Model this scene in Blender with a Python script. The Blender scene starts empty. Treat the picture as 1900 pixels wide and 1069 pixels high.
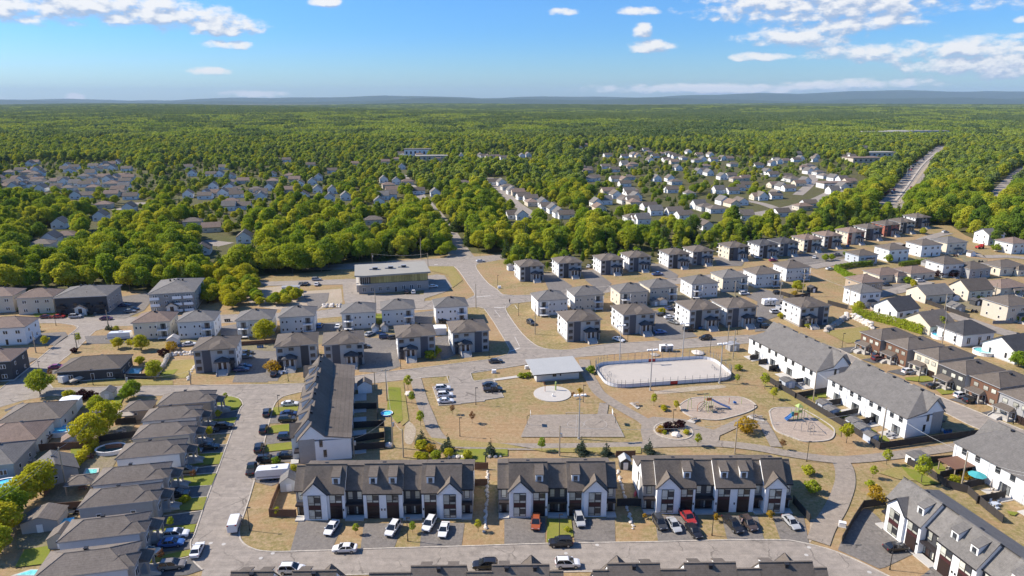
import bpy, math, random
import numpy as np
from mathutils import Vector
R = math.radians
rnd = random.Random(7)
sc = bpy.context.scene
COL = sc.collection

# ------------------------------------------------------------------ camera
CAM_H = 83.0
F_PX, HORIZON = 1267.0, 186.0                      # focal length and horizon row on the 1900 x 1069 frame
PITCH = math.atan((534.5 - HORIZON) / F_PX)
cam_d = bpy.data.cameras.new('camera')
cam = bpy.data.objects.new('camera', cam_d)
COL.objects.link(cam)
cam.location = (0, 0, CAM_H)
cam.rotation_euler = (math.pi / 2 - PITCH, 0, 0)
cam_d.sensor_fit = 'HORIZONTAL'
cam_d.sensor_width = 36.0
cam_d.lens = 36.0 * F_PX / 1900.0
cam_d.clip_start = 1.0
cam_d.clip_end = 120000.0
sc.camera = cam

# ------------------------------------------------------------------ light
SUN_EL = R(40)
SUN_TRAVEL = (0.983, -0.18)                        # the way the light goes over the ground
sun_az = math.atan2(-SUN_TRAVEL[0], -SUN_TRAVEL[1])  # compass bearing of the sun from +Y, clockwise
sd = bpy.data.lights.new('sun', 'SUN')
sd.energy = 5.0
sd.angle = R(0.55)
sd.color = (1.0, 0.90, 0.76)
sun = bpy.data.objects.new('sun', sd)
COL.objects.link(sun)
_h = math.cos(SUN_EL)
sun.rotation_euler = Vector((SUN_TRAVEL[0] * _h, SUN_TRAVEL[1] * _h, -math.sin(SUN_EL))).to_track_quat('-Z', 'Y').to_euler()

vs = sc.view_settings
vs.view_transform = 'Standard'
vs.look = 'None'
vs.gamma = 1.0
vs.use_curve_mapping = False
vs.exposure = 0.62
sc.cycles.max_bounces = 6
sc.cycles.diffuse_bounces = 2
sc.cycles.glossy_bounces = 2
sc.cycles.transmission_bounces = 2
sc.cycles.transparent_max_bounces = 6
sc.cycles.volume_bounces = 0
sc.cycles.use_adaptive_sampling = True
sc.cycles.adaptive_threshold = 0.02
sc.cycles.use_denoising = True


class NT:
    """short hand for building node trees"""
    def __init__(s, tree):
        s.t = tree
        s.n = tree.nodes
        s.l = tree.links

    def add(s, typ, ins=None, **props):
        n = s.n.new(typ)
        for k, v in props.items():
            setattr(n, k, v)
        for k, v in (ins or {}).items():
            sock = n.inputs[k]
            if isinstance(v, bpy.types.NodeSocket):
                s.l.new(v, sock)
            else:
                sock.default_value = v
        return n

    def math(s, op, a, b=0.0, c=0.0, clamp=False):
        n = s.add('ShaderNodeMath', {0: a, 1: b, 2: c}, operation=op)
        n.use_clamp = clamp
        return n.outputs[0]

    def mix(s, f, a, b, mode='MIX'):
        n = s.add('ShaderNodeMix', data_type='RGBA', blend_type=mode)
        for k, v in ((0, f), (6, a), (7, b)):
            if isinstance(v, bpy.types.NodeSocket):
                s.l.new(v, n.inputs[k])
            else:
                n.inputs[k].default_value = v if k == 0 else (tuple(v) + (1,))[:4]
        return n.outputs[2]

    def noise(s, vec, scale, detail=3.0, rough=0.55):
        n = s.add('ShaderNodeTexNoise', {'Scale': scale, 'Detail': detail, 'Roughness': rough})
        if vec is not None:
            s.l.new(vec, n.inputs['Vector'])
        return n.outputs[0]

    def ramp(s, f, lo, hi):
        return s.add('ShaderNodeMapRange', {0: f, 1: lo, 2: hi, 3: 0.0, 4: 1.0}, interpolation_type='SMOOTHSTEP').outputs[0]


# ------------------------------------------------------------------ sky
world = bpy.data.worlds.new('World')
sc.world = world
world.use_nodes = True
wt = NT(world.node_tree)
wt.n.clear()
sky = wt.add('ShaderNodeTexSky', sky_type='NISHITA')
sky.sun_disc = False
sky.sun_elevation = SUN_EL
sky.sun_rotation = sun_az
sky.altitude = 100
sky.air_density = 1.0
sky.dust_density = 0.6
sky.ozone_density = 2.6
tc = wt.add('ShaderNodeTexCoord')
sep = wt.add('ShaderNodeSeparateXYZ', {0: tc.outputs['Generated']})
dx, dy, dz = sep.outputs
# clouds lie on a flat deck above: project each direction onto it, so they shrink and thicken towards the horizon
zz = wt.math('MAXIMUM', dz, 0.004)
el = wt.math('ARCTAN2', zz, wt.math('SQRT', wt.math('ADD', wt.math('MULTIPLY', dx, dx), wt.math('MULTIPLY', dy, dy))))
az = wt.math('ARCTAN2', dx, dy)
BLOBS = [(-.56, .110, .19, .028), (-.45, .100, .11, .019), (-.385, .090, .072, .014), (-.376, .069, .036, .007), (.07, .116, .028, .006),
         (.166, .115, .033, .007), (.178, .090, .016, .013), (.19, .070, .036, .010), (.42, .118, .185, .032), (.376, .080, .080, .021),
         (.45, .092, .080, .012), (.53, .058, .160, .015), (.60, .040, .130, .017), (.28, .015, .190, .008), (.45, .020, .12, .008), (-.35, .008, .055, .005),
         (-.552, .004, .012, .005), (.609, .087, .009, .005), (-.247, .124, .022, .007), (-.402, .036, .030, .006), (-.62, .002, .03, .002),
         (.33, .055, .05, .008), (.63, .070, .05, .005)]
grp = bpy.data.node_groups.new('cloud_density', 'ShaderNodeTree')
for nm in ('az', 'el'):
    grp.interface.new_socket(nm, in_out='INPUT', socket_type='NodeSocketFloat')
grp.interface.new_socket('density', in_out='OUTPUT', socket_type='NodeSocketFloat')
gt = NT(grp)
g_in, g_out = gt.add('NodeGroupInput'), gt.add('NodeGroupOutput')
ga, ge = g_in.outputs[0], g_in.outputs[1]
cv = gt.add('ShaderNodeCombineXYZ', {0: ga, 1: gt.math('MULTIPLY', ge, 2.0), 2: 0.37}).outputs[0]
n_det = gt.noise(cv, 15.0, 10.0, 0.64)
puff = gt.add('ShaderNodeTexVoronoi', {'Scale': 42.0}, feature='SMOOTH_F1')
puff.inputs['Smoothness'].default_value = .5
va = gt.add('ShaderNodeVectorMath', {0: gt.add('ShaderNodeTexNoise', {'Vector': cv, 'Scale': 40.0, 'Detail': 2.0}).outputs[1], 1: (.03, .03, 0), 2: cv}, operation='MULTIPLY_ADD').outputs[0]
gt.l.new(va, puff.inputs['Vector'])
blob = None
for a, e, sa, se in BLOBS:
    u = gt.math('DIVIDE', gt.math('SUBTRACT', ga, a), sa)
    v = gt.math('DIVIDE', gt.math('SUBTRACT', ge, e), se)
    r2 = gt.math('ADD', gt.math('MULTIPLY', u, u), gt.math('MULTIPLY', v, v))
    m = gt.math('SUBTRACT', 0.74, gt.math('MULTIPLY', r2, 0.70))
    blob = m if blob is None else gt.math('MAXIMUM', blob, m)
blob = gt.math('MAXIMUM', blob, -1.3)
base = blob
det = gt.math('ADD', gt.math('ADD', gt.math('MULTIPLY', gt.math('SUBTRACT', n_det, 0.5), 1.9), gt.math('MULTIPLY', gt.math('SUBTRACT', gt.noise(cv, 60.0, 4.0, 0.6), 0.5), 0.6)), gt.math('MULTIPLY', gt.math('SUBTRACT', 0.42, puff.outputs['Distance']), 0.55))
gt.l.new(gt.math('ADD', base, det), g_out.inputs[0])


def cloud_at(a, e):
    n = wt.add('ShaderNodeGroup')
    n.node_tree = grp
    for k, v in ((0, a), (1, e)):
        wt.l.new(v, n.inputs[k])
    return n.outputs[0]


dens = cloud_at(az, el)
above = cloud_at(wt.math('SUBTRACT', az, .004), wt.math('ADD', el, .009))     # towards the sun
alpha = wt.ramp(dens, 0.0, 0.70)
lit = wt.math('MULTIPLY_ADD', wt.math('SUBTRACT', dens, above), 1.0, 0.66, clamp=True)
c_col = wt.mix(wt.ramp(lit, .30, .98), (2.9, 3.6, 4.9), (6.7, 6.6, 6.5))
hz = wt.ramp(el, 0.0, 0.10)
sky_c = wt.mix(1.0, sky.outputs[0], wt.mix(hz, (0.62, 0.87, 1.13), (0.37, 0.73, 1.18)), 'MULTIPLY')
tot = wt.mix(wt.math('MULTIPLY', alpha, 0.93), sky_c, c_col)
bg = wt.add('ShaderNodeBackground', {0: tot, 1: 0.098})
# beyond the clouds that can be made out one by one, the same kind of broken cloud goes on all round
cv = wt.add('ShaderNodeCombineXYZ', {0: az, 1: wt.math('MULTIPLY', el, 2.0), 2: 0.37}).outputs[0]
cover = wt.ramp(wt.noise(cv, 5.2, 3.0, 0.55), .60, .74)
bg2 = wt.add('ShaderNodeBackground', {0: wt.mix(cover, sky_c, (5.8, 5.9, 6.1)), 1: 0.098})
outside = wt.math('MAXIMUM', wt.ramp(wt.math('ABSOLUTE', az), .68, .76), wt.ramp(el, .135, .16))
mixs = wt.add('ShaderNodeMixShader', {0: outside, 1: bg.outputs[0], 2: bg2.outputs[0]})
wo = wt.add('ShaderNodeOutputWorld', {0: mixs.outputs[0]})
world.cycles.sampling_method = 'MANUAL'
world.cycles.sample_map_resolution = 512

# ------------------------------------------------------------------ picture -> ground
S_, C_ = math.sin(PITCH), math.cos(PITCH)
CROPS = {'A': (0, 660, .25263), 'B': (0, 880, .25263), '3': (420, 660, .25263), '4': (420, 830, .25263), '5': (860, 820, .25263),
         '6': (1140, 820, .25263), '7': (1480, 820, .23295), '8': (760, 620, .25263), 'I': (1080, 600, .25263), 'J': (1380, 580, .27368),
         'C': (0, 480, .25263), 'D': (330, 440, .25263), 'E': (640, 440, .24323), 'F': (900, 400, .25263), 'G': (1240, 380, .24324),
         'H': (1540, 380, .24324), 'K': (640, 690, .159), 'L': (0, 740, .3077), 'N': (1680, 800, .14966), 'Q': (1240, 700, .16842),
         '': (0, 0, 1.0)}


def W(c, x, y, z=0.0):
    """survey point: where a spot noted on the photograph lies in the place, on the plane at height z"""
    ox, oy, k = CROPS[c]
    u = (ox + x * k - 950) / F_PX
    v = (oy + y * k - 534.5) / F_PX
    t = (CAM_H - z) / (S_ + v * C_)
    return Vector((u * t, (C_ - v * S_) * t, z))


def to_px(X, Y, Z=0.0):
    d = Y * C_ + (CAM_H - Z) * S_
    return 950 + F_PX * X / d, 534.5 + F_PX * ((CAM_H - Z) * C_ - Y * S_) / d


# ------------------------------------------------------------------ materials
M = {}


def new_mat(name):
    m = bpy.data.materials.new(name)
    m.use_nodes = True
    t = NT(m.node_tree)
    t.n.clear()
    out = t.add('ShaderNodeOutputMaterial')
    b = t.add('ShaderNodeBsdfPrincipled')
    t.l.new(b.outputs[0], out.inputs[0])
    M[name] = m
    return m, t, b


def plain(name, col, rough=0.7, var=0.18, scale=0.8, metal=0.0, spec=0.3, lines=None, bump=0.0):
    """paint, brick, siding: colour with soft blotches, streaks and fine grain; lines = course height in metres"""
    m, t, b = new_mat(name)
    g = t.add('ShaderNodeTexCoord').outputs['Object']
    n = t.noise(g, scale, 4, 0.6)
    n2 = t.noise(g, scale * 9, 2, 0.6)
    f = t.math('ADD', t.math('MULTIPLY', n, 0.65), t.math('MULTIPLY', n2, 0.35))
    k = t.math('MULTIPLY_ADD', t.math('SUBTRACT', f, 0.5), var * 3.2, 1.0)
    if lines:
        z = t.add('ShaderNodeSeparateXYZ', {0: g}).outputs[2]
        fr = t.math('FRACT', t.math('DIVIDE', z, lines))
        k = t.math('MULTIPLY', k, t.math('MULTIPLY_ADD', t.ramp(fr, 0.0, 0.22), 0.16, 0.86))
    c = t.mix(1.0, col, t.add('ShaderNodeCombineXYZ', {0: k, 1: k, 2: k}).outputs[0], 'MULTIPLY')
    t.l.new(c, b.inputs['Base Color'])
    b.inputs['Roughness'].default_value = rough
    b.inputs['Metallic'].default_value = metal
    b.inputs['Specular IOR Level'].default_value = spec
    if bump:
        bp = t.add('ShaderNodeBump', {'Height': f, 'Strength': bump, 'Distance': 0.05})
        t.l.new(bp.outputs[0], b.inputs['Normal'])
    return m


def shingle(name, col):
    m, t, b = new_mat(name)
    g = t.add('ShaderNodeTexCoord').outputs['Object']
    n = t.noise(g, 0.5, 3, 0.6)
    n2 = t.noise(g, 5.5, 3, 0.7)
    n3 = t.noise(g, 2.0, 2, 0.7)
    f = t.math('ADD', t.math('ADD', t.math('MULTIPLY', n, 0.3), t.math('MULTIPLY', n2, 0.45)), t.math('MULTIPLY', n3, 0.25))
    k = t.math('MULTIPLY_ADD', t.math('SUBTRACT', f, 0.5), 1.9, 1.0)
    z = t.add('ShaderNodeSeparateXYZ', {0: g}).outputs[2]
    fr = t.math('FRACT', t.math('DIVIDE', z, 0.19))
    k = t.math('MULTIPLY', k, t.math('MULTIPLY_ADD', t.ramp(fr, 0.0, 0.3), 0.22, 0.80))
    oi = t.add('ShaderNodeObjectInfo').outputs['Random']
    k = t.math('MULTIPLY', k, t.math('MULTIPLY_ADD', oi, 0.24, 0.88))
    c = t.mix(1.0, col, t.add('ShaderNodeCombineXYZ', {0: k, 1: k, 2: k}).outputs[0], 'MULTIPLY')
    t.l.new(c, b.inputs['Base Color'])
    b.inputs['Roughness'].default_value = 0.85
    b.inputs['Specular IOR Level'].default_value = 0.25
    bp = t.add('ShaderNodeBump', {'Height': n2, 'Strength': 0.5, 'Distance': 0.04})
    t.l.new(bp.outputs[0], b.inputs['Normal'])
    return m


shingle('roof_dark', (.134, .112, .093))
shingle('roof_warm', (.160, .136, .115))
shingle('roof_grey', (.158, .148, .138))
shingle('roof_brown', (.205, .150, .120))
shingle('roof_black', (.072, .070, .072))
plain('white_brick', (.84, .84, .83), .8, .07, 1.2, lines=.22)
plain('white_siding', (.76, .76, .75), .7, .05, .5, lines=.25)
plain('pale_siding', (.60, .60, .58), .7, .07, .5, lines=.25)
plain('grey_siding', (.34, .34, .34), .75, .10, .6, lines=.25)
plain('blue_grey_siding', (.46, .50, .56), .75, .08, .6, lines=.25)
plain('mid_siding', (.40, .40, .395), .75, .10, .6, lines=.25)
plain('charcoal', (.058, .059, .064), .7, .12, .8, lines=.25)
plain('slate_panel', (.080, .086, .105), .6, .10, .8)
plain('stone_grey', (.33, .31, .29), .85, .16, 1.6, lines=.3, bump=.3)
plain('tan_brick', (.42, .33, .24), .85, .14, 1.6, lines=.22)
plain('cream', (.66, .59, .47), .8, .10, 1.0, lines=.25)
plain('beige_siding', (.55, .49, .40), .8, .10, 1.0, lines=.25)
plain('red_brick', (.36, .13, .09), .85, .15, 1.6, lines=.22)
plain('brown_wood', (.16, .085, .055), .75, .2, 1.5, lines=.3)
plain('concrete', (.46, .44, .41), .9, .12, .7, bump=.2)
plain('pale_concrete', (.47, .44, .40), .9, .10, .7)
plain('white_trim', (.80, .80, .80), .5, .03, 1.0)
plain('grey_trim', (.32, .32, .33), .5, .05, 1.0)
plain('black_trim', (.022, .022, .025), .45, .05, 1.0)
plain('dark_door', (.035, .022, .020), .4, .10, 1.0, lines=.55)
plain('maroon_panel', (.060, .022, .024), .45, .08, 1.0)
plain('canopy_metal', (.035, .030, .032), .45, .10, 1.0)
plain('fence_dark', (.045, .040, .038), .8, .22, 1.2)
plain('fence_wood', (.15, .085, .055), .85, .25, 1.2)
plain('weathered_wood', (.30, .235, .175), .85, .22, 1.2)
plain('pole_wood', (.33, .275, .20), .85, .18, 1.5)
plain('pole_grey', (.46, .46, .45), .5, .06, 1.0, metal=.4)
plain('lamp_black', (.030, .028, .026), .5, .08, 1.0)
plain('rubber', (.018, .018, .018), .8, .1, 2.0)
plain('alloy', (.35, .35, .36), .35, .1, 2.0, metal=.7)
plain('car_glass', (.015, .018, .022), .06, .05, 1.0, spec=.8)
plain('head_lamp', (.70, .72, .75), .15, .05, 1.0)
plain('tail_lamp', (.30, .012, .012), .25, .05, 1.0)
plain('bark', (.10, .075, .055), .95, .25, 2.0)
plain('rock', (.40, .36, .31), .95, .22, .8, bump=.6)
plain('pale_rock', (.60, .55, .49), .95, .18, .8, bump=.6)
plain('vinyl_blue', (.05, .22, .52), .4, .10, .8)
plain('plastic_blue', (.04, .16, .42), .35, .06, 1.0)
plain('plastic_lime', (.33, .42, .14), .4, .06, 1.0)
plain('plastic_orange', (.42, .15, .06), .4, .06, 1.0)
plain('plastic_red', (.45, .04, .035), .4, .06, 1.0)
plain('tan_canvas', (.46, .40, .33), .9, .10, 1.0)
plain('skin', (.42, .26, .18), .6, .05, 3.0)
plain('cloth_dark', (.03, .03, .045), .9, .10, 3.0)
plain('cloth_pale', (.55, .40, .40), .9, .10, 3.0)
plain('hair_dark', (.02, .014, .010), .8, .1, 3.0)
plain('metal_roof', (.40, .40, .385), .5, .07, .4)
plain('membrane', (.30, .285, .25), .85, .10, .25)
plain('plank_white', (.62, .63, .66), .5, .06, .8)
plain('rink_floor', (.45, .41, .365), .9, .10, .35, spec=.1)
plain('wire_metal', (.42, .42, .41), .5, .04, 1.0)
plain('mesh_metal', (.20, .20, .21), .5, .05, 1.0)
plain('turquoise_tile', (.10, .42, .46), .4, .08, .8)


def glassy(name, col, rough, blind=0.0):
    m, t, b = new_mat(name)
    oi = t.add('ShaderNodeObjectInfo').outputs['Random']
    g = t.add('ShaderNodeTexCoord').outputs['Object']
    n = t.noise(g, 0.7, 2)
    k = t.math('ADD', t.math('MULTIPLY', oi, .5), t.math('MULTIPLY', n, .5))
    c = t.mix(t.ramp(k, .35, .65), tuple(x * .7 for x in col), tuple(min(1, x * 1.2) for x in col))
    t.l.new(c, b.inputs['Base Color'])
    b.inputs['Roughness'].default_value = rough
    b.inputs['Specular IOR Level'].default_value = .7
    return m


glassy('pane_dark', (.035, .040, .048), .05)
glassy('pane_blind', (.50, .50, .43), .25)
glassy('pane_gold', (.30, .27, .10), .10)
glassy('pane_mixed', (.16, .17, .17), .08)


def water(name, col):
    m, t, b = new_mat(name)
    g = t.add('ShaderNodeTexCoord').outputs['Object']
    n = t.noise(g, 2.2, 3)
    c = t.mix(t.ramp(n, .35, .65), col, tuple(min(1, x * 1.5 + .02) for x in col))
    t.l.new(c, b.inputs['Base Color'])
    b.inputs['Roughness'].default_value = .06
    bp = t.add('ShaderNodeBump', {'Height': n, 'Strength': .15, 'Distance': .05})
    t.l.new(bp.outputs[0], b.inputs['Normal'])


water('pool_water', (.08, .42, .58))
water('pool_teal', (.14, .46, .44))
water('pool_murky', (.02, .07, .07))

PAINT = {'white': (.74, .74, .74), 'silver': (.42, .43, .44), 'grey': (.17, .175, .18), 'black': (.016, .016, .019), 'charcoal': (.045, .047, .052),
         'navy': (.025, .045, .13), 'blue': (.05, .13, .36), 'red': (.36, .03, .03), 'maroon': (.13, .02, .028), 'rust': (.34, .08, .03),
         'taupe': (.22, .195, .165), 'magenta': (.28, .03, .09), 'purple': (.09, .03, .08), 'brown': (.07, .05, .042), 'cream': (.62, .57, .46)}
for k, c in PAINT.items():
    m, t, b = new_mat('paint_' + k)
    g = t.add('ShaderNodeTexCoord').outputs['Object']
    n = t.noise(g, 1.1, 3)
    cc = t.mix(t.math('MULTIPLY', n, .5), c, tuple(x * .8 + .012 for x in c))
    t.l.new(cc, b.inputs['Base Color'])
    b.inputs['Roughness'].default_value = .32
    b.inputs['Coat Weight'].default_value = .6
    b.inputs['Coat Roughness'].default_value = .06


def ground_mat(name, cols, scale=1.0, fine=6.0, rough=.95, bump=.4, streak=0.0, cracks=0.0):
    """cols = three colours mixed by broad patches, mottling and fine grain"""
    m, t, b = new_mat(name)
    p = t.add('ShaderNodeNewGeometry').outputs['Position']
    a = t.noise(p, .035 * scale, 4, .6)
    c = t.noise(p, .22 * scale, 4, .65)
    d = t.noise(p, 1.1 * scale, 3, .7)
    e = t.noise(p, fine, 2, .7)
    f1 = t.ramp(t.math('ADD', t.math('MULTIPLY', a, .5), t.math('MULTIPLY', c, .5)), .43, .58)
    f2 = t.ramp(t.math('ADD', t.math('MULTIPLY', c, .5), t.math('MULTIPLY', d, .5)), .40, .64)
    col = t.mix(f1, cols[0], cols[1])
    col = t.mix(t.math('MULTIPLY', f2, .85), col, cols[2])
    k = t.math('ADD', t.math('MULTIPLY_ADD', t.math('SUBTRACT', e, .5), .9, 1.0), t.math('MULTIPLY', t.math('SUBTRACT', d, .5), .5))
    if streak:
        sp = t.add('ShaderNodeMapping', {0: p, 2: (0, 0, R(streak)), 3: (.05, .9, 1)}).outputs[0]
        st = t.noise(sp, 1.0, 4, .65)
        k = t.math('MULTIPLY', k, t.math('MULTIPLY_ADD', t.math('SUBTRACT', st, .5), .5, 1.0))
    if cracks:
        wob = t.add('ShaderNodeVectorMath', {0: t.add('ShaderNodeTexNoise', {'Vector': p, 'Scale': .35, 'Detail': 3.0}).outputs[1], 1: (3.0, 3.0, 0), 2: p}, operation='MULTIPLY_ADD').outputs[0]
        vo = t.add('ShaderNodeTexVoronoi', {'Vector': wob, 'Scale': cracks}, feature='DISTANCE_TO_EDGE').outputs['Distance']
        k = t.math('MULTIPLY', k, t.math('SUBTRACT', 1.0, t.math('MULTIPLY', t.math('SUBTRACT', 1.0, t.ramp(vo, .004, .016)), t.math('MULTIPLY', t.ramp(c, .45, .62), .42))))
        st2 = t.noise(p, .12, 5, .7)
        k = t.math('MULTIPLY', k, t.math('MULTIPLY_ADD', t.ramp(st2, .56, .72), -.22, 1.0))
    col = t.mix(1.0, col, t.add('ShaderNodeCombineXYZ', {0: k, 1: k, 2: k}).outputs[0], 'MULTIPLY')
    t.l.new(col, b.inputs['Base Color'])
    b.inputs['Roughness'].default_value = rough
    b.inputs['Specular IOR Level'].default_value = .15
    if bump:
        bp = t.add('ShaderNodeBump', {'Height': t.math('ADD', d, e), 'Strength': bump, 'Distance': .08})
        t.l.new(bp.outputs[0], b.inputs['Normal'])
    return m


ground_mat('dry_grass', ((.310, .206, .108), (.190, .168, .056), (.350, .250, .148)), 1.0, 5.0, streak=12)
ground_mat('green_grass', ((.185, .205, .030), (.260, .230, .060), (.140, .175, .025)), 1.4, 5.0)
ground_mat('half_grass', ((.27, .215, .075), (.215, .205, .05), (.31, .235, .11)), 1.6, 5.0)
ground_mat('asphalt', ((.285, .250, .216), (.248, .219, .191), (.312, .273, .234)), .5, 7.0, .9, .15, streak=10, cracks=.11)
ground_mat('drive_asphalt', ((.178, .161, .146), (.145, .134, .123), (.210, .189, .169)), 1.2, 7.0, .9, .15, cracks=.16)
ground_mat('fresh_asphalt', ((.115, .112, .112), (.095, .094, .095), (.135, .130, .127)), 1.2, 7.0, .9, .15)
ground_mat('path_asphalt', ((.278, .236, .194), (.238, .204, .170), (.305, .260, .215)), .9, 6.0, .9, .15, cracks=.14)
ground_mat('kerb_concrete', ((.44, .39, .33), (.38, .345, .30), (.49, .44, .375)), 1.0, 4.0, .9, .1)
ground_mat('play_gravel', ((.36, .288, .232), (.32, .262, .215), (.40, .322, .258)), 1.2, 6.0, .95, .3)
ground_mat('dirt', ((.36, .29, .22), (.30, .25, .17), (.43, .36, .28)), 1.4, 4.0)
ground_mat('yard_dirt', ((.20, .17, .115), (.17, .165, .07), (.26, .21, .15)), 2.0, 4.0)
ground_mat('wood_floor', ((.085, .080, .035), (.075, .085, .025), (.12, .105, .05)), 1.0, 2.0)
ground_mat('far_canopy', ((.034, .058, .024), (.022, .038, .020), (.044, .070, .026)), .03, .02)
ground_mat('road_paint', ((.62, .60, .56), (.58, .56, .52), (.66, .64, .60)), 2.0, 6.0)
ground_mat('worn_paint', ((.36, .34, .315), (.32, .305, .285), (.39, .37, .345)), 2.0, 6.0)


def leaf_mat(name, a, b_, dark):
    m = bpy.data.materials.new(name)
    m.use_nodes = True
    M[name] = m
    t = NT(m.node_tree)
    t.n.clear()
    out = t.add('ShaderNodeOutputMaterial')
    oi = t.add('ShaderNodeObjectInfo').outputs['Random']
    at = t.add('ShaderNodeAttribute', attribute_name='tint').outputs['Fac']
    c = t.mix(oi, a, b_)
    c = t.mix(at, t.mix(1.0, c, (dark, dark, dark), 'MULTIPLY'), c)
    d = t.add('ShaderNodeBsdfDiffuse', {0: c})
    tr = t.add('ShaderNodeBsdfTranslucent', {0: t.mix(1.0, c, (1.25, 1.15, .5), 'MULTIPLY')})
    mx = t.add('ShaderNodeMixShader', {0: .42, 1: d.outputs[0], 2: tr.outputs[0]})
    t.l.new(mx.outputs[0], out.inputs[0])


leaf_mat('leaf_green', (0.26, 0.38, 0.038), (0.55, 0.54, 0.055), .62)
leaf_mat('leaf_deep', (0.16, 0.26, 0.038), (0.29, 0.38, 0.05), .60)
leaf_mat('leaf_lime', (0.44, 0.45, 0.034), (0.58, 0.54, 0.046), .65)
leaf_mat('leaf_fresh', (.30, .39, .036), (.43, .47, .046), .62)
leaf_mat('leaf_yellow', (0.46, 0.34, 0.035), (0.52, 0.31, 0.035), .65)
leaf_mat('leaf_rust', (.21, .10, .055), (.25, .13, .06), .6)
leaf_mat('leaf_purple', (.050, .022, .030), (.075, .030, .035), .6)
leaf_mat('needle', (0.085, 0.14, 0.05), (0.13, 0.185, 0.056), .60)
leaf_mat('needle_blue', (0.075, 0.11, 0.085), (0.095, 0.135, 0.1), .60)
leaf_mat('far_green', (0.27, 0.37, 0.07), (0.41, 0.47, 0.095), .60)
leaf_mat('far_dark', (0.14, 0.215, 0.085), (0.235, 0.3, 0.105), .60)


# ------------------------------------------------------------------ mesh and object helpers
class MB:
    def __init__(s, *mats):
        s.v, s.f, s.m, s.mats = [], [], [], [M[x] for x in mats]

    def poly(s, pts, m=0):
        i = len(s.v)
        s.v += [tuple(p) for p in pts]
        s.f.append(tuple(range(i, i + len(pts))))
        s.m.append(m)
        return s

    def box(s, x0, x1, y0, y1, z0, z1, m=0):
        i = len(s.v)
        s.v += [(x0, y0, z0), (x1, y0, z0), (x1, y1, z0), (x0, y1, z0), (x0, y0, z1), (x1, y0, z1), (x1, y1, z1), (x0, y1, z1)]
        s.f += [tuple(i + k for k in q) for q in ((3, 2, 1, 0), (4, 5, 6, 7), (0, 1, 5, 4), (1, 2, 6, 5), (2, 3, 7, 6), (3, 0, 4, 7))]
        s.m += [m] * 6
        return s

    def extr(s, poly, axis, a, b, m=0, cap=None):
        """polygon in the plane across an axis, extruded along that axis from a to b"""
        def pt(p, q):
            return {'x': (q, p[0], p[1]), 'y': (p[0], q, p[1]), 'z': (p[0], p[1], q)}[axis]
        i, n = len(s.v), len(poly)
        s.v += [pt(p, a) for p in poly] + [pt(p, b) for p in poly]
        s.f += [tuple(range(i + n - 1, i - 1, -1)), tuple(range(i + n, i + 2 * n))]
        s.m += [m if cap is None else cap] * 2
        for k in range(n):
            j = (k + 1) % n
            s.f.append((i + k, i + j, i + n + j, i + n + k))
            s.m.append(m)
        return s

    def loft(s, rings, m=0, caps=True, mr=None):
        i, n = len(s.v), len(rings[0])
        for r in rings:
            s.v += [tuple(p) for p in r]
        for a in range(len(rings) - 1):
            for k in range(n):
                j = (k + 1) % n
                s.f.append((i + a * n + k, i + a * n + j, i + (a + 1) * n + j, i + (a + 1) * n + k))
                s.m.append(mr[a] if mr else m)
        if caps:
            s.f += [tuple(range(i + n - 1, i - 1, -1)), tuple(range(i + (len(rings) - 1) * n, i + len(rings) * n))]
            s.m += [m, m]
        return s

    def tube(s, p, q, r0, r1=None, n=6, m=0):
        p, q = Vector(p), Vector(q)
        r1 = r0 if r1 is None else r1
        d = (q - p).normalized()
        u = d.cross(Vector((0, 0, 1)) if abs(d.z) < .9 else Vector((1, 0, 0))).normalized()
        w = d.cross(u)
        ring = lambda c, r: [c + u * (r * math.cos(6.2832 * k / n)) + w * (r * math.sin(6.2832 * k / n)) for k in range(n)]
        return s.loft([ring(p, r0), ring(q, r1)], m)

    def path(s, pts, r, n=5, m=0):
        for a, b in zip(pts, pts[1:]):
            s.tube(a, b, r, r, n, m)
        return s

    def disc(s, cx, cy, z0, z1, rx, ry=None, n=20, m=0, mtop=None):
        ry = rx if ry is None else ry
        i = len(s.v)
        ring = [(cx + rx * math.cos(6.2832 * k / n), cy + ry * math.sin(6.2832 * k / n)) for k in range(n)]
        s.v += [(x, y, z0) for x, y in ring] + [(x, y, z1) for x, y in ring]
        s.f += [tuple(range(i + n - 1, i - 1, -1)), tuple(range(i + n, i + 2 * n))]
        s.m += [m, m if mtop is None else mtop]
        for k in range(n):
            j = (k + 1) % n
            s.f.append((i + k, i + j, i + n + j, i + n + k))
            s.m.append(m)
        return s

    def mesh(s, name, smooth=False):
        me = bpy.data.meshes.new(name)
        me.from_pydata(s.v, [], s.f)
        for m in s.mats:
            me.materials.append(m)
        if len(s.mats) > 1:
            me.polygons.foreach_set('material_index', s.m)
        if smooth:
            me.polygons.foreach_set('use_smooth', [True] * len(s.f))
        me.update()
        return me

    def put(s, name, parent=None, loc=(0, 0, 0), rz=0.0, smooth=False):
        return link(name, s.mesh(name, smooth), parent, loc, rz)


def link(name, data, parent=None, loc=(0, 0, 0), rz=0.0, scale=None):
    o = bpy.data.objects.new(name, data)
    COL.objects.link(o)
    o.location = loc
    if rz:
        o.rotation_euler = (0, 0, rz)
    if scale is not None:
        o.scale = scale if hasattr(scale, '__len__') else (scale,) * 3
    if parent is not None:
        o.parent = parent
    return o


def tag(o, label, cat, group=None):
    o['label'] = label
    o['category'] = cat
    if group:
        o['group'] = group
    return o


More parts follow.
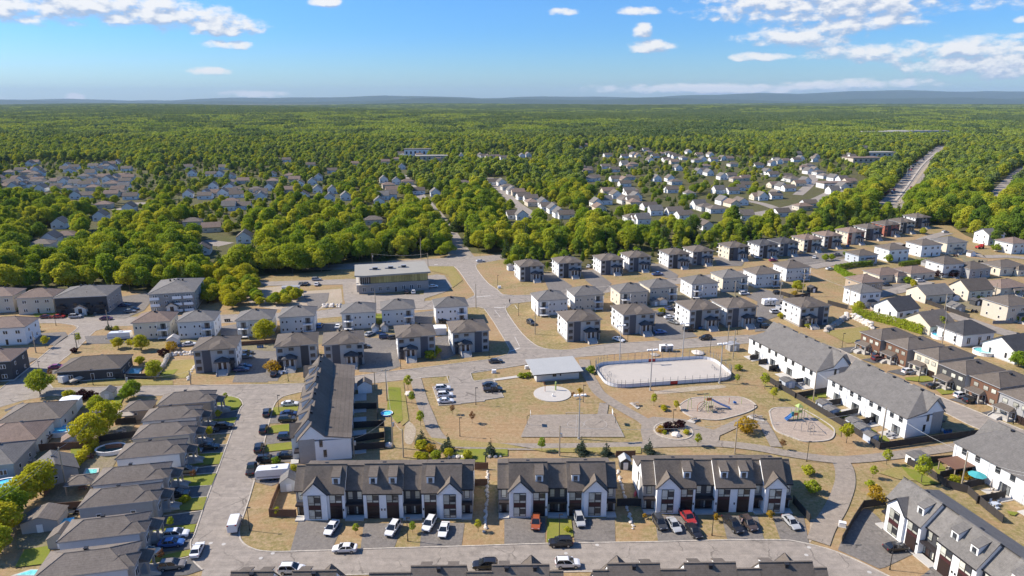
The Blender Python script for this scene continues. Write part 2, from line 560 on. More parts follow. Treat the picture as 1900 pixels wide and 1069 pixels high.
def thing(name, label, cat, loc, rz=0.0, group=None):
    o = bpy.data.objects.new(name, None)
    COL.objects.link(o)
    o.location = (loc[0], loc[1], loc[2] if len(loc) > 2 else 0)
    o.rotation_euler = (0, 0, rz)
    o.empty_display_size = .5
    return tag(o, label, cat, group)


def kind(o, k, label=None):
    o['kind'] = k
    if label:
        o['label'] = label
    return o


def copy_tree(root, loc, rz, label, group=None, scale=None, swap=None):
    """a copy of a thing with copies of its parts and sub-parts, sharing mesh data"""
    r = root.copy()
    COL.objects.link(r)
    r.location = loc
    r.rotation_euler = (0, 0, rz)
    if scale is not None:
        r.scale = scale if hasattr(scale, '__len__') else (scale,) * 3
    r['label'] = label
    if group:
        r['group'] = group

    def kids(a, b):
        for ch in a.children:
            c = ch.copy()
            COL.objects.link(c)
            c.parent = b
            if swap and ch.data in swap:
                c.data = swap[ch.data]
            kids(ch, c)
    kids(root, r)
    return r


AVOID = []      # (x, y, radius) where no forest tree may stand
# ------------------------------------------------------------------ ground, roads, paths
def P(c, pts, z=0.0):
    return [W(c, x, y, z) for x, y in pts]


LAYER = {}


def sheet(name, pts, z, mat, k='structure', label=None):
    mb = MB(mat)
    i = LAYER[name] = LAYER.get(name, -1) + 1          # overlapping sheets of one kind lie a little above each other
    z += .002 * i
    a = sum(p[0] * q[1] - q[0] * p[1] for p, q in zip(pts, pts[1:] + pts[:1]))
    pts = pts if a > 0 else pts[::-1]
    mb.poly([(p[0], p[1], z) for p in pts])
    o = mb.put(name)
    return kind(o, k, label)


def smooth_line(pts, n=6):
    """Catmull-Rom through the survey points"""
    out = []
    q = [pts[0]] + list(pts) + [pts[-1]]
    for i in range(1, len(q) - 2):
        a, b, c, d = (Vector(v[:2]) for v in q[i - 1:i + 3])
        for k in range(n):
            t = k / n
            out.append(.5 * ((2 * b) + (c - a) * t + (2 * a - 5 * b + 4 * c - d) * t * t + (3 * b - a - 3 * c + d) * t ** 3))
    out.append(Vector(q[-1][:2]))
    return out


def offset(pts, w):
    l, r = [], []
    for i, p in enumerate(pts):
        d = (pts[min(i + 1, len(pts) - 1)] - pts[max(i - 1, 0)]).normalized()
        nrm = Vector((-d.y, d.x)) * w
        l.append(p + nrm)
        r.append(p - nrm)
    return l, r


def strip(name, pts, width, z, mat, h=0.0, k='structure', n=6, label=None):
    pts = smooth_line(pts, n) if n else [Vector(p[:2]) for p in pts]
    l, r = offset(pts, width / 2)
    mb = MB(mat)
    if h:
        rings = [[(a.x, a.y, z), (a.x, a.y, z + h), (b.x, b.y, z + h), (b.x, b.y, z)] for a, b in zip(l, r)]
        mb.loft(rings)
    else:
        for i in range(len(pts) - 1):
            mb.poly([(*r[i], z), (*r[i + 1], z), (*l[i + 1], z), (*l[i], z)])
    return kind(mb.put(name), k, label)


def kerb(pts, n=4):
    return strip('kerb', pts, .28, 0.0, 'kerb_concrete', .13, n=n)


sheet('ground', [Vector((-33000, -400)), Vector((33000, -400)), Vector((33000, 35000)), Vector((-33000, 35000))], 0, 'dry_grass')

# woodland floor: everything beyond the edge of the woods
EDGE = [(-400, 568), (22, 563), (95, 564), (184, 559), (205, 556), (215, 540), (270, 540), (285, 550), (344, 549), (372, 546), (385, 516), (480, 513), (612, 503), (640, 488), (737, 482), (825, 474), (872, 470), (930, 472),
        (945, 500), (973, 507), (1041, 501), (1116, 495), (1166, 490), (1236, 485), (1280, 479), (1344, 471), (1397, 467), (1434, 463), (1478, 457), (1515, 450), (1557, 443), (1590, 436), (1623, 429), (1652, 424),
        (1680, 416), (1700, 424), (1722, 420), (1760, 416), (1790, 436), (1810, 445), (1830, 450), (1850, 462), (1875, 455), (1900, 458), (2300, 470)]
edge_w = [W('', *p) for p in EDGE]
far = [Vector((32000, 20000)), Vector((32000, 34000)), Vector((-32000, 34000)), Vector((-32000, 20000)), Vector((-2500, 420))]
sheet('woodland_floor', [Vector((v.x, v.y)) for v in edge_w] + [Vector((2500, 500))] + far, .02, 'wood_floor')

# --- streets
RW = P('', [(355, 1150), (376, 1058), (361, 1044), (355.7, 1031), (353.7, 1006), (361, 991), (379, 938), (404, 872), (427, 809), (444.6, 761), (451, 751), (444.6, 741),
            (429.5, 736), (396.6, 735), (320, 734), (200, 735), (98, 734), (43, 743), (0, 756), (-160, 812), (-160, 780), (0, 722.5), (72, 665.7), (101, 641.7), (143, 610),
            (138, 604), (110, 600), (60, 600), (-160, 606), (-160, 588), (60, 590), (252, 588.6), (406, 585), (507, 581.5), (585, 577.7), (633, 571), (696, 564), (786, 559), (808, 557), (866, 555.5), (881, 547),
            (868.6, 527.6), (851.6, 503), (842, 494.7), (740, 495), (640, 500), (560, 502), (560, 494), (640, 490), (737, 484), (826, 479), (834, 470), (818, 420), (840, 420), (872, 466), (880, 476), (910, 474), (1010, 468), (1010, 475), (930, 482), (889, 489), (883, 492),
            (885.7, 501), (905, 525), (922, 537), (932, 546), (950.5, 547.8), (988, 547), (1504, 488), (1570, 479), (1640, 470), (1640, 477), (1504, 497), (990, 559), (950, 563), (938, 574), (963, 612), (983, 632.4), (1001, 643.8), (1026, 649), (1061, 649), (1127, 639),
            (1253.7, 631), (1388, 622), (1470, 617), (1555, 647), (1585, 662), (1653.7, 697.7), (1744, 736), (1818, 766), (1900, 799), (2100, 885), (2100, 940), (1823, 799), (1763, 771), (1577, 672), (1480, 633), (1388, 637), (1221.5, 650.5), (1080, 662), (982, 676), (873.7, 693), (829, 698),
            (763.5, 703), (698, 710.5), (655, 713), (597, 719), (556.5, 728), (526, 736), (511, 748), (503, 771), (493, 809), (480.6, 860), (463, 923), (446.5, 971.5),
            (444, 986.6), (448, 1004), (468, 1018), (503, 1024), (597, 1022), (731, 1017.5), (860, 1014), (1016, 1009), (1219, 1005.7), (1350, 1002.4), (1448, 1002.4),
            (1481, 1006), (1536, 1019), (1582, 1037), (1620, 1055), (1660, 1075), (1700, 1110), (1560, 1150), (1540, 1090), (1500, 1066), (1448, 1061), (1100, 1061), (1038, 1062), (700, 1066), (470, 1072), (440, 1100), (430, 1150)])
road = sheet('road', RW, .03, 'asphalt')
# the two islands of blocks inside the road net lie above it
def block(name, c, pts, z=.045, mat='dry_grass', kb=True):
    w = P(c, pts)
    o = sheet(name, w, z, mat)
    if kb:
        kerb([*w, w[0]], 0)
    return o


block('residential_block', '', [(98.5, 720.6), (78, 697), (111, 672), (146.5, 644), (164, 626), (177, 614), (210, 606), (249, 604), (331, 599), (406, 600), (580, 592), (693.5, 582), (769, 576), (866, 571), (888, 570), (898, 572.5),
                                (915, 596), (937, 632), (946.5, 648), (942, 658), (911, 666.7), (821, 678), (731, 689), (652, 699), (561, 712), (496, 714), (386, 715), (227, 717.6), (161, 719.4)])
# kerbs along the open edges
for pts in ([(376, 1058), (361, 1044), (355.7, 1031), (353.7, 1006), (361, 991), (379, 938), (404, 872), (427, 809), (444.6, 761), (451, 751), (444.6, 741), (429.5, 736), (396.6, 735), (320, 734), (200, 735), (98, 734)],
            [(1388, 637), (1221.5, 650.5), (1080, 662)], [(982, 676), (873.7, 693)], [(829, 698), (763.5, 703), (698, 710.5), (655, 713), (597, 719), (556.5, 728), (526, 736), (511, 748), (503, 771), (493, 809), (480.6, 860), (463, 923), (446.5, 971.5),
             (444, 986.6), (448, 1004), (468, 1018), (503, 1024), (597, 1022), (731, 1017.5), (860, 1014), (1016, 1009), (1219, 1005.7), (1350, 1002.4), (1448, 1002.4), (1481, 1006), (1536, 1019), (1582, 1037), (1620, 1055), (1660, 1075)],
            [(1500, 1066), (1448, 1061), (1100, 1061), (1038, 1062), (700, 1066), (470, 1072)],
            [(0, 722.5), (72, 665.7), (101, 641.7), (143, 610), (138, 604), (110, 600), (60, 600)], [(60, 590), (252, 588.6), (406, 585), (507, 581.5), (585, 577.7), (633, 571)],
            [(800, 560), (808, 557), (866, 555.5), (881, 547), (868.6, 527.6), (851.6, 503), (842, 494.7)], [(883, 492), (885.7, 501), (905, 525), (922, 537), (932, 546), (950.5, 547.8), (988, 547), (1504, 488), (1570, 479)],
            [(1570, 486), (1504, 497), (990, 559), (950, 563), (938, 574), (963, 612), (983, 632.4), (1001, 643.8), (1026, 649), (1061, 649), (1127, 639), (1253.7, 631), (1388, 622)],
            [(1555, 647), (1585, 662), (1653.7, 697.7), (1744, 736), (1818, 766), (1900, 799)], [(1823, 799), (1763, 771), (1577, 672)]):
    kerb(P('', pts), 4)


def drive(c, pts, mat='drive_asphalt', z=.05, name='driveway'):
    return sheet(name, P(c, pts), z, mat)


def edging(c, pts, w=.22, h=.07):
    return strip('edging', P(c, pts), w, 0.0, 'kerb_concrete', .13 + h, n=0)


# drives of the near rows
for c, pts in [('4', [(530, 545), (755, 545), (860, 560), (775, 752), (470, 763)]), ('4', [(1010, 560), (1300, 560), (1232, 741), (985, 746)]),
               ('4', [(1440, 552), (1750, 560), (1727, 729), (1420, 736)]), ('5', [(300, 560), (600, 560), (600, 747), (300, 757)]),
               ('5', [(800, 570), (1110, 560), (1115, 740), (815, 744)]), ('6', [(295, 540), (610, 540), (650, 724), (320, 731)]),
               ('6', [(785, 545), (1050, 545), (1100, 719), (830, 723)]), ('6', [(1160, 545), (1390, 550), (1430, 748), (1220, 722)]),
               ('3', [(545, 330), (420, 345), (385, 370), (400, 385), (545, 370)]), ('3', [(520, 430), (330, 445), (315, 500), (520, 495)]),
               ('3', [(500, 570), (300, 580), (285, 655), (500, 630)]), ('3', [(500, 690), (290, 715), (245, 790), (500, 780)]), ('3', [(520, 800), (245, 830), (210, 930), (330, 960), (520, 880)])]:
    drive(c, pts)
drive('7', [(525, 535), (575, 545), (640, 600), (700, 680), (800, 770), (905, 790), (940, 885), (700, 1000), (650, 1012), (320, 862), (345, 800), (440, 650), (480, 575)])
drive('7', [(1075, 1000), (1210, 1075), (1190, 1200), (850, 1130), (1000, 1060)])
sheet('walkway', P('7', [(655, 655), (700, 655), (905, 885), (1040, 960), (1075, 1000), (1050, 995), (900, 890)]), .15, 'pale_concrete')
# drives of the bungalows along the street west of the corner terrace (dark, fresh asphalt)
for pts in [[(1480, 455), (1760, 400), (1740, 460), (1490, 475)], [(1400, 545), (1730, 500), (1700, 570), (1400, 590)], [(1350, 680), (1665, 655), (1640, 715), (1350, 725)],
            [(1290, 850), (1605, 808), (1585, 865), (1280, 885)], [(1200, 980), (1555, 955), (1530, 1040), (1180, 1060)]]:
    drive('A', pts, 'fresh_asphalt')
    edging('A', [pts[1], pts[0]])
    edging('A', [pts[2], pts[3]])
for pts in [[(1060, 330), (1490, 272), (1440, 365), (1060, 395)], [(1000, 510), (1400, 410), (1425, 452), (1390, 552), (980, 600)], [(1010, 690), (1410, 605), (1420, 640), (1490, 705), (1370, 745), (1000, 760)]]:
    drive('B', pts, 'fresh_asphalt')
    edging('B', [pts[1], pts[0]])
# green lawns
for c, pts in [('A', [(1580, 300), (1700, 303), (1755, 320), (1775, 360), (1740, 400), (1590, 392)]), ('A', [(1480, 480), (1745, 455), (1720, 500), (1490, 515)]), ('A', [(1340, 735), (1640, 715), (1610, 800), (1330, 815)]),
               ('A', [(1235, 900), (1590, 870), (1555, 955), (1230, 975)]), ('B', [(1170, 205), (1520, 170), (1490, 265), (1160, 280)]), ('B', [(1060, 405), (1440, 372), (1425, 430), (1050, 470)]),
               ('B', [(1000, 640), (1400, 560), (1400, 600), (1000, 690)]), ('B', [(110, 690), (360, 660), (370, 530), (180, 560)]),
               ('5', [(615, 568), (790, 575), (808, 700), (612, 745)]), ('3', [(330, 520), (520, 500), (515, 560), (310, 575)]), ('3', [(290, 660), (500, 635), (500, 690), (285, 712)]), ('3', [(345, 385), (540, 375), (535, 425), (335, 440)]),
               ('3', [(1190, 235), (1280, 240), (1295, 480), (1255, 500), (1180, 420)]), ('3', [(1790, 690), (1900, 690), (1900, 790), (1700, 780)]), ('8', [(380, 850), (720, 850), (720, 900), (520, 900), (300, 890)]),
               ('C', [(240, 400), (380, 355), (720, 395), (600, 430), (260, 430)]), ('C', [(1190, 830), (1310, 815), (1250, 880), (1170, 870)]), ('D', [(1430, 570), (1520, 570), (1510, 640), (1440, 640)]), ('E', [(215, 590), (300, 590), (300, 660), (215, 665)]),
               ('J', [(1090, 445), (1370, 420), (1370, 455), (1200, 475), (1100, 460)]), ('J', [(1300, 525), (1540, 500), (1500, 545), (1340, 560)]), ('J', [(480, 550), (560, 545), (560, 580), (500, 580)]), ('J', [(640, 700), (740, 690), (700, 715), (650, 718)]), ('J', [(860, 830), (960, 840), (990, 880), (900, 870)]),
               ('N', [(300, 410), (430, 400), (540, 520), (400, 545)]), ('N', [(1250, 1000), (1400, 1020), (1350, 1060), (1280, 1040)]), ('7', [(820, 200), (960, 240), (1120, 340), (1000, 350), (900, 290)]), ('J', [(420, 540), (900, 810), (890, 830), (420, 575)]),
               ('A', [(520, 690), (620, 690), (540, 780), (520, 760)]), ('A', [(840, 310), (910, 310), (870, 390), (850, 400)])]:
    sheet('lawn', P(c, pts), .20, 'green_grass')
for c, pts in [('C', [(1180, 760), (1440, 740), (1430, 800), (1360, 880), (1180, 880)]), ('C', [(640, 870), (1270, 900), (1270, 930), (640, 930)]), ('7', [(880, 170), (1180, 340), (800, 300), (640, 250)]), ('J', [(540, 130), (850, 95), (840, 200), (700, 210)]),
               ('Q', [(1030, 60), (1200, 120), (1500, 290), (1900, 540), (1900, 660), (1500, 380), (1100, 180)]), ('8', [(100, 760), (700, 810), (1000, 870), (1700, 880), (1700, 830), (900, 845), (300, 830)]), ('E', [(640, 225), (830, 225), (900, 330), (820, 390), (790, 290), (660, 260)]),
               ('A', [(600, 330), (850, 330), (850, 390), (560, 400)]), ('3', [(1180, 200), (1300, 190), (1340, 480), (1290, 520)])]:
    sheet('dry_lawn', P(c, pts), .165, 'half_grass')

# triplex courts: parking aprons
for c, pts in [('D', [(440, 830), (740, 815), (660, 1069), (400, 1069), (440, 960)]), ('D', [(690, 890), (720, 880), (820, 900), (730, 1060), (640, 1060)]), ('D', [(1360, 740), (1610, 745), (1620, 900), (1640, 950), (1500, 1000), (1330, 990)]),
               ('E', [(670, 770), (800, 750), (850, 900), (740, 940)]), ('F', [(1240, 700), (1420, 690), (1500, 900), (1260, 900)]), ('I', [(480, 20), (700, 10), (800, 60), (850, 100), (600, 130), (520, 100)]), ('G', [(590, 700), (720, 640), (880, 690), (860, 760), (900, 830), (700, 900), (800, 960), (660, 970), (680, 740)]), ('D', [(310, 660), (430, 640), (440, 760), (320, 770)]), ('D', [(1000, 640), (1230, 620), (1230, 690), (1010, 690)]), ('E', [(520, 580), (690, 560), (660, 670), (530, 650)]),
               ('F', [(420, 430), (500, 420), (640, 520), (560, 590), (470, 560)]), ('F', [(700, 400), (800, 400), (930, 500), (860, 570), (740, 480)]), ('F', [(1210, 350), (1290, 360), (1420, 440), (1400, 480), (1230, 430)]), ('G', [(340, 400), (590, 420), (560, 470), (380, 470)]), ('G', [(960, 380), (1340, 350), (1350, 400), (1080, 470), (900, 430)]),
               ('C', [(0, 330), (180, 320), (190, 350), (110, 400), (0, 400)]), ('C', [(660, 380), (830, 290), (1100, 250), (1100, 330), (1060, 380), (920, 440), (700, 430)]), ('C', [(80, 560), (480, 540), (500, 570), (400, 640), (90, 610)]), ('C', [(0, 720), (80, 710), (280, 735), (100, 830), (0, 850)]),
               ('C', [(620, 570), (1000, 560), (1010, 620), (640, 630)]), ('C', [(330, 840), (500, 760), (520, 830), (390, 850)]), ('H', [(350, 650), (610, 630), (660, 590), (640, 570), (560, 600), (380, 620)])]:
    drive(c, pts, 'drive_asphalt')
for c, pts in [('J', [(640, 245), (830, 225), (850, 235), (715, 278)]), ('J', [(800, 320), (980, 290), (995, 330), (880, 345)]), ('J', [(970, 400), (1180, 365), (1190, 400), (1080, 430)]), ('J', [(1180, 480), (1360, 465), (1370, 500), (1270, 520)]), ('J', [(1390, 590), (1580, 560), (1600, 600), (1500, 625)]), ('J', [(1610, 680), (1830, 640), (1860, 690), (1740, 735)])]:
    drive(c, pts, 'fresh_asphalt')
# commercial lot and gravel yard
drive('E', [(0, 320), (90, 320), (110, 440), (600, 440), (620, 300), (700, 285), (760, 295), (820, 380), (780, 415), (610, 470), (600, 500), (660, 497), (590, 545), (0, 560)], 'asphalt', .13, 'car_park')
drive('D', [(600, 330), (1240, 310), (1310, 330), (1330, 440), (1220, 470), (1210, 350), (640, 360)], 'asphalt', .132, 'car_park')
sheet('gravel_yard', P('D', [(470, 390), (760, 360), (900, 400), (1200, 380), (1210, 480), (1000, 545), (700, 530), (540, 500)]), .04, 'dirt')
drive('D', [(920, 420), (1110, 410), (1100, 470), (1010, 545), (960, 520)], 'drive_asphalt', .14, 'track')

# --- the park
def path(pts, w=3.2, z=.065):
    return strip('path', P('', pts), w, z + .1, 'path_asphalt')


path([(771, 703), (783, 745), (795, 775), (805, 800), (822, 819), (850, 826), (900, 829), (1000, 830), (1100, 829), (1180, 827), (1250, 824), (1330, 824), (1400, 831), (1460, 842), (1540, 853), (1600, 852), (1680, 843), (1760, 832), (1800, 826)], 3.4)
path([(1084, 668), (1088, 690), (1098, 708), (1111, 729), (1134, 746), (1164, 764), (1195, 782), (1212, 800)], 3.6, .069)
path([(1325, 806), (1360, 790), (1385, 777)], 3.0, .073)
path([(1412, 781), (1424, 800), (1440, 830)], 2.8, .077)
path([(1555, 850), (1566, 870), (1568, 895), (1560, 922), (1549, 946), (1530, 977), (1518, 1007)], 4.2, .061)
path([(1121, 749), (1117, 772)], 2.6, .081)
sheet('plaza', P('I', [(440, 720), (520, 690), (640, 700), (760, 710), (860, 760), (980, 790), (1010, 830), (1000, 880), (700, 900), (450, 890), (430, 800)]), .19, 'path_asphalt')
sheet('ball_court', P('', [(984, 771), (1137, 769), (1159, 812), (966, 812)]), .19, 'path_asphalt')
for pts, w in [([(1137.5, 771), (1157, 810)], .12), ([(1070, 770), (1068, 811)], .1), ([(1138, 771), (990, 772)], .1), ([(1157, 810), (970, 811)], .1)]:
    strip('court_line', P('', pts), w, .2, 'worn_paint', n=0)
cc = W('', 1068, 789)
for q, rr in ((cc, 2.2), (W('', 1105, 788), 3.0)):
    strip('court_line', [q + Vector((rr * math.cos(a * .3142), rr * math.sin(a * .3142), 0)) for a in range(21)], .12, .204, 'worn_paint', n=0)
car_park = sheet('car_park', P('8', [(290, 305), (445, 285), (470, 345), (610, 328), (690, 465), (552, 487), (548, 495), (375, 515), (215, 527), (170, 390), (292, 362)]), .135, 'asphalt')
edging('8', [(275, 312), (292, 362), (170, 390), (215, 527), (375, 515), (378, 506), (548, 495), (552, 485), (690, 465), (615, 332)])
edging('8', [(880, 222), (660, 252), (480, 276), (448, 290), (462, 335), (480, 350), (610, 330)])
sheet('walkway', P('8', [(610, 332), (800, 305), (900, 300), (900, 312), (800, 322), (620, 345)]), .15, 'pale_concrete')
PG1 = [(715, 605), (760, 572), (830, 550), (1000, 543), (1150, 545), (1220, 565), (1272, 600), (1270, 625), (1200, 660), (1100, 690), (1000, 712), (880, 706), (800, 688), (740, 650)]
PG2 = [(1375, 650), (1405, 628), (1480, 622), (1600, 630), (1680, 665), (1780, 725), (1840, 770), (1853, 800), (1840, 840), (1800, 862), (1700, 872), (1620, 868), (1540, 840), (1430, 795), (1395, 735)]
for pg in (PG1, PG2):
    w = P('I', pg)
    ring = smooth_line([*w, w[0]], 4)
    sheet('playground_gravel', ring[:-1], .16, 'play_gravel')
    strip('playground_border', ring, .35, 0.0, 'kerb_concrete', .26, n=0)
sheet('bench_pad', P('Q', [(200, 490), (290, 440), (345, 465), (285, 515)]), .2, 'pale_concrete')
sheet('bench_pad', P('Q', [(838, 445), (920, 418), (1020, 430), (1062, 492), (930, 470)]), .2, 'pale_concrete')
sheet('bench_pad', P('I', [(345, 590), (375, 583), (425, 622), (405, 633)]), .2, 'pale_concrete')
# round splash pad
sp = W('8', 1048, 440)
o = MB('pale_concrete', 'kerb_concrete').disc(sp.x, sp.y, 0, .2, 5.5, n=40).put('splash_pad')
kind(o, 'structure')
# planted roundabout
rb = W('I', 670, 795)
o = MB('dirt').disc(rb.x, rb.y, .05, .24, 4.7, n=36).put('planting_bed')
kind(o, 'structure')
strip('kerb', [rb + Vector((4.9 * math.cos(a * .17453), 4.9 * math.sin(a * .17453), 0)) for a in range(37)], .35, 0, 'kerb_concrete', .34, n=0)
# bare, trampled patches
for c, pts in [('I', [(530, 500), (800, 465), (1020, 455), (1040, 475), (800, 500), (560, 520)]), ('K', [(720, 560), (800, 620), (830, 700), (780, 840), (700, 820), (690, 700)]), ('6', [(1440, 570), (1520, 575), (1470, 690), (1430, 735)])]:
    w = P(c, pts)
    sheet('bare_earth', smooth_line([*w, w[0]], 4)[:-1], .035, 'dirt')
# painted marks
for pts, w in [([(946, 652), (965, 645.5)], .45), ([(917, 571), (936, 570.5)], .45), ([(884, 551), (910, 549)], .45), ([(955, 566), (960, 573)], .2), ([(918, 576), (928, 588)], .13), ([(955, 625), (964, 643)], .13), ([(806, 491), (812, 491)], .6)]:
    strip('road_marking', P('', pts), w, .036, 'road_paint', n=0)
for x, y in [(484, 1036), (506, 1027), (1108, 1011.5), (1501, 1016), (1496, 1030), (1613, 1062), (391, 1008), (415, 1010), (1050, 1027)]:
    q = W('', x, y)
    o = MB('concrete').disc(q.x, q.y, .03, .042, .38, n=14).put('manhole_cover')
    kind(o, 'structure')
# dark patches of repaired asphalt
for c, pts in [('4', [(240, 812), (270, 812), (272, 824), (242, 824)]), ('A', [(30, 400), (170, 342), (178, 352), (40, 412)]), ('6', [(1700, 756), (1745, 756), (1740, 768), (1700, 768)]), ('6', [(1770, 755), (1815, 755), (1808, 766), (1768, 764)])]:
    sheet('asphalt_patch', P(c, pts), .145 if c == '6' else .036, 'fresh_asphalt')
# lanes and yards of the neighbourhood at the upper right, trodden yards behind the bungalows
for c, pts, w in [('H', [(300, 712), (400, 680), (520, 655), (640, 622), (740, 585)], 7), ('H', [(880, 835), (1000, 868), (1240, 950), (1500, 1020)], 8), ('H', [(1030, 345), (1150, 395), (1330, 395), (1500, 410)], 7), ('H', [(-150, 480), (60, 440), (300, 400), (560, 330), (760, 250), (900, 215)], 7), ('H', [(500, 290), (620, 330), (800, 340), (1030, 350)], 6)]:
    strip('lane', P(c, pts), w, .16, 'asphalt')
for c, pts in [('H', [(640, 330), (1040, 330), (1040, 400), (660, 440)]), ('H', [(560, 780), (700, 830), (690, 960), (560, 900)]), ('H', [(870, 660), (1240, 720), (1230, 830), (860, 760)]), ('H', [(1000, 400), (1200, 420), (1180, 500), (1040, 480)]), ('H', [(120, 640), (360, 700), (340, 770), (100, 740)]), ('H', [(690, 920), (900, 960), (900, 1040), (700, 1000)]), ('A', [(560, 600), (1000, 480), (900, 700), (780, 900), (520, 1069), (300, 1069), (430, 900), (700, 640)]), ('A', [(160, 730), (420, 690), (400, 800), (150, 880)]), ('B', [(130, 300), (620, 150), (560, 330), (380, 530), (120, 560)]), ('F', [(960, 560), (1900, 500), (1900, 590), (1240, 690), (960, 650)]), ('D', [(20, 640), (440, 760), (700, 770), (1620, 640), (1620, 700), (700, 840), (20, 800)])]:
    sheet('yard', P(c, pts), .1, 'yard_dirt')
# roads through the woods
FAR_ROADS = [([(850, 480), (838, 445), (820, 410), (795, 380), (775, 358), (757, 338), (748, 325)], 9, 9), ([(1005, 408), (985, 396), (960, 380), (940, 362), (925, 348), (908, 330)], 9, 26),
             ([(1640, 392), (1662, 372), (1680, 350), (1697, 326), (1715, 303), (1738, 283), (1752, 271)], 20, 25), ([(1830, 384), (1848, 366), (1862, 348), (1880, 330), (1896, 316), (1915, 308)], 12, 18),
             ([(1380, 402), (1450, 390), (1500, 378), (1530, 366), (1560, 350), (1575, 335)], 14, 46), ([(1480, 362), (1500, 345), (1510, 330), (1500, 318)], 9, 30), ([(215, 390), (245, 384), (262, 376)], 10, 26), ([(540, 414), (610, 409), (650, 404)], 12, 26),
             ([(60, 470), (110, 462), (150, 448)], 9, 26), ([(380, 455), (410, 448)], 22, 30), ([(1470, 400), (1420, 380), (1380, 372)], 9, 24)]
for i, (pts, w, clear) in enumerate(FAR_ROADS):
    strip('far_road', P('', pts), w, .05 + .01 * i, 'asphalt')
# highway median and verge
strip('median', P('', [(1662, 372), (1680, 350), (1697, 326), (1715, 303), (1738, 283)]), 2.0, .2, 'kerb_concrete', .3)
strip('verge', P('', [(1668, 378), (1688, 352), (1706, 327), (1724, 304), (1746, 284)]), 3.0, .22, 'dirt')
# hills along the skyline
def hills(name, y0, depth, prof, seed):
    r = random.Random(seed)
    n = 90
    xs = np.linspace(-30000, 30000, n)
    hh = np.interp(xs / y0, [p[0] for p in prof], [p[1] for p in prof])
    hh = hh + np.array([40 * math.sin(x / 2600 + seed) + 26 * math.sin(x / 900 + 2 * seed) + 14 * math.sin(x / 420) + r.uniform(-8, 8) for x in xs])
    mb = MB('far_canopy')
    rows = [(0, 0), (.25, .38), (.6, .82), (1.0, 1.0), (1.6, .75), (2.6, .0)]
    for a, b in rows:
        mb.v += [(x, y0 + a * depth + 300 * math.sin(x / 1900), max(.1, h * b) if b else -2) for x, h in zip(xs, hh)]
    for i in range(len(rows) - 1):
        for j in range(n - 1):
            mb.f.append((i * n + j, i * n + j + 1, (i + 1) * n + j + 1, (i + 1) * n + j))
            mb.m.append(0)
    kind(mb.put(name, smooth=True), 'structure')


hills('hills', 21000, 3500, [(-2, 80), (-.75, 95), (-.36, 180), (-.06, 160), (.08, 205), (.36, 280), (.75, 385), (2, 400)], 3)
hills('hills', 15500, 2200, [(-2, 60), (-.75, 55), (-.3, 70), (0, 75), (.3, 120), (.75, 150), (2, 160)], 8)
# ------------------------------------------------------------------ windows, doors
WCACHE = {}


def win_mesh(w, h, style):
    """a window or door leaf in its frame; local x along the wall, -y outwards, origin at the middle of its foot"""
    key = (round(w, 2), round(h, 2), style)
    if key in WCACHE:
        return WCACHE[key]
    t = .09
    if style in ('dark', 'dark_blind'):
        mb = MB('black_trim', 'pane_blind' if style == 'dark_blind' else 'pane_mixed', 'pane_dark')
        mb.box(-w / 2, w / 2, -.06, .02, 0, h, 0)
        c = w * .04
        lay = [(-w / 2 + t, -c, h * .28, h - t, 1), (c, w / 2 - t, h * .28, h * .80, 2), (c, w / 2 - t, h * .84, h - t, 1), (-w / 2 + t, -c, t, h * .24, 1), (c, w / 2 - t, t, h * .24, 1)] if w > 1.7 else \
              [(-w / 2 + t, w / 2 - t, h * .26, h - t, 1 if style == 'dark_blind' else 2), (-w / 2 + t, w / 2 - t, t, h * .22, 1)]
        for x0, x1, z0, z1, m in lay:
            mb.box(x0, x1, -.075, -.05, z0, z1, m)
    elif style == 'white':
        mb = MB('white_trim', 'pane_dark')
        mb.box(-w / 2, w / 2, -.06, .02, 0, h, 0)
        nn = 2 if w > .95 else 1
        for i in range(nn):
            x0 = -w / 2 + w * i / nn
            mb.box(x0 + t, x0 + w / nn - t, -.075, -.05, t, h - t, 1)
    elif style == 'patio':
        mb = MB('black_trim', 'pane_mixed', 'pane_dark')
        mb.box(-w / 2, w / 2, -.06, .02, 0, h, 0)
        for i in range(3):
            x0 = -w / 2 + w * i / 3
            mb.box(x0 + .07, x0 + w / 3 - .07, -.075, -.05, .08, h - .1, 1 + i % 2)
    elif style == 'door':
        mb = MB('white_trim', 'dark_door', 'pane_dark')
        mb.box(-w / 2, w / 2, -.06, .02, 0, h, 0)
        mb.box(-w / 2 + .1, w / 2 - .1, -.08, -.05, .03, h - .1, 1)
        mb.box(-w / 5, w / 5, -.095, -.07, h * .45, h * .85, 2)
    elif style == 'dark_leaf':
        mb = MB('black_trim', 'dark_door', 'pane_dark')
        mb.box(-w / 2, w / 2, -.06, .02, 0, h, 0)
        mb.box(-w / 2 + .1, w / 2 - .1, -.08, -.05, .03, h - .1, 1)
        mb.box(w / 2 - .32, w / 2 - .2, -.095, -.07, h * .3, h * .85, 2)
    else:   # garage: four horizontal panels
        mb = MB('black_trim' if style == 'garage' else 'white_trim', 'dark_door' if style == 'garage' else 'white_trim')
        mb.box(-w / 2, w / 2, -.05, .02, 0, h, 0)
        for i in range(4):
            mb.box(-w / 2 + .06, w / 2 - .06, -.085, -.04, h * i / 4 + .02, h * (i + 1) / 4 - .03, 1)
    WCACHE[key] = mb.mesh(style + '_window')
    return WCACHE[key]


SIDES = {'F': 0.0, 'R': math.pi / 2, 'B': math.pi, 'L': -math.pi / 2}


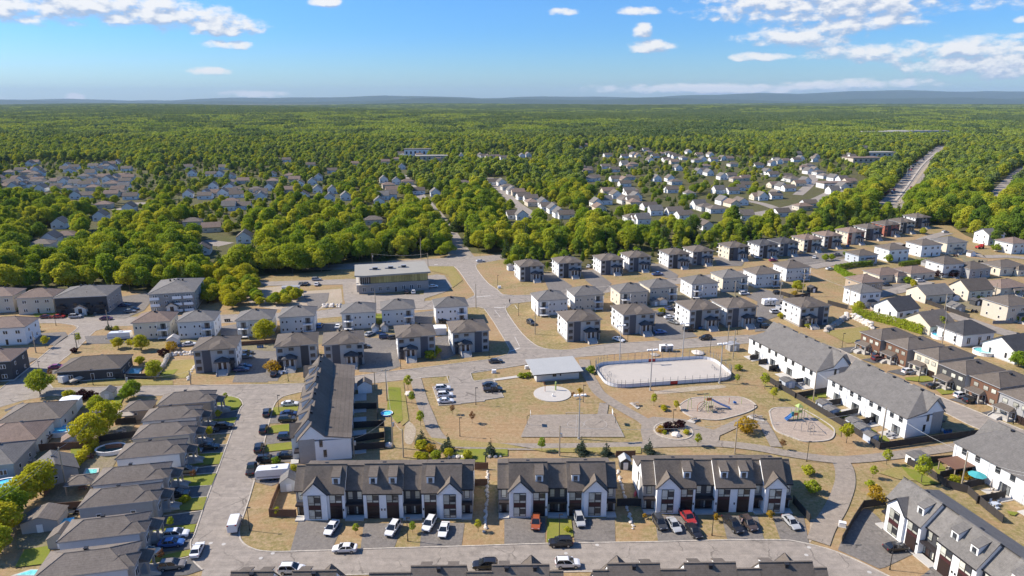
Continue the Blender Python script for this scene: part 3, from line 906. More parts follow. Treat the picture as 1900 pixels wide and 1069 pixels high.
def window(parent, side, u, z, w, h, style, wd, dp, yf=0.0):
    """put a window on a side of a box of width wd (x, centred) and depth dp (y from yf); u along that side seen from outside"""
    pos = {'F': (u, yf), 'B': (-u, yf + dp), 'L': (-wd / 2, yf + dp / 2 - u), 'R': (wd / 2, yf + dp / 2 + u)}[side]
    nm = {'garage': 'garage_door', 'garage_white': 'garage_door', 'door': 'door', 'dark_leaf': 'door', 'patio': 'patio_door'}.get(style, 'window')
    return link(nm, win_mesh(w, h, style), parent, (pos[0], pos[1], z), SIDES[side])


def slab(pts, t=.2):
    """thin solid plate under a planar polygon, as rings for MB.loft"""
    return [[(p[0], p[1], p[2] - t) for p in pts], pts]


def roof_vent(parent, x, y, z):
    return MB('black_trim').box(-.28, .28, -.28, .28, -.3, .32).box(-.36, .36, -.36, .36, .32, .42).put('roof_vent', parent, (x, y, z))


def hip_roof(parent, w, d, ze, rise, ov, mat, y0=0.0, name='roof', x0=0.0):
    """hip roof over a box x in +-w/2, y in y0..y0+d"""
    a, b = w / 2 + ov, d / 2 + ov
    cy = y0 + d / 2
    r = max(a, b) - min(a, b)
    rx, ry = (r, 0) if a >= b else (0, r)
    E0 = [(-a, -b), (a, -b), (a, b), (-a, b)]
    mb = MB(mat, 'grey_trim')
    lo = [(x0 + x, cy + y, ze - .22) for x, y in E0]
    hi = [(x0 + x, cy + y, ze) for x, y in E0]
    mb.loft([lo, hi], 1, True)
    A, B = (x0 - rx, cy - ry, ze + rise), (x0 + rx, cy + ry, ze + rise)
    hi = [(p[0], p[1], ze + .004) for p in hi]
    if rx:
        for q in ([hi[0], hi[1], B, A], [hi[1], hi[2], B], [hi[2], hi[3], A, B], [hi[3], hi[0], A]):
            mb.poly(q)
    elif ry:
        for q in ([hi[0], hi[1], A], [hi[1], hi[2], B, A], [hi[2], hi[3], B], [hi[3], hi[0], A, B]):
            mb.poly(q)
    else:
        for k in range(4):
            mb.poly([hi[k], hi[(k + 1) % 4], A])
    o = mb.put(name, parent)
    # ridge caps
    cap = MB(mat)
    ends = {True: [(hi[0], A), (hi[3], A), (hi[1], B), (hi[2], B)], False: [(hi[0], A), (hi[1], A), (hi[2], B), (hi[3], B)]}[bool(rx)]
    for p, q in ends:
        cap.tube(p, q, .09, .09, 4)
    if rx or ry:
        cap.tube(A, B, .09, .09, 4)
    cap.put('ridge_cap', o)
    return o


def gable_roof(parent, w, d, ze, rise, ov, mat, along='x', y0=0.0, name='roof', wall=None, t=.2, x0=0.0):
    """two slopes; the ridge runs along x or y. wall = material for the triangular ends"""
    cy = y0 + d / 2
    mb = MB(mat)
    if along == 'x':
        h = d / 2
        k = rise / h
        e = (h + ov)
        prof = [(cy - e, ze - ov * k), (cy, ze + rise), (cy + e, ze - ov * k), (cy + e, ze - ov * k - t), (cy, ze + rise - t * 1.15), (cy - e, ze - ov * k - t)]
        mb.extr(prof, 'x', x0 - w / 2 - ov, x0 + w / 2 + ov)
        tri, ax, span = [(cy - h, ze - .3), (cy + h, ze - .3), (cy + h, ze - t), (cy, ze + rise - t * 1.2), (cy - h, ze - t)], 'x', (x0 - w / 2, x0 + w / 2)
    else:
        h = w / 2
        k = rise / h
        e = h + ov
        prof = [(x0 - e, ze - ov * k), (x0 - e, ze - ov * k - t), (x0, ze + rise - t * 1.15), (x0 + e, ze - ov * k - t), (x0 + e, ze - ov * k), (x0, ze + rise)]
        mb.extr(prof, 'y', y0 - ov, y0 + d + ov)
        tri, ax, span = [(x0 - h, ze - .3), (x0 + h, ze - .3), (x0 + h, ze - t), (x0, ze + rise - t * 1.2), (x0 - h, ze - t)], 'y', (y0, y0 + d)
    o = mb.put(name, parent)
    if wall:
        MB(wall).extr(tri, ax, span[0] + .004, span[1] - .004).put('gable', parent)
    return o


# ------------------------------------------------------------------ terraces of townhouses
def terrace(label, origin, ang, pattern, white='white_brick', rear=True, group='white townhouse terraces', roof='roof_dark', front=True, plane=False):
    """pattern = bays from left to right seen from the street: (kind, width). E entry, D double entry, g garage bay, G gabled bay"""
    t = thing('townhouse_terrace', label, 'townhouse', origin, ang, group)
    L = sum(w for _, w in pattern)
    ZE, D, REC = 6.2, 13.2, 1.3
    RY, RZ = 3.7, 10.4
    kf = (RZ - ZE) / RY
    ZR = 5.7
    ks = 1.0                                    # behind the ridge the roof drops steeply, then runs out flat
    BY, BZ = RY + 3.7, RZ - 3.7 * ks
    kr = (BZ - ZR) / (D - BY)
    # bays that stand forward are joined into blocks
    x, blocks = 0.0, []
    for k, w in pattern:
        rec = k in 'ED'
        if blocks and blocks[-1][2] == rec and not rec:
            blocks[-1][1] = x + w
            blocks[-1][3].append((k, x, w))
        else:
            blocks.append([x, x + w, rec, [(k, x, w)]])
        x += w
    wall = MB(white, 'charcoal', 'stone_grey', 'white_siding')
    dark_i = 0
    roof_o = []
    for i, (x0, x1, rec, bays) in enumerate(blocks):
        yf = REC if rec else 0.0
        ry = RY + (REC * kf / (kf + ks) if rec else 0)
        rz = RZ - (ry - RY) * ks
        end = i in (0, len(blocks) - 1)
        m = 0 if not rec else (2 if (end or bays[0][0] == 'E') else 1)
        wall.box(x0, x1, yf, 5.0, 0, ZE - .05, m)
        # filled end of the roof space
        pf = [(yf + .05, ZE - .06), (D - .05, ZR - .25), (D - .05, ZR - .1), (BY, BZ - .2), (ry, rz - .22)]
        wall.extr(pf, 'x', x0 + .004, x1 - .004, 0 if not rec else 3)
        ov = .35
        g0 = .22 if i == 0 else (.10 if not rec else 0)
        g1 = .22 if i == len(blocks) - 1 else (.10 if not rec else 0)
        T = .2
        mb = MB(roof, 'black_trim')
        za = ZE + .1 - ov * kf
        pr = [(yf - ov, za), (ry, rz + .1), (BY, BZ + .1), (D + ov, ZR + .1 - ov * kr), (D + ov, ZR + .1 - ov * kr - T), (BY, BZ - T), (ry, rz - T), (yf - ov, za - T)]
        mb.extr(pr[::-1], 'x', x0 - g0, x1 + g1)
        mb.box(x0 - g0, x1 + g1, yf - ov - .1, yf - ov, za - .22, za + .02, 1)
        ro = mb.put('roof', t)
        roof_o.append(ro)
        MB(roof).box(x0 - g0, x1 + g1, ry - .16, ry + .16, rz + .02, rz + .16).put('ridge_cap', ro)
        nv = max(1, int((x1 - x0) / 4.5)) if not rec else 0
        for q in range(nv):
            xv = x0 + (x1 - x0) * (q + .5) / nv
            roof_vent(t, xv, ry + .45, rz - .3 * ks)
    if plane:       # the back is one broad slope, hipped at both ends
        zz, e = ZR + .16 - .35 * kr, .24
        a0, a1 = (-e, D + .36, zz), (L + e, D + .36, zz)
        b0, b1 = (4.8, RY + .35, RZ - .12), (L - 4.8, RY + .35, RZ - .12)
        c0, c1 = (-e, BY, BZ + .14), (L + e, BY, BZ + .14)
        bk = MB(roof)
        bk.poly([a1, a0, b0, b1]).poly([a1, b1, c1]).poly([a0, c0, b0]).poly([c1, b1, (L + e, RY + .3, RZ)]).poly([c0, (-e, RY + .3, RZ), b0])
        bk.put('rear_roof', t)
    wall.box(0, L, 5.0, D, 0, ZR - .25, 3)
    wall.box(-.03, L + .03, .9, D + .03, 0, .28, 2)
    wall.put('wall', t)
    for x0, x1, rec, bays in blocks:
        for k, bx, bw in bays:
            cx = bx + bw / 2
            if k == 'G':
                gz = ZE + bw / 2 * 1.02
                GF = -.5
                MB(white).box(bx + .01, bx + bw - .01, GF, .0, 0, ZE - .4).put('bay', t)
                hw = bw / 2
                MB(white).extr([(cx - hw + .02, ZE - .5), (cx + hw - .02, ZE - .5), (cx + hw - .02, ZE - .06), (cx, gz - .18), (cx - hw + .02, ZE - .06)], 'y', GF, 2.2).put('gable', t)
                ov, kk = .3, 1.02
                yb = (gz - ZE) / kf + .1
                mb = MB(roof, 'black_trim')
                for s in (-1, 1):
                    e = (cx + s * (hw + ov), ZE - ov * kk)
                    a = (e[0], GF - .3, e[1] + .1)
                    b = (cx, GF - .3, gz + .1)
                    c = (cx, yb, gz + .1)
                    d = (e[0], max(.1, (e[1] - ZE) / kf + .2), e[1] + .1)
                    q = [a, b, c, d]
                    mb.loft(slab(q if s > 0 else q[::-1], .2), 0)
                    mb.tube((e[0], GF - .32, e[1] - .02), (cx, GF - .32, gz), .12, .12, 4, 1)
                mb.put('gable_roof', t)
                if front:
                    wf = link('window', win_mesh(2.55, 2.25, 'dark_blind'), t, (cx - .1, GF - .02, 3.45))
                    wf2 = link('window', win_mesh(2.55, 2.15, 'dark_blind'), t, (cx - .1, GF - .02, .35))
                    MB('maroon_panel', 'black_trim').box(-1.27, 1.27, -.05, .02, 0, .93).put('spandrel', t, (cx - .1, GF - .02, 2.51))
            elif k == 'g':
                if front:
                    link('window', win_mesh(2.5, 2.0, 'dark_blind'), t, (cx - .05, -.02, 3.7))
                    MB('maroon_panel').box(-1.25, 1.25, -.045, .02, 0, .72).put('spandrel', t, (cx - .05, -.02, 2.96))
                    link('garage_door', win_mesh(2.5, 2.9, 'garage'), t, (cx - .05, -.02, .04))
                    MB('lamp_black').box(-.1, .1, -.2, -.02, 0, .4).put('wall_lamp', t, (cx + (bw / 2 - .32) * (1 if cx < L / 2 else -1), 0, 1.9))
                # wedge dormer
                dw, y0 = .78, 1.0
                zb = ZE + y0 * kf - .2
                zt = 9.15
                yr, zr2 = 3.45, ZE + 3.45 * kf - .02
                dm = thing_part = MB('white_siding')
                dm.extr([(y0, zb), (y0, zt), (yr, zr2), (1.6, ZE + 1.6 * kf - .3)], 'x', cx - dw, cx + dw)
                d_o = dm.put('dormer', t)
                k2 = (zr2 - zt) / (yr - y0)
                MB(roof, 'black_trim').extr([(y0 - .22, zt + .06 - .22 * k2), (yr + .1, zr2 + .12), (yr + .1, zr2), (y0 - .22, zt - .08 - .22 * k2)], 'x', cx - dw - .15, cx + dw + .15).put('dormer_roof', d_o)
                link('window', win_mesh(.8, 1.1, 'dark'), d_o, (cx, y0 - .01, zb + .38))
            else:
                n = 2 if k == 'D' else 1
                for q in range(n):
                    px = bx + bw * (q + .5) / n
                    if front:
                        link('window', win_mesh(1.05, 1.9, 'dark_blind'), t, (px, REC - .02, 3.7))
                        link('door', win_mesh(1.0, 2.2, 'dark_leaf'), t, (px + .1, REC - .02, .3))
                        link('side_light', win_mesh(.45, 2.2, 'dark_blind'), t, (px - .68, REC - .02, .3))
                if front:
                    MB('canopy_metal').box(bx + .03, bx + bw - .03, .12, REC, 2.72, 3.12).put('canopy', t)
                    MB('concrete').box(bx + .03, bx + bw - .03, -.9, REC, 0, .28).put('porch_step', t)
    if rear:
        gar = [(bx, bw) for _, _, _, bays in blocks for k, bx, bw in bays if k == 'g']
        nu = max(2, len(gar))
        for i in range(nu):
            ux, uw = L * i / nu, L / nu
            for q in (.27, .68):
                link('window', win_mesh(1.15, 1.45, 'dark'), t, (ux + uw * q, D + .02, 3.9), math.pi)
            link('patio_door', win_mesh(2.5, 2.15, 'patio'), t, (ux + uw * .42, D + .02, .3), math.pi)
            MB('white_trim').box(-.06, .06, 0, .12, .1, ZR - .3).put('downpipe', t, (ux + uw * .93, D, 0))
            MB('concrete').box(ux + uw * .12, ux + uw * .72, D + .02, D + 3.4, 0, .12).put('patio', t)
    for sx, rz in ((-.02, -math.pi / 2), (L + .02, math.pi / 2)):
        link('window', win_mesh(.75, 1.9, 'dark'), t, (sx, 7.2, 1.2), rz)
        link('window', win_mesh(.75, 1.9, 'dark'), t, (sx, 6.4, 3.9), rz)
    return t


def two(c, a, b, z=0.0):
    p, q = W(c, *a, z), W(c, *b, z)
    return p, math.atan2(q.y - p.y, q.x - p.x), (q - p).length


A1 = R(1.0)
T1 = [('E', 1.9), ('G', 4.8), ('g', 3.5), ('D', 3.8), ('g', 4.0), ('g', 4.0), ('D', 3.9), ('g', 3.6), ('G', 4.5), ('E', 2.2)]
T2 = [('E', 2.2), ('G', 4.5), ('g', 3.4), ('D', 4.1), ('g', 3.3), ('G', 4.7), ('E', 2.1)]
T3 = [('E', 2.5), ('G', 4.7), ('g', 3.4), ('D', 4.1), ('g', 3.8), ('g', 4.4), ('E', 2.0), ('G', 4.4), ('E', 1.7)]
terrace('white townhouse terrace with four dormers, next to the parked white camper trailer', W('4', 512, 528), A1, T1)
terrace('shortest white townhouse terrace, two gables, red car on its drive', W('5', 258, 548), A1, T2)
terrace('white townhouse terrace beside the curving footpath, red pickup on its drive', W('6', 212, 520), R(.6), T3)
# corner terrace across the side street: gable end towards the viewer
LONG = [('E', 2.2), ('G', 4.5), ('g', 3.4), ('D', 4.1), ('g', 3.6), ('g', 3.6), ('D', 4.0), ('g', 3.6), ('g', 3.4), ('D', 4.0), ('g', 3.4), ('G', 4.5), ('E', 2.2)]
gend = W('3', 500, 800)
dirn = R(101.5)
LL = sum(w for _, w in LONG)
org = gend + Vector((math.cos(dirn), math.sin(dirn), 0)) * LL
terrace('long grey roofed terrace end on to the viewer, beside the row of parked black cars', org, dirn + math.pi, LONG, 'pale_siding', group='white townhouse terraces')
# terraces turned away: their back walls face the park
for lab, c, a, b, n in [('white terrace by the rink, back wall to the park, farther of two in line', 'J', (35, 165), (490, 400), 5), ('white terrace with long dark fence behind, nearer the playground', 'J', (570, 440), (1105, 715), 5)]:
    p, q = W(c, *a, 5.9), W(c, *b, 5.9)
    ln = (q - p).length
    th = math.atan2(p.y - q.y, p.x - q.x)
    pat = [('E', 2.0), ('G', 4.2), ('g', 3.6), ('D', 3.6), ('g', 3.4), ('g', 3.4), ('D', 3.6), ('g', 3.6), ('G', 4.2), ('E', 2.0)]
    s = ln / sum(w for _, w in pat)
    pat = [(k, w * s) for k, w in pat]
    # q is the near rear corner: local x runs from near to far, the rear lies towards +y
    nrm = Vector((math.cos(th + math.pi / 2), math.sin(th + math.pi / 2), 0))
    terrace(lab, q - nrm * 13.5 - Vector((0, 0, q.z)), th, pat, 'white_siding', group='white townhouse terraces', roof='roof_grey', plane=True)
p, q = W('N', 605, 130, 5.9), W('N', 1470, 595, 5.9)
th = math.atan2(p.y - q.y, p.x - q.x)
nrm = Vector((math.cos(th + math.pi / 2), math.sin(th + math.pi / 2), 0))
ext = (p - q).normalized()
pat = [('E', 2.0), ('G', 4.2), ('g', 3.6), ('D', 3.6), ('g', 3.4), ('g', 3.4), ('D', 3.6), ('g', 3.6), ('G', 4.2), ('E', 2.0)]
terrace('white terrace cut by the picture edge, umbrella and gazebo in its yards', p - ext * sum(w for _, w in pat) - nrm * 13.5 - Vector((0, 0, p.z)), th, pat, 'white_siding', group='white townhouse terraces', roof='roof_grey', plane=True)
# terrace at the lower corner, front towards the bend of the street
p, q = W('7', 700, 695), W('7', 1075, 1000)
th = math.atan2(q.y - p.y, q.x - p.x)
o = p - Vector((math.cos(th), math.sin(th), 0)) * 1.9
terrace('white terrace at the street bend, black car in front, dark metal roof steps', o, th, [('E', 1.9), ('G', 4.5), ('g', 3.6), ('D', 4.0), ('g', 4.1), ('g', 4.1), ('D', 4.0), ('g', 3.6), ('G', 4.5), ('E', 2.0)], roof='roof_grey', plane=True)
# terraces on the near side of the street, seen from behind: ridges at the foot of the picture
for lab, x0, x1, y in [('terrace roof at the lower edge, behind the peeking white car', 372, 640, 1067), ('terrace roof at the lower edge, behind the half hidden black car', 688, 1042, 1056), ('longest terrace roof at the lower edge, six dormers showing', 1100, 1530, 1050)]:
    a, b = W('', x0, y, 10), W('', x1, y, 10)
    pat = T1 if x1 - x0 > 400 else T1[:7] + [('E', 2.0)]
    s = (b - a).length / sum(w for _, w in pat)
    terrace(lab, Vector((b.x, b.y + 4.2, 0)), math.pi + A1, [(k, w * s) for k, w in pat], group='terrace roofs along the lower edge')


# ------------------------------------------------------------------ triplexes
def stairs(parent, x0, x1, y1, z1, n=6, tread=.32, mat='concrete'):
    """a flight coming down from y1 at height z1 towards -y, with cheek walls"""
    mb = MB(mat)
    for i in range(n):
        z = z1 * (n - i) / n
        mb.box(x0, x1, y1 - tread * (i + 1), y1 - tread * i, 0, z - .01)
    o = mb.put('stairs', parent)
    k = n * tread
    for xx in (x0 - .18, x1):
        MB('pale_concrete').extr([(y1, 0), (y1, z1 + .45), (y1 - k, .55), (y1 - k, 0)], 'x', xx, xx + .18).put('stair_wall', o)
    return o


def triplex(label, loc, ang, mirror=1, cols=('grey_siding', 'slate_panel', 'pale_siding', 'white_siding'), roof='roof_dark', w=12.3, d=11.6, ze=7.8, group='triplex houses'):
    """three flats over a half basement; origin at the middle of the front"""
    t = thing('triplex', label, 'house', loc, ang, group)
    s = mirror
    a, dk, lt, side = cols
    wl = MB(a, dk, lt, side, 'stone_grey')
    wl.box(-w / 2, w / 2, .25, d, 0, ze - .2, 3)
    seg = [(-w / 2 - .02, -w / 2 + 2.4, 0), (-w / 2 + 2.4, -w / 2 + 4.9, 1), (-w / 2 + 4.9, w / 2 - 2.4, 2), (w / 2 - 2.4, w / 2 + .02, 0)]
    for x0, x1, m in seg:
        xa, xb = sorted((x0 * s, x1 * s))
        wl.box(xa, xb, 0 if m else .06, .6, 0, ze - .23, m)
    wl.box(-w / 2 - .04, w / 2 + .04, .1, d + .04, 0, .7, 4)
    wl.put('wall', t)
    r = hip_roof(t, w, d, ze, 2.2, .55, roof)
    # front cross hip over the middle bay
    x0 = s * (w / 2 - 4.6)
    mb = MB(roof, 'grey_trim')
    hw, ya = 3.1, -.9
    e = [(x0 - hw, ya, ze + .01), (x0 + hw, ya, ze + .01), (x0 + hw, 2.2, ze + .9), (x0 - hw, 2.2, ze + .9)]
    pk0, pk1 = (x0, 1.0, ze + 1.25), (x0, 3.9, ze + 1.75)
    mb.poly([e[0], e[1], pk0])
    mb.poly([e[1], e[2], pk1, pk0])
    mb.poly([e[3], e[0], pk0, pk1])
    mb.box(x0 - hw, x0 + hw, ya, .0, ze - .2, ze)
    mb.put('front_hip', r)
    MB(dk if dk != 'slate_panel' else 'charcoal').box(-.5, .5, -.5, 0, .3, 2.4).put('meter_cabinet', t, (s * (w / 2 - 1.2), .1, 0))
    for z in (.9, 3.2, 5.6):
        link('window', win_mesh(1.45, 1.3, 'dark'), t, (s * (-w / 2 + 1.2), .04, z))
        if z > 1:
            link('window', win_mesh(1.45, 1.2, 'dark'), t, (s * (w / 2 - 1.2), .04, z))
            link('window', win_mesh(1.5, 1.0, 'dark'), t, (s * (w / 2 - 4.6), -.02, 6.0)) if z > 4 else None
    # porch
    px = s * (w / 2 - 4.0)
    po = MB('pale_siding', 'stone_grey').box(px - 1.9, px + 1.9, -1.5, .05, 0, 4.0, 0).box(px - 2.0, px - 1.55, -1.9, -1.45, 0, 4.0, 1).box(px + 1.55, px + 2.0, -1.9, -1.45, 0, 4.0, 1).put('porch', t)
    hp = MB('roof_black', 'charcoal')
    q = [(px - 2.4, -2.4, 4.0), (px + 2.4, -2.4, 4.0), (px + 2.4, .02, 4.0), (px - 2.4, .02, 4.0)]
    top = [(px, -1.0, 5.1), (px, .02, 5.1)]
    hp.loft([[(x, y, z - .2) for x, y, z in q], q], 1)
    q = [(x, y, z + .004) for x, y, z in q]
    hp.poly([q[0], q[1], top[0]])
    hp.poly([q[1], q[2], top[1], top[0]])
    hp.poly([q[3], q[0], top[0], top[1]])
    hp.put('porch_roof', po)
    for k in (-.75, .75):
        link('door', win_mesh(1.15, 2.3, 'door'), po, (px + k, -1.52, 1.35))
    stairs(po, px - 1.5, px + 1.5, -1.9, 1.35, 7, .34)
    MB('charcoal').box(-1.0, 1.0, -1.3, 0, 2.95, 3.1).box(-1.0, 1.0, -1.3, -1.24, 3.1, 3.9).put('balcony', t, (s * (w / 2 - 1.25), 0, 0))
    # sides and back
    for side_, us in (('L', (-3.4, 0.6, 3.2)), ('R', (-3.0, .4, 3.4))):
        for z in (.9, 3.3, 5.7):
            for u in us[:2 if z < 1 else 3]:
                window(t, side_, u, z, 1.3 if u < 0 else .8, 1.1, 'dark' if u < 0 else 'white', w, d)
    for z in (3.2, 5.6):
        for u in (-4.2, -1.4, 1.6):
            window(t, 'B', u, z, .9, 1.1, 'white', w, d)
        window(t, 'B', 4.4, z - .6, 1.8, 2.1, 'patio', w, d)
        MB('white_trim', 'black_trim').box(-1.5, 1.5, 0, 1.7, 0, .18).box(-1.5, 1.5, 1.64, 1.7, .18, 1.2, 1).put('balcony', t, (-4.4, d, z - .75))
    roof_vent(t, -1.2, d / 2 + .9, ze + 2.0)
    roof_vent(t, 1.6, d / 2 + .9, ze + 2.0)
    return t


def rear_house(label, loc, ang, bal=1, wallm='pale_siding', side='white_siding', roof='roof_grey', w=12.2, d=10.6, ze=6.6, group='houses with rear balconies', floors=2, storeys=None):
    """two floors of flats, seen from the garden side; origin at the middle of the garden wall, -y towards the garden"""
    t = thing('rear_balcony_house', label, 'house', loc, ang, group)
    wl = MB(wallm, side, 'concrete').box(-w / 2, w / 2, 0, d, 0, ze - .2, 0)
    wl.box(-w / 2 - .02, -w / 2 + .3, .02, d + .02, .0, ze - .22, 1).box(w / 2 - .3, w / 2 + .02, .02, d + .02, .0, ze - .22, 1)
    wl.box(-w / 2 - .05, w / 2 + .05, -.04, d + .04, 0, .45, 2)
    wl.put('wall', t)
    hip_roof(t, w, d, ze, 2.5, .5, roof)
    roof_vent(t, .3, d / 2 - .6, ze + 2.35)
    bx = bal * (w / 2 - 2.3)
    for z in (.7, 3.6):
        for u in (-.42, -.30, -.04, .10):
            window(t, 'F', -bal * u * -w if False else bal * u * w, z + .5, .75, 1.0, 'white', w, d)
        link('patio_door', win_mesh(1.7, 2.05, 'patio'), t, (bx, -.02, z + .05))
        mb = MB('white_trim', 'black_trim', 'weathered_wood')
        mb.box(-1.75, 1.75, -1.9, 0, 0, .18)
        for k in range(8):
            mb.box(-1.75 + k * .5 - .03, -1.75 + k * .5 + .03, -1.88, -1.82, .18, 1.15, 1)
        mb.box(-1.75, 1.75, -1.9, -1.82, 1.1, 1.2, 1).box(-1.75, -1.69, -1.9, 0, 1.1, 1.2, 1).box(1.69, 1.75, -1.9, 0, 1.1, 1.2, 1)
        mb.put('balcony', t, (bx, 0, z - .1))
    MB('white_trim').box(bx - 1.72, bx - 1.6, -1.85, -1.7, 0, ze - .3).box(bx + 1.6, bx + 1.72, -1.85, -1.7, 0, ze - .3).put('balcony_post', t)
    for sd_ in 'LR':
        for z in (1.0, 3.9):
            for u in (-2.6, 1.8):
                window(t, sd_, u, z, .9, 1.2, 'white', w, d)
    # front porch and stairs, on the street side
    MB('slate_panel').box(-1.6, 1.6, 0, 1.6, 0, 3.2).put('porch', t, (-bal * (w / 2 - 1.9), d, 0))
    for z in (1.2, 3.9):
        for u in (-3.6, 0, 3.4):
            window(t, 'B', u, z, 1.3, 1.2, 'white', w, d)
    return t


def at_roof(c, x, y, zr, ang, back):
    """ground spot of a house whose roof peak shows at this point, its origin lying 'back' metres towards the viewer along its own -y"""
    p = W(c, x, y, zr)
    return Vector((p.x + math.sin(ang) * back, p.y - math.cos(ang) * back, 0))


AN = R(13)
GREYS = [('grey_siding', 'slate_panel', 'mid_siding', 'white_siding'), ('mid_siding', 'charcoal', 'grey_siding', 'white_siding'), ('stone_grey', 'slate_panel', 'mid_siding', 'white_siding')]
for i, (lab, c, x, y, mir) in enumerate([
        ('grey triplex with white porch above the stone garden wall, next to the blue parked cars', 'D', 285, 728, 1), ('grey triplex behind the corner terrace ridge, dark cars beside its white terrace', 'D', 872, 702, -1),
        ('grey triplex with wide dark parking court on its sunny side shaded', 'D', 1215, 690, 1), ('navy panelled triplex with round green shrub at its stairs', 'D', 1738, 640, -1), ('triplex on the corner lot by the street junction, lamp on its lawn', 'E', 938, 630, -1),
        ('triplex on the dry corner lawn east of the junction', 'F', 690, 690, 1), ('white sided triplex above the street, blue car by its curved stairs', 'F', 1090, 645, 1), ('triplex with row of small side windows facing the rink', 'F', 1565, 613, 1), ('triplex with navy column beside the silver car', 'G', 505, 705, 1), ('triplex on its own with wide pale stairs by the stone wall', 'G', 1055, 700, -1)]):
    a = AN if i < 5 else AN + R(1)
    mir = {9: -1}.get(i, mir)
    triplex(lab, at_roof(c, x, y, 10.0, a, 5.8), a, 1 if mir > 0 else -1, GREYS[i % 3] if i not in (2, 4) else GREYS[0])
for i, (lab, c, x, y, mir, rf) in enumerate([
        ('first triplex on the upper street, on the wide mown corner lawn', 'F', 322, 318, 1, 'roof_dark'), ('second triplex on the upper street, brown porch', 'F', 600, 295, 1, 'roof_dark'), ('third triplex on the upper street, white cars behind it', 'F', 905, 275, 1, 'roof_dark'),
        ('fourth triplex on the upper street, close against the third', 'F', 1108, 255, 1, 'roof_dark'), ('fifth triplex on the upper street, three rows of side windows', 'F', 1392, 235, 1, 'roof_dark'), ('sixth triplex on the upper street, navy column', 'F', 1568, 215, 1, 'roof_dark'),
        ('pale sided triplex on the upper street with shaded galleries', 'G', 502, 275, 1, 'roof_dark'), ('triplex above the magenta car on the upper street', 'G', 725, 260, 1, 'roof_black'), ('dark fronted triplex tucked behind the one above the magenta car', 'G', 880, 245, 1, 'roof_black'),
        ('brown roofed triplex with small porch roof and red car', 'G', 1060, 220, 1, 'roof_brown'), ('brown roofed triplex second in the brown row', 'G', 1215, 195, 1, 'roof_brown'), ('brown roofed triplex with brick gables, third in the brown row', 'H', 158, 168, 1, 'roof_brown'),
        ('grey roofed triplex with dark front, next to the red brick one', 'H', 295, 140, 1, 'roof_dark'), ('red brick triplex with white stairs', 'H', 430, 115, 1, 'roof_dark'), ('tan triplex between the red brick one and the woods', 'H', 548, 95, 1, 'roof_dark'), ('last triplex at the wood edge, white side wall', 'H', 665, 62, 1, 'roof_dark')]):
    a = R(14) if i < 6 else R(15.5)
    cols = GREYS[i % 3] if i < 9 else {9: ('beige_siding', 'brown_wood', 'beige_siding', 'cream'), 10: ('stone_grey', 'brown_wood', 'beige_siding', 'pale_siding'), 11: ('red_brick', 'beige_siding', 'stone_grey', 'cream'), 12: ('charcoal', 'slate_panel', 'grey_siding', 'pale_siding'),
                                       13: ('red_brick', 'charcoal', 'red_brick', 'red_brick'), 14: ('beige_siding', 'charcoal', 'beige_siding', 'cream'), 15: ('charcoal', 'slate_panel', 'grey_siding', 'white_siding')}[i]
    if i == 6:
        cols = ('charcoal', 'slate_panel', 'grey_siding', 'cream')
    triplex(lab, at_roof(c, x, y, 9.6, a, 5.6), a, mir, cols, rf, w=11.4, d=11.0, ze=7.4, group='triplexes on the upper street')
for i, (lab, c, x, y, bal, wm, sd_, rf) in enumerate([
        ('beige house with brown hip roof and white balconies by the street corner', 'C', 1135, 385, 1, 'cream', 'cream', 'roof_brown'), ('pale house with corner balconies next to the beige one', 'C', 1455, 380, 1, 'pale_siding', 'white_siding', 'roof_grey'),
        ('pale house half behind the tall round green tree', 'D', 572, 528, -1, 'pale_siding', 'white_siding', 'roof_grey'), ('pale house behind the small shed, balconies on its shaded corner', 'D', 880, 505, 1, 'pale_siding', 'white_siding', 'roof_grey'), ('pale house with balconies on its sunny corner', 'D', 1325, 478, -1, 'pale_siding', 'pale_siding', 'roof_grey'),
        ('pale house in front of the glass fronted shop', 'D', 1612, 455, 1, 'pale_siding', 'white_siding', 'roof_grey'), ('pale corner house with stacked balconies by the cross street', 'E', 802, 455, 1, 'white_siding', 'white_siding', 'roof_grey'),
        ('white house at the upper corner with dark balconies', 'F', 473, 548, -1, 'pale_siding', 'white_siding', 'roof_grey'), ('pale house second behind the upper corner', 'F', 735, 516, 1, 'beige_siding', 'white_siding', 'roof_grey'), ('beige house with balcony facing the parking court', 'F', 1060, 494, -1, 'beige_siding', 'cream', 'roof_grey'),
        ('beige house with balconies on the shaded side', 'F', 1275, 464, 1, 'beige_siding', 'cream', 'roof_grey'), ('white house with six small windows and planted balcony', 'F', 1577, 436, -1, 'pale_siding', 'white_siding', 'roof_grey'), ('tan house with stacked balconies behind the white car', 'G', 470, 492, 1, 'beige_siding', 'cream', 'roof_grey'),
        ('pale flat house with three projecting balconies', 'G', 718, 466, 1, 'pale_siding', 'white_siding', 'roof_dark'), ('white house beside the twin utility poles', 'G', 945, 422, 1, 'pale_siding', 'white_siding', 'roof_dark')]):
    a = AN - R(2) if i < 7 else AN
    rear_house(lab, at_roof(c, x, y, 9.0, a, 5.3), a, bal, wm, sd_, rf)


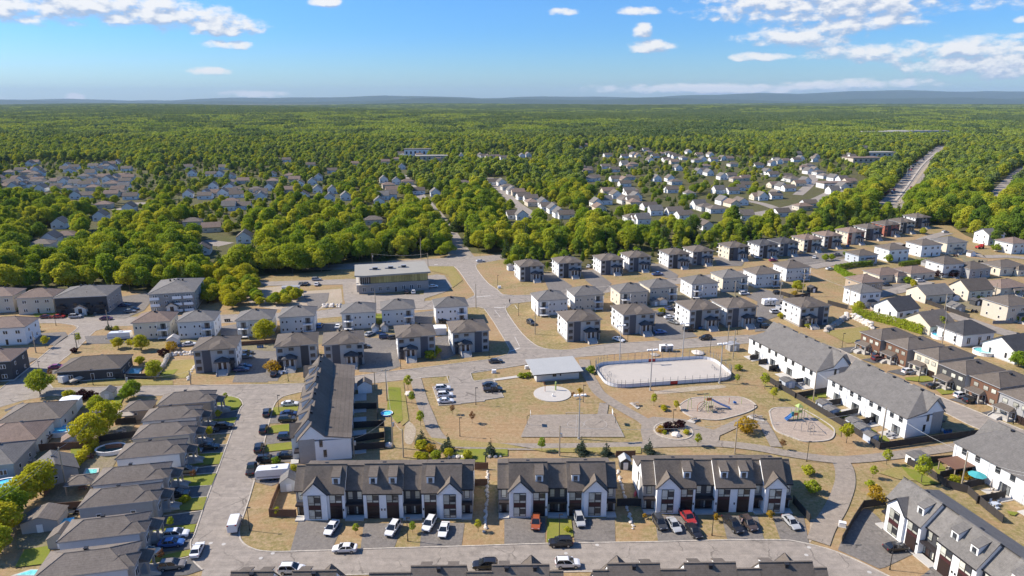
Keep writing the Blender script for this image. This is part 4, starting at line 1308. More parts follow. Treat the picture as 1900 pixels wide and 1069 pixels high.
# ------------------------------------------------------------------ single houses
def detached(label, loc, ang, w, d, ze, rise, roof, wall, front='x', kindr='hip', along='x', porch=None, garage=False, style='white', group=None, wing=None, name='detached_house', rows=None, dormer=False, over=.45):
    """a house whose -y side is its front; origin at the middle of the front"""
    t = thing(name, label, 'house', loc, ang, group)
    wl = MB(wall, front if front != 'x' else wall, 'concrete')
    wl.box(-w / 2, w / 2, .1, d, 0, ze - .2, 0).box(-w / 2 + .01, w / 2 - .01, 0, .3, 0, ze - .22, 1).box(-w / 2 - .04, w / 2 + .04, -.03, d + .04, 0, .4, 2)
    wl.put('wall', t)
    if kindr == 'hip':
        hip_roof(t, w, d, ze, rise, over, roof)
    else:
        gable_roof(t, w, d, ze, rise, over, roof, along, wall=wall)
    roof_vent(t, w * .12, d / 2 + .5, ze + rise * (.82 if kindr == 'hip' else .9))
    lev = rows or ([1.0] if ze < 4.2 else [1.0, ze - 2.5])
    for z in lev:
        first = z < 2
        for u in (-.30, .05, .33):
            if first and garage and u > .2:
                link('garage_door', win_mesh(2.5, 2.2, 'garage'), t, (w * .28, -.02, .05))
            elif first and abs(u - .05) < .01:
                link('door', win_mesh(1.0, 2.1, 'door'), t, (w * .05, -.02, .35))
            else:
                link('window', win_mesh(1.5, 1.3, style), t, (w * u, -.02, z))
        for sd_ in 'LR':
            for u in (-.25, .22):
                window(t, sd_, u * d, z + .1, .95, 1.15, style, w, d)
        for u in (-.28, .28):
            window(t, 'B', u * w, z, 1.2, 1.2, style, w, d)
        if first:
            window(t, 'B', 0, .35, 1.8, 2.05, 'patio', w, d)
    if kindr == 'gable' and along == 'y':
        for y_, rz in ((-.02, 0), (d + .02, math.pi)):
            link('window', win_mesh(1.0, 1.1, style), t, (0, y_, ze + rise * .18), rz)
    if porch:
        x0, x1, dep, pz = porch
        po = MB('stone_grey', 'concrete').box(x0, x1, -dep, -.03, 0, .75, 1).box(x0, x0 + .4, -dep, -dep + .4, .75, pz, 0).box(x1 - .4, x1, -dep, -dep + .4, .75, pz, 0).put('porch', t)
        pr = MB('roof_dark', 'grey_trim')
        q = [(x0 - .3, -dep - .35, pz), (x1 + .3, -dep - .35, pz), (x1 + .3, .02, pz), (x0 - .3, .02, pz)]
        pr.loft([[(x, y, z - .18) for x, y, z in q], q], 1)
        zt = pz + .75
        q = [(x, y, z + .004) for x, y, z in q]
        pr.poly([q[0], q[1], (x1 - .4, .02, zt), (x0 + .4, .02, zt)])
        pr.poly([q[1], q[2], (x1 - .4, .02, zt)])
        pr.poly([q[3], q[0], (x0 + .4, .02, zt)])
        pr.put('porch_roof', po)
        stairs(po, x0 + .3, (x0 + x1) / 2 + .4, -dep, .75, 5, .34)
    if wing:
        wx, ww, wd, wz, wr = wing     # a lower wing in front
        MB(wall).box(wx - ww / 2, wx + ww / 2, -wd, .1, 0, wz).put('wing', t)
        hip_roof(t, ww, wd, wz, wr, .35, roof, y0=-wd, name='wing_roof', x0=wx) if kindr == 'hip' else gable_roof(t, ww, wd + 1.5, wz, wr, .35, roof, 'y', y0=-wd, name='wing_roof', wall=wall, x0=wx)
        link('window', win_mesh(1.5, 1.2, style), t, (wx, -wd - .02, .9))
    return t


# bungalows facing the street west of the corner terrace
BN = R(102)     # direction of that street; their fronts look east-south-east
for lab, c, x, y, wall, w, d in [
        ('tan split-level bungalow on the corner of the mid street', 'A', 1370, 262, 'tan_brick', 6.9, 13.0), ('bungalow with white side wall, second from the corner', 'A', 1262, 372, 'white_siding', 6.7, 12.6), ('beige bungalow third from the corner, small yellow tree in front', 'A', 1205, 492, 'beige_siding', 6.7, 12.6),
        ('bungalow with broad white side wall, dark oval pool behind', 'A', 1112, 628, 'white_siding', 6.7, 13.2), ('bungalow with teal pool and gazebo behind it', 'A', 968, 806, 'white_siding', 6.7, 13.6), ('grey bungalow with small white side window, round shrub in front', 'B', 880, 92, 'grey_siding', 6.7, 13.4),
        ('pale blue bungalow above the cream and blue cars', 'B', 765, 318, 'blue_grey_siding', 6.7, 13.6), ('pale blue bungalow at the lower corner, lawn and pool behind', 'B', 640, 560, 'blue_grey_siding', 7.4, 14.5)]:
    a = BN
    ze = 5.3
    t = detached(lab, at_roof(c, x, y, ze + 1.9, a, d / 2), a, w, d, ze, 1.9, 'roof_warm', wall, 'stone_grey', porch=(.3, 3.6, 2.0, 3.4), style='white', group='bungalows along the side street', name='bungalow', rows=[2.3], over=.32)
    # raised front gable over the entry
    hip_roof(t, 3.4, 4.2, 5.34, 1.2, .25, 'roof_warm', y0=-.9, name='entry_roof', x0=-1.5)
    MB('stone_grey').box(-3.2, 0.0, -.6, .02, 0, 5.2).put('entry_bay', t)
    link('window', win_mesh(1.6, 1.5, 'white'), t, (-1.6, -.62, 2.2))
OTHERS = [
    # label, crop, x, y, ridge z, angle, w, d, ze, rise, roof, wall, kind, along
    ('tan brick garage with white slit window behind the corner bungalows', 'A', 1020, 325, 4.6, 12, 6.4, 5.6, 2.9, 1.5, 'roof_warm', 'tan_brick', 'hip', 'x'),
    ('grey roofed house with glazed lean-to beside the round pool', 'A', 268, 345, 6.3, 12, 14.0, 10.5, 3.8, 2.5, 'roof_warm', 'pale_siding', 'hip', 'x'),
    ('brown roofed house with pink parasol on its deck', 'A', 95, 492, 6.3, 12, 13.0, 10.0, 3.8, 2.5, 'roof_brown', 'pale_siding', 'hip', 'x'),
    ('grey house cut by the picture edge, above the blue pool', 'A', -75, 655, 6.3, 12, 13.0, 10.5, 3.8, 2.5, 'roof_grey', 'grey_siding', 'hip', 'x'),
    ('grey gabled garage in front of the hedge', 'A', 388, 742, 5.2, 40, 7.8, 7.6, 2.9, 2.3, 'roof_grey', 'grey_siding', 'gable', 'y'),
    ('long charcoal bungalow beside the fenced teal pool', 'C', 690, 712, 6.2, 11, 17.5, 11.0, 3.7, 2.5, 'roof_dark', 'charcoal', 'hip', 'x'),
    ('white flats with brown roof at the picture edge', 'C', 60, 425, 9.2, 10, 14.0, 10.0, 6.7, 2.5, 'roof_brown', 'white_siding', 'hip', 'x'),
    ('dark house cut by the picture edge near the street crossing', 'C', -50, 660, 9.0, 12, 13.0, 11.0, 6.6, 2.4, 'roof_brown', 'charcoal', 'hip', 'x'),
    ('tan house with brown hip roof behind the white car', 'C', 290, 215, 9.4, 11, 13.0, 11.0, 7.0, 2.4, 'roof_brown', 'beige_siding', 'hip', 'x'),
    ('tan house at the picture edge below the woods', 'C', -10, 210, 9.4, 11, 14.0, 11.0, 7.0, 2.4, 'roof_brown', 'beige_siding', 'hip', 'x'),
    ('low grey house by the cedar hedge and white parked cars', 'H', 245, 340, 7.0, 14, 11.5, 10.0, 5.0, 2.0, 'roof_dark', 'blue_grey_siding', 'hip', 'x'),
    ('white two storey house behind the loose round shrub', 'H', 478, 293, 9.0, 14, 12.5, 10.5, 6.8, 2.2, 'roof_dark', 'white_siding', 'hip', 'x'),
    ('white two storey duplex in the middle of the far row', 'H', 722, 260, 9.0, 14, 13.0, 11.0, 6.8, 2.2, 'roof_dark', 'white_siding', 'hip', 'x'),
    ('white two storey duplex with broad grey roof, next to the woods', 'H', 912, 240, 9.0, 14, 13.5, 11.5, 6.6, 2.4, 'roof_grey', 'cream', 'hip', 'x'),
    ('white gabled house at the wood edge with tree shadow on its wall', 'H', 1225, 178, 9.4, 14, 11.5, 10.0, 6.6, 2.8, 'roof_grey', 'white_siding', 'gable', 'x'),
    ('pale house with brown hip roof at the far picture edge', 'H', 1400, 245, 8.6, 14, 12.0, 11.0, 6.2, 2.4, 'roof_brown', 'pale_siding', 'hip', 'x'),
    ('tan two storey house with brown roof behind the garden fence', 'H', 268, 528, 8.8, 14, 11.0, 10.0, 6.4, 2.4, 'roof_brown', 'tan_brick', 'hip', 'x'),
    ('brown roofed bungalow with front gable between the hedges', 'H', 420, 478, 5.8, 14, 14.5, 10.5, 3.6, 2.2, 'roof_brown', 'cream', 'hip', 'x'),
    ('brown roofed bungalow with arched arbour', 'H', 650, 465, 5.8, 14, 14.0, 10.5, 3.6, 2.2, 'roof_brown', 'cream', 'hip', 'x'),
    ('tall grey two storey house above the purple shrubs', 'H', 885, 388, 9.6, 14, 12.0, 10.5, 6.8, 2.8, 'roof_dark', 'pale_siding', 'hip', 'x'),
    ('dark grey house behind the tall grey one', 'H', 1085, 430, 7.2, 14, 12.5, 10.5, 4.8, 2.4, 'roof_dark', 'grey_siding', 'hip', 'x'),
    ('pale bungalow with cross gable and blue bins', 'H', 1330, 418, 6.8, 14, 15.0, 10.5, 4.4, 2.4, 'roof_dark', 'cream', 'hip', 'x'),
    ('narrow white two storey house behind the hedge end', 'H', 255, 600, 9.2, 14, 10.0, 9.5, 6.8, 2.4, 'roof_grey', 'white_siding', 'hip', 'x'),
    ('grey roofed gabled house with round shrub in front', 'H', 770, 605, 6.8, 14, 14.0, 10.5, 3.9, 2.9, 'roof_grey', 'cream', 'gable', 'x'),
    ('storey and a half gabled house with long shed dormer', 'H', 1090, 560, 8.6, 14, 13.0, 10.0, 5.0, 3.6, 'roof_dark', 'cream', 'gable', 'x'),
    ('brown roofed house behind the white fence', 'H', 1335, 565, 6.2, 14, 15.0, 10.5, 3.8, 2.4, 'roof_brown', 'beige_siding', 'hip', 'x'),
    ('white gabled cottage with black roof above the long hedge', 'H', 520, 700, 7.8, 22, 12.0, 10.5, 4.2, 3.6, 'roof_black', 'white_siding', 'gable', 'x'),
    ('cream gabled cottage with taupe roof', 'H', 770, 800, 7.8, 20, 12.0, 11.0, 4.0, 3.6, 'roof_warm', 'cream', 'gable', 'x'),
    ('tan two storey house with wide sunny side wall', 'H', 1375, 685, 9.6, 14, 13.0, 11.0, 7.0, 2.6, 'roof_dark', 'beige_siding', 'hip', 'x'),
    ('white house with black roof beside the blue round pool', 'H', 1050, 880, 7.8, 14, 13.5, 10.5, 4.6, 3.2, 'roof_black', 'white_siding', 'hip', 'x'),
    ('white gabled cottage with black roof and brick terrace', 'H', 1420, 985, 8.0, 18, 13.0, 11.5, 4.3, 3.7, 'roof_black', 'white_siding', 'gable', 'x'),
]
for i, (lab, c, x, y, zr, ang, w, d, ze, rise, rf, wl, kr, al) in enumerate(OTHERS):
    a = R(ang)
    st = 'white'
    wing = None
    if 'cross gable' in lab or 'front gable' in lab:
        wing = (w * .22, 5.0, 2.4, 3.2, 1.8)
    if 'garage' in lab:
        t = thing('garage', lab, 'garage', at_roof(c, x, y, zr, a, d / 2), a)
        MB(wl).box(-w / 2, w / 2, 0, d, 0, ze - .1).put('wall', t)
        (hip_roof(t, w, d, ze, rise, .4, rf) if kr == 'hip' else gable_roof(t, w, d, ze, rise, .4, rf, al, wall=wl))
        window(t, 'F', -.8, 1.5, 1.7, .6, 'white', w, d)
        window(t, 'R', 0, .05, 2.5, 2.1, 'garage', w, d)
        roof_vent(t, 0, d / 2 + .4, ze + rise - .3)
    else:
        detached(lab, at_roof(c, x, y, zr, a, d / 2), a, w, d, ze, rise, rf, wl, kindr=kr, along=al, style=st, wing=wing, group='houses of the neighbourhood',
                 porch=(-w * .1, w * .22, 1.6, 2.9) if i % 3 == 1 else None)
    if 'shed dormer' in lab:
        pass
# two storey houses along the street east of the terraces; fronts look west
for lab, c, x, y, rf, fr, wl in [
        ('two storey house with brown corner panels, first by the rough grass lot', 'J', 985, 105, 'roof_dark', 'brown_wood', 'stone_grey'), ('two storey house with brown front, maroon car on its drive', 'J', 1165, 165, 'roof_dark', 'brown_wood', 'stone_grey'),
        ('two storey house with pale front and garage, green lawn corner', 'J', 1370, 232, 'roof_dark', 'cream', 'stone_grey'), ('two storey house with dark corner, black car on its drive', 'J', 1555, 322, 'roof_dark', 'charcoal', 'pale_siding'),
        ('two storey house with brown front, white van on its drive', 'J', 1780, 402, 'roof_dark', 'brown_wood', 'stone_grey'), ('two storey house cut by the picture edge, white car on its drive', 'J', 1990, 510, 'roof_dark', 'grey_siding', 'stone_grey')]:
    a = R(-74)
    d = 14.0
    t = detached(lab, at_roof(c, x, y, 8.6, a, d / 2), a, 8.6, d, 6.5, 2.1, rf, wl, fr, porch=(-3.9, .6, 2.2, 3.0), garage='pale front' in lab or 'edge' in lab, style='dark_blind', group='two storey houses along the east street', name='two_storey_house')


# ------------------------------------------------------------------ apartment blocks at the upper left
def flats(label, c, x, y, ang, w, d, ze, wallm, dark_front):
    a = R(ang)
    t = thing('apartment_block', label, 'apartments', at_roof(c, x, y, ze + 2.6, a, d / 2), a)
    MB(wallm, 'charcoal', 'concrete').box(-w / 2, w / 2, .1, d, 0, ze - .2, 0).box(-w / 2 + .02, w / 2 - .02, 0, .3, 0, ze - .22, 1 if dark_front else 0).box(-w / 2 - .05, w / 2 + .05, -.02, d + .05, 0, .5, 2).put('wall', t)
    hip_roof(t, w, d, ze, 2.6, .6, 'roof_grey')
    for k in range(4):
        roof_vent(t, -2.5 + k * 1.6, d / 2 + .7, ze + 2.3)
    for z in (.9, 3.6, 6.3):
        if z + 1.4 > ze:
            continue
        for k in range(4):
            xx = -w / 2 + w * (k + .5) / 4
            link('window', win_mesh(1.5, 1.3, 'white' if not dark_front else 'dark'), t, (xx, -.02, z))
            if k in (0, 2, 3):
                MB('white_trim' if not dark_front else 'black_trim', 'black_trim').box(-1.7, 1.7, -1.5, 0, 0, .2).box(-1.7, 1.7, -1.5, -1.42, .2, 1.1, 1 if dark_front else 0).put('balcony', t, (xx, 0, z - .5))
        for u in (-.36, -.12, .14, .38):
            window(t, 'R', u * d, z + .2, 1.1, 1.2, 'white', w, d)
            window(t, 'L', u * d, z + .2, 1.1, 1.2, 'white', w, d)
    po = MB('pale_siding').box(-2.0, 2.0, -2.2, .0, 0, 3.4).put('porch', t)
    gable_roof(t, 4.4, 2.8, 3.4, 1.2, .3, 'roof_dark', 'y', y0=-2.6, name='porch_roof', wall='pale_siding')
    stairs(po, -1.2, 1.2, -2.2, 1.0, 5)
    link('door', win_mesh(1.6, 2.2, 'door'), po, (0, -2.22, 1.0))
    return t


flats('dark fronted apartment block above the bright green lawn', 'C', 640, 195, 11, 19.0, 16.0, 7.4, 'stone_grey', True)
flats('big stone grey apartment block against the woods, blue cars beside it', 'C', 1295, 155, 14, 16.5, 22.0, 8.2, 'stone_grey', False)

# ------------------------------------------------------------------ the shop with the glazed upper floor
p, ang, ln = two('E', (110, 435), (640, 402))
t = thing('glazed_shop', 'two storey commercial building with golden glass upper floor and flat roof', 'shop', p, ang)
D_ = 20.0
MB('stone_grey', 'stone_grey', 'pale_concrete').box(0, ln, 0, D_, 0, 4.4, 0).box(-1.0, 0, 3, D_ - 2, 0, 4.3, 2).put('wall', t)
MB('black_trim').box(.6, ln - .2, .5, D_ - .5, 4.4, 8.0).put('upper_wall', t)
n = 22
for k in range(n):
    x0 = 5.2 + (ln - 5.6) * k / n
    MB('pane_gold').box(x0 + .04, x0 + (ln - 5.6) / n - .04, .40, .49, 4.5, 7.7).put('pane', t)
for k in range(5):
    MB('pane_dark').box(.8 + k * .88, .8 + k * .88 + .75, .38, .49, 4.5, 7.7).put('pane', t)
    MB('white_trim').box(.72 + k * .88, .78 + k * .88, -.9, .4, 4.45, 8.0).put('fin', t)
for k in range(6):
    y0 = 1.0 + k * 3.0
    MB('pane_dark').box(.50, .59, y0, y0 + 2.7, 4.5, 7.7).put('pane', t)
rf = MB('membrane', 'pale_concrete', 'grey_trim').extr([(-1.6, -.6), (2.5, -2.0), (ln + 1.0, -.9), (ln + .6, D_ + .6), (-1.2, D_ + .6)], 'z', 8.0, 8.7).put('roof', t)
MB('pale_concrete').box(-1.0, 5.0, -1.6, .5, 4.3, 4.5).put('terrace', t)
for x0, y0 in ((6.5, 8), (13.5, 8.5), (19.5, 9.5)):
    MB('grey_trim', 'black_trim').box(x0, x0 + 2.4, y0, y0 + 1.8, 8.7, 9.9, 0).box(x0 + .3, x0 + 2.1, y0 - .05, y0, 8.9, 9.6, 1).box(x0 - 1.4, x0, y0 + .5, y0 + 1.1, 8.7, 9.2, 0).put('air_handler', t)
for k in range(8):
    x0 = 1.6 + k * (ln - 3) / 8
    if k == 4:
        link('door', win_mesh(1.3, 2.5, 'door'), t, (x0 + .6, -.02, .1))
    else:
        link('window', win_mesh(1.5, 2.0, 'white'), t, (x0 + .6, -.02, .9))

# ------------------------------------------------------------------ park pavilion
p, ang, ln = two('8', (932, 352), (1243, 326))
t = thing('park_pavilion', 'low park pavilion with pale flat metal roof next to the rink', 'pavilion', p, ang)
MB('pale_siding', 'concrete').box(0, ln, 0, 8.2, 0, 2.9, 0).box(-.04, ln + .04, -.04, 8.24, 0, .4, 1).put('wall', t)
MB('metal_roof', 'black_trim').extr([(-1.6, 3.0), (9.8, 3.7), (9.8, 3.45), (-1.6, 2.75)], 'x', -1.3, ln + .9, 0).box(-1.3, ln + .9, -1.66, -1.6, 2.72, 3.02, 1).put('roof', t)
link('window', win_mesh(1.1, .8, 'dark'), t, (ln * .42, -.02, 1.3))
link('window', win_mesh(.7, .8, 'white'), t, (ln * .56, -.02, 1.3))
link('door', win_mesh(1.0, 2.1, 'door'), t, (-.02, 3.4, .05), -math.pi / 2)
link('door', win_mesh(1.0, 2.1, 'door'), t, (-.02, 5.6, .05), -math.pi / 2)
# ------------------------------------------------------------------ leaves, crowns, trees
def leaf_mesh(name, pts, nrm, size, mat, seed, trunk=None, squash=.75):
    """many small leaf-cluster faces; pts, nrm = arrays (n, 3)"""
    r = np.random.default_rng(seed)
    n = len(pts)
    nrm = nrm + r.normal(0, .55, (n, 3)) + np.array([0, 0, .45])
    nrm /= np.linalg.norm(nrm, axis=1)[:, None] + 1e-9
    up = r.normal(0, 1, (n, 3))
    u = np.cross(nrm, up)
    u /= np.linalg.norm(u, axis=1)[:, None] + 1e-9
    v = np.cross(nrm, u)
    s = size * r.uniform(.6, 1.3, (n, 1)) * .5
    u, v = u * s, v * s * squash
    bend = nrm * s * r.uniform(-.3, .3, (n, 1))
    vs = np.stack([pts - u - v * .5, pts - v + bend, pts + u - v * .3, pts + v + bend], 1).reshape(-1, 3)
    me = bpy.data.meshes.new(name)
    me.vertices.add(4 * n)
    me.vertices.foreach_set('co', vs.ravel().astype(np.float32))
    me.loops.add(4 * n)
    me.loops.foreach_set('vertex_index', np.arange(4 * n, dtype=np.int32))
    me.polygons.add(n)
    me.polygons.foreach_set('loop_start', np.arange(0, 4 * n, 4, dtype=np.int32))
    me.update(calc_edges=True)
    a = me.attributes.new('tint', 'FLOAT', 'FACE')
    a.data.foreach_set('value', r.uniform(0, 1, n).astype(np.float32))
    me.materials.append(M[mat])
    return me


def lobes(R_, H_, base, n, seed, kind_='round'):
    r = random.Random(seed)
    out = []
    if kind_ == 'cone':
        k = 9
        for i in range(k):
            f = i / (k - 1)
            rad = R_ * (1.02 - f) + .15
            z = base + (H_ - base) * f * .97
            for q in range(max(1, int(5 * (1 - f)) + 1)):
                a = r.uniform(0, 6.28)
                out.append(((rad * .5 * math.cos(a), rad * .5 * math.sin(a), z), (rad * .62, rad * .62, (H_ - base) / k * .62)))
        return out
    hh = H_ - base
    out.append(((0, 0, base + hh * .48), (R_ * .60, R_ * .60, hh * .42)))
    for i in range(n):
        a = 6.283 * (i * .618) + r.uniform(-.3, .3)
        f = (i + .5) / n
        zc = base + hh * (.22 + .62 * f)
        wid = math.sin(math.pi * min(.95, .25 + .72 * f)) if kind_ == 'round' else 1 - abs(f - .4)
        d = R_ * r.uniform(.40, .80) * wid
        s = R_ * r.uniform(.24, .50)
        out.append(((d * math.cos(a), d * math.sin(a), zc), (s, s, s * r.uniform(.62, .85))))
    return out


def crown_pts(lb, n, seed):
    r = np.random.default_rng(seed)
    vol = np.array([a[0] * a[1] for _, a in lb])
    cnt = np.maximum(3, (n * vol / vol.sum()).astype(int))
    P_, N_ = [], []
    for (c, a), k in zip(lb, cnt):
        d = r.normal(0, 1, (k, 3))
        d /= np.linalg.norm(d, axis=1)[:, None]
        rr = r.uniform(.45, 1.3, (k, 1)) ** .6
        P_.append(np.array(c) + d * np.array(a) * rr)
        nn = d / np.array(a)
        N_.append(nn / np.linalg.norm(nn, axis=1)[:, None])
    p, q = np.vstack(P_), np.vstack(N_)
    keep = np.ones(len(p), bool)
    for c, a in lb:
        keep &= (((p - np.array(c)) / (np.array(a) * .62)) ** 2).sum(1) > 1
    return p[keep], q[keep]


def crown_mesh(name, R_, H_, base, n, leaf, mat, seed, nl=9, kind_='round'):
    p, q = crown_pts(lobes(R_, H_, base, nl, seed, kind_), n, seed)
    return leaf_mesh(name, p, q, leaf, mat, seed)


def trunk_mesh(name, r0, h, R_, base, seed, limbs=5):
    r = random.Random(seed)
    mb = MB('bark')
    mb.tube((0, 0, -.1), (r.uniform(-.15, .15), r.uniform(-.15, .15), h), r0, r0 * .45, 7)
    for i in range(limbs):
        a = 6.283 * i / limbs + r.uniform(-.4, .4)
        z = base * .9 + (h - base) * r.uniform(.0, .6)
        mb.tube((0, 0, z), (R_ * .6 * math.cos(a), R_ * .6 * math.sin(a), z + R_ * .55), r0 * .38, r0 * .12, 5)
    return mb.mesh(name)


TREES = {}


def tree_kind(key, R_, H_, base, n, leaf, mat, seed, nl=9, kind_='round', r0=.22):
    TREES[key] = (trunk_mesh('trunk', r0, H_ * (.82 if kind_ == 'cone' else .62), R_, base, seed, 0 if kind_ == 'cone' else 5), crown_mesh('crown', R_, H_, base, n, leaf, mat, seed, nl, kind_))


for i in range(5):
    tree_kind('broad%d' % i, 4.6 + .3 * i, 11.5 + .8 * (i % 3), 2.2, 4600, .70, ('leaf_green', 'leaf_green', 'leaf_deep', 'leaf_green', 'leaf_fresh')[i], 20 + i, 11 + i)
for i in range(2):
    tree_kind('tall%d' % i, 3.0, 12.0 + i, 1.6, 3000, .65, ('leaf_green', 'leaf_deep')[i], 40 + i, 12, 'tall')
for i in range(2):
    tree_kind('spruce%d' % i, 2.9, 11.5 + 2 * i, .8, 2200, .6, 'needle', 50 + i, 9, 'cone')
for i in range(2):
    tree_kind('garden%d' % i, 3.4, 6.6, 1.0, 4200, .42, ('leaf_lime', 'leaf_green')[i], 60 + i, 12, r0=.16)
tree_kind('young', 1.15, 3.4, 1.0, 650, .26, 'leaf_green', 70, 6, 'tall', .05)
tree_kind('young_lime', 1.1, 3.0, .9, 650, .26, 'leaf_lime', 71, 6, 'tall', .05)
tree_kind('young_yellow', 1.0, 2.6, .8, 600, .24, 'leaf_yellow', 72, 6, 'round', .05)
tree_kind('young_rust', 1.0, 3.2, 1.1, 420, .24, 'leaf_rust', 73, 6, 'tall', .05)
tree_kind('small_spruce', 1.35, 3.9, .2, 1300, .30, 'needle_blue', 74, 9, 'cone', .07)
tree_kind('shrub', 1.3, 1.9, .05, 900, .30, 'leaf_green', 75, 8, 'round', .05)
tree_kind('shrub_lime', 1.3, 1.8, .05, 900, .30, 'leaf_lime', 76, 8, 'round', .05)
tree_kind('shrub_purple', 1.5, 2.0, .05, 1000, .30, 'leaf_purple', 77, 8, 'round', .05)
tree_kind('shrub_yellow', 1.7, 2.2, .05, 1000, .30, 'leaf_yellow', 78, 8, 'round', .05)
tree_kind('olive', 3.2, 5.6, .4, 3600, .42, 'leaf_green', 79, 12, 'round', .16)


def tree(key, loc, label, scale=1.0, group=None, cat='tree', name='tree', rz=None):
    t = thing(name, label, cat, (loc[0], loc[1], 0), rnd.uniform(0, 6.28) if rz is None else rz, group)
    t.scale = scale if hasattr(scale, '__len__') else (scale,) * 3
    link('trunk' if cat == 'tree' else 'stem', TREES[key][0], t)
    link('crown' if cat == 'tree' else 'foliage', TREES[key][1], t)
    return t


def hedge(label, pts, w, h, mat='leaf_lime', seed=1):
    """a clipped cedar hedge: leaf faces all over its sides and top"""
    r = np.random.default_rng(seed)
    P_, N_ = [], []
    for a, b in zip(pts, pts[1:]):
        a2, b2 = np.array(a[:2]), np.array(b[:2])
        L = float(np.linalg.norm(b2 - a2))
        d = (b2 - a2) / L
        nr = np.array([-d[1], d[0]])
        k = int(L * (2 * h + w) * 20)
        s = r.uniform(0, L, k)
        side = r.uniform(0, 2 * h + w, k)
        off = np.where(side < h, -w / 2, np.where(side < 2 * h, w / 2, side - 2 * h - w / 2)) * r.uniform(.78, 1.1, k)
        z = np.where(side < h, side, np.where(side < 2 * h, side - h, h)) * r.uniform(.9, 1.05, k) + .25 * np.sin(s * 2.1 + seed) * (side > 2 * h)
        off = off * (1 + .12 * np.sin(s * 1.3))
        p = np.stack([a2[0] + d[0] * s + nr[0] * off, a2[1] + d[1] * s + nr[1] * off, np.maximum(.05, z)], 1)
        n_ = np.stack([nr[0] * np.sign(off) * (side < 2 * h), nr[1] * np.sign(off) * (side < 2 * h), 1.0 * (side >= 2 * h) + .2], 1)
        P_.append(p)
        N_.append(n_)
    base = Vector((pts[0][0], pts[0][1], 0))
    pp = np.vstack(P_) - np.array(base)
    t = thing('hedge', label, 'hedge', base)
    link('foliage', leaf_mesh('foliage', pp, np.vstack(N_), .5, mat, seed), t)
    st = MB('bark')
    for a, b in zip(pts, pts[1:]):
        L = (Vector(b[:2]) - Vector(a[:2])).length
        for i in range(int(L / 1.5) + 1):
            q = Vector(a[:2]).lerp(Vector(b[:2]), min(1, i * 1.5 / L)) - base.xy
            st.tube((q.x, q.y, 0), (q.x, q.y, h * .85), .06, .03, 5)
    kind(st.put('stem', t), 'stuff')
    return t


# ------------------------------------------------------------------ cars
def rings(stations):
    out = []
    for x, zb, zt, w in stations:
        zm = zb + (zt - zb) * .5
        out.append([(x, -w * .94, zb), (x, -w, zm), (x, -w * .95, zt), (x, w * .95, zt), (x, w, zm), (x, w * .94, zb)])
    return out


CAR = {
    'sedan': dict(st=[(-2.36, .48, .92, .74), (-2.2, .32, 1.0, .86), (-1.5, .24, 1.02, .91), (0, .22, .98, .92), (1.0, .22, .95, .91), (1.9, .28, .82, .88), (2.25, .34, .70, .80), (2.36, .42, .62, .70)],
                  cab=(-1.85, 1.15, -1.15, .35, .84, .64, .96, 1.45), wb=(-1.42, 1.42), r=.33, len=4.7),
    'suv': dict(st=[(-2.32, .5, 1.05, .80), (-2.2, .36, 1.14, .90), (-1.4, .28, 1.14, .94), (0, .26, 1.10, .95), (1.0, .26, 1.06, .94), (1.9, .32, .98, .90), (2.22, .38, .86, .84), (2.32, .48, .74, .74)],
                cab=(-2.22, 1.15, -1.95, .25, .88, .70, 1.08, 1.72), wb=(-1.4, 1.4), r=.37, len=4.65),
    'pickup': dict(st=[(-2.85, .55, 1.08, .84), (-2.75, .45, 1.10, .93), (-.6, .40, 1.10, .96), (.0, .38, 1.12, .96), (1.3, .38, 1.12, .96), (2.4, .42, 1.04, .93), (2.75, .48, .92, .88), (2.85, .55, .80, .78)],
                   cab=(-.75, 1.5, -.55, .85, .90, .74, 1.1, 1.85), wb=(-1.75, 1.75), r=.42, len=5.7),
    'van': dict(st=[(-2.65, .5, 1.25, .90), (-2.6, .4, 2.15, .96), (-1.0, .36, 2.25, .97), (1.0, .36, 2.25, .97), (1.35, .36, 1.25, .97), (2.2, .4, 1.05, .92), (2.55, .45, .85, .84), (2.65, .5, .75, .74)],
                cab=(1.0, 2.0, .95, 1.25, .90, .78, 1.12, 2.22), wb=(-1.6, 1.6), r=.36, len=5.3),
}
CARMESH = {}


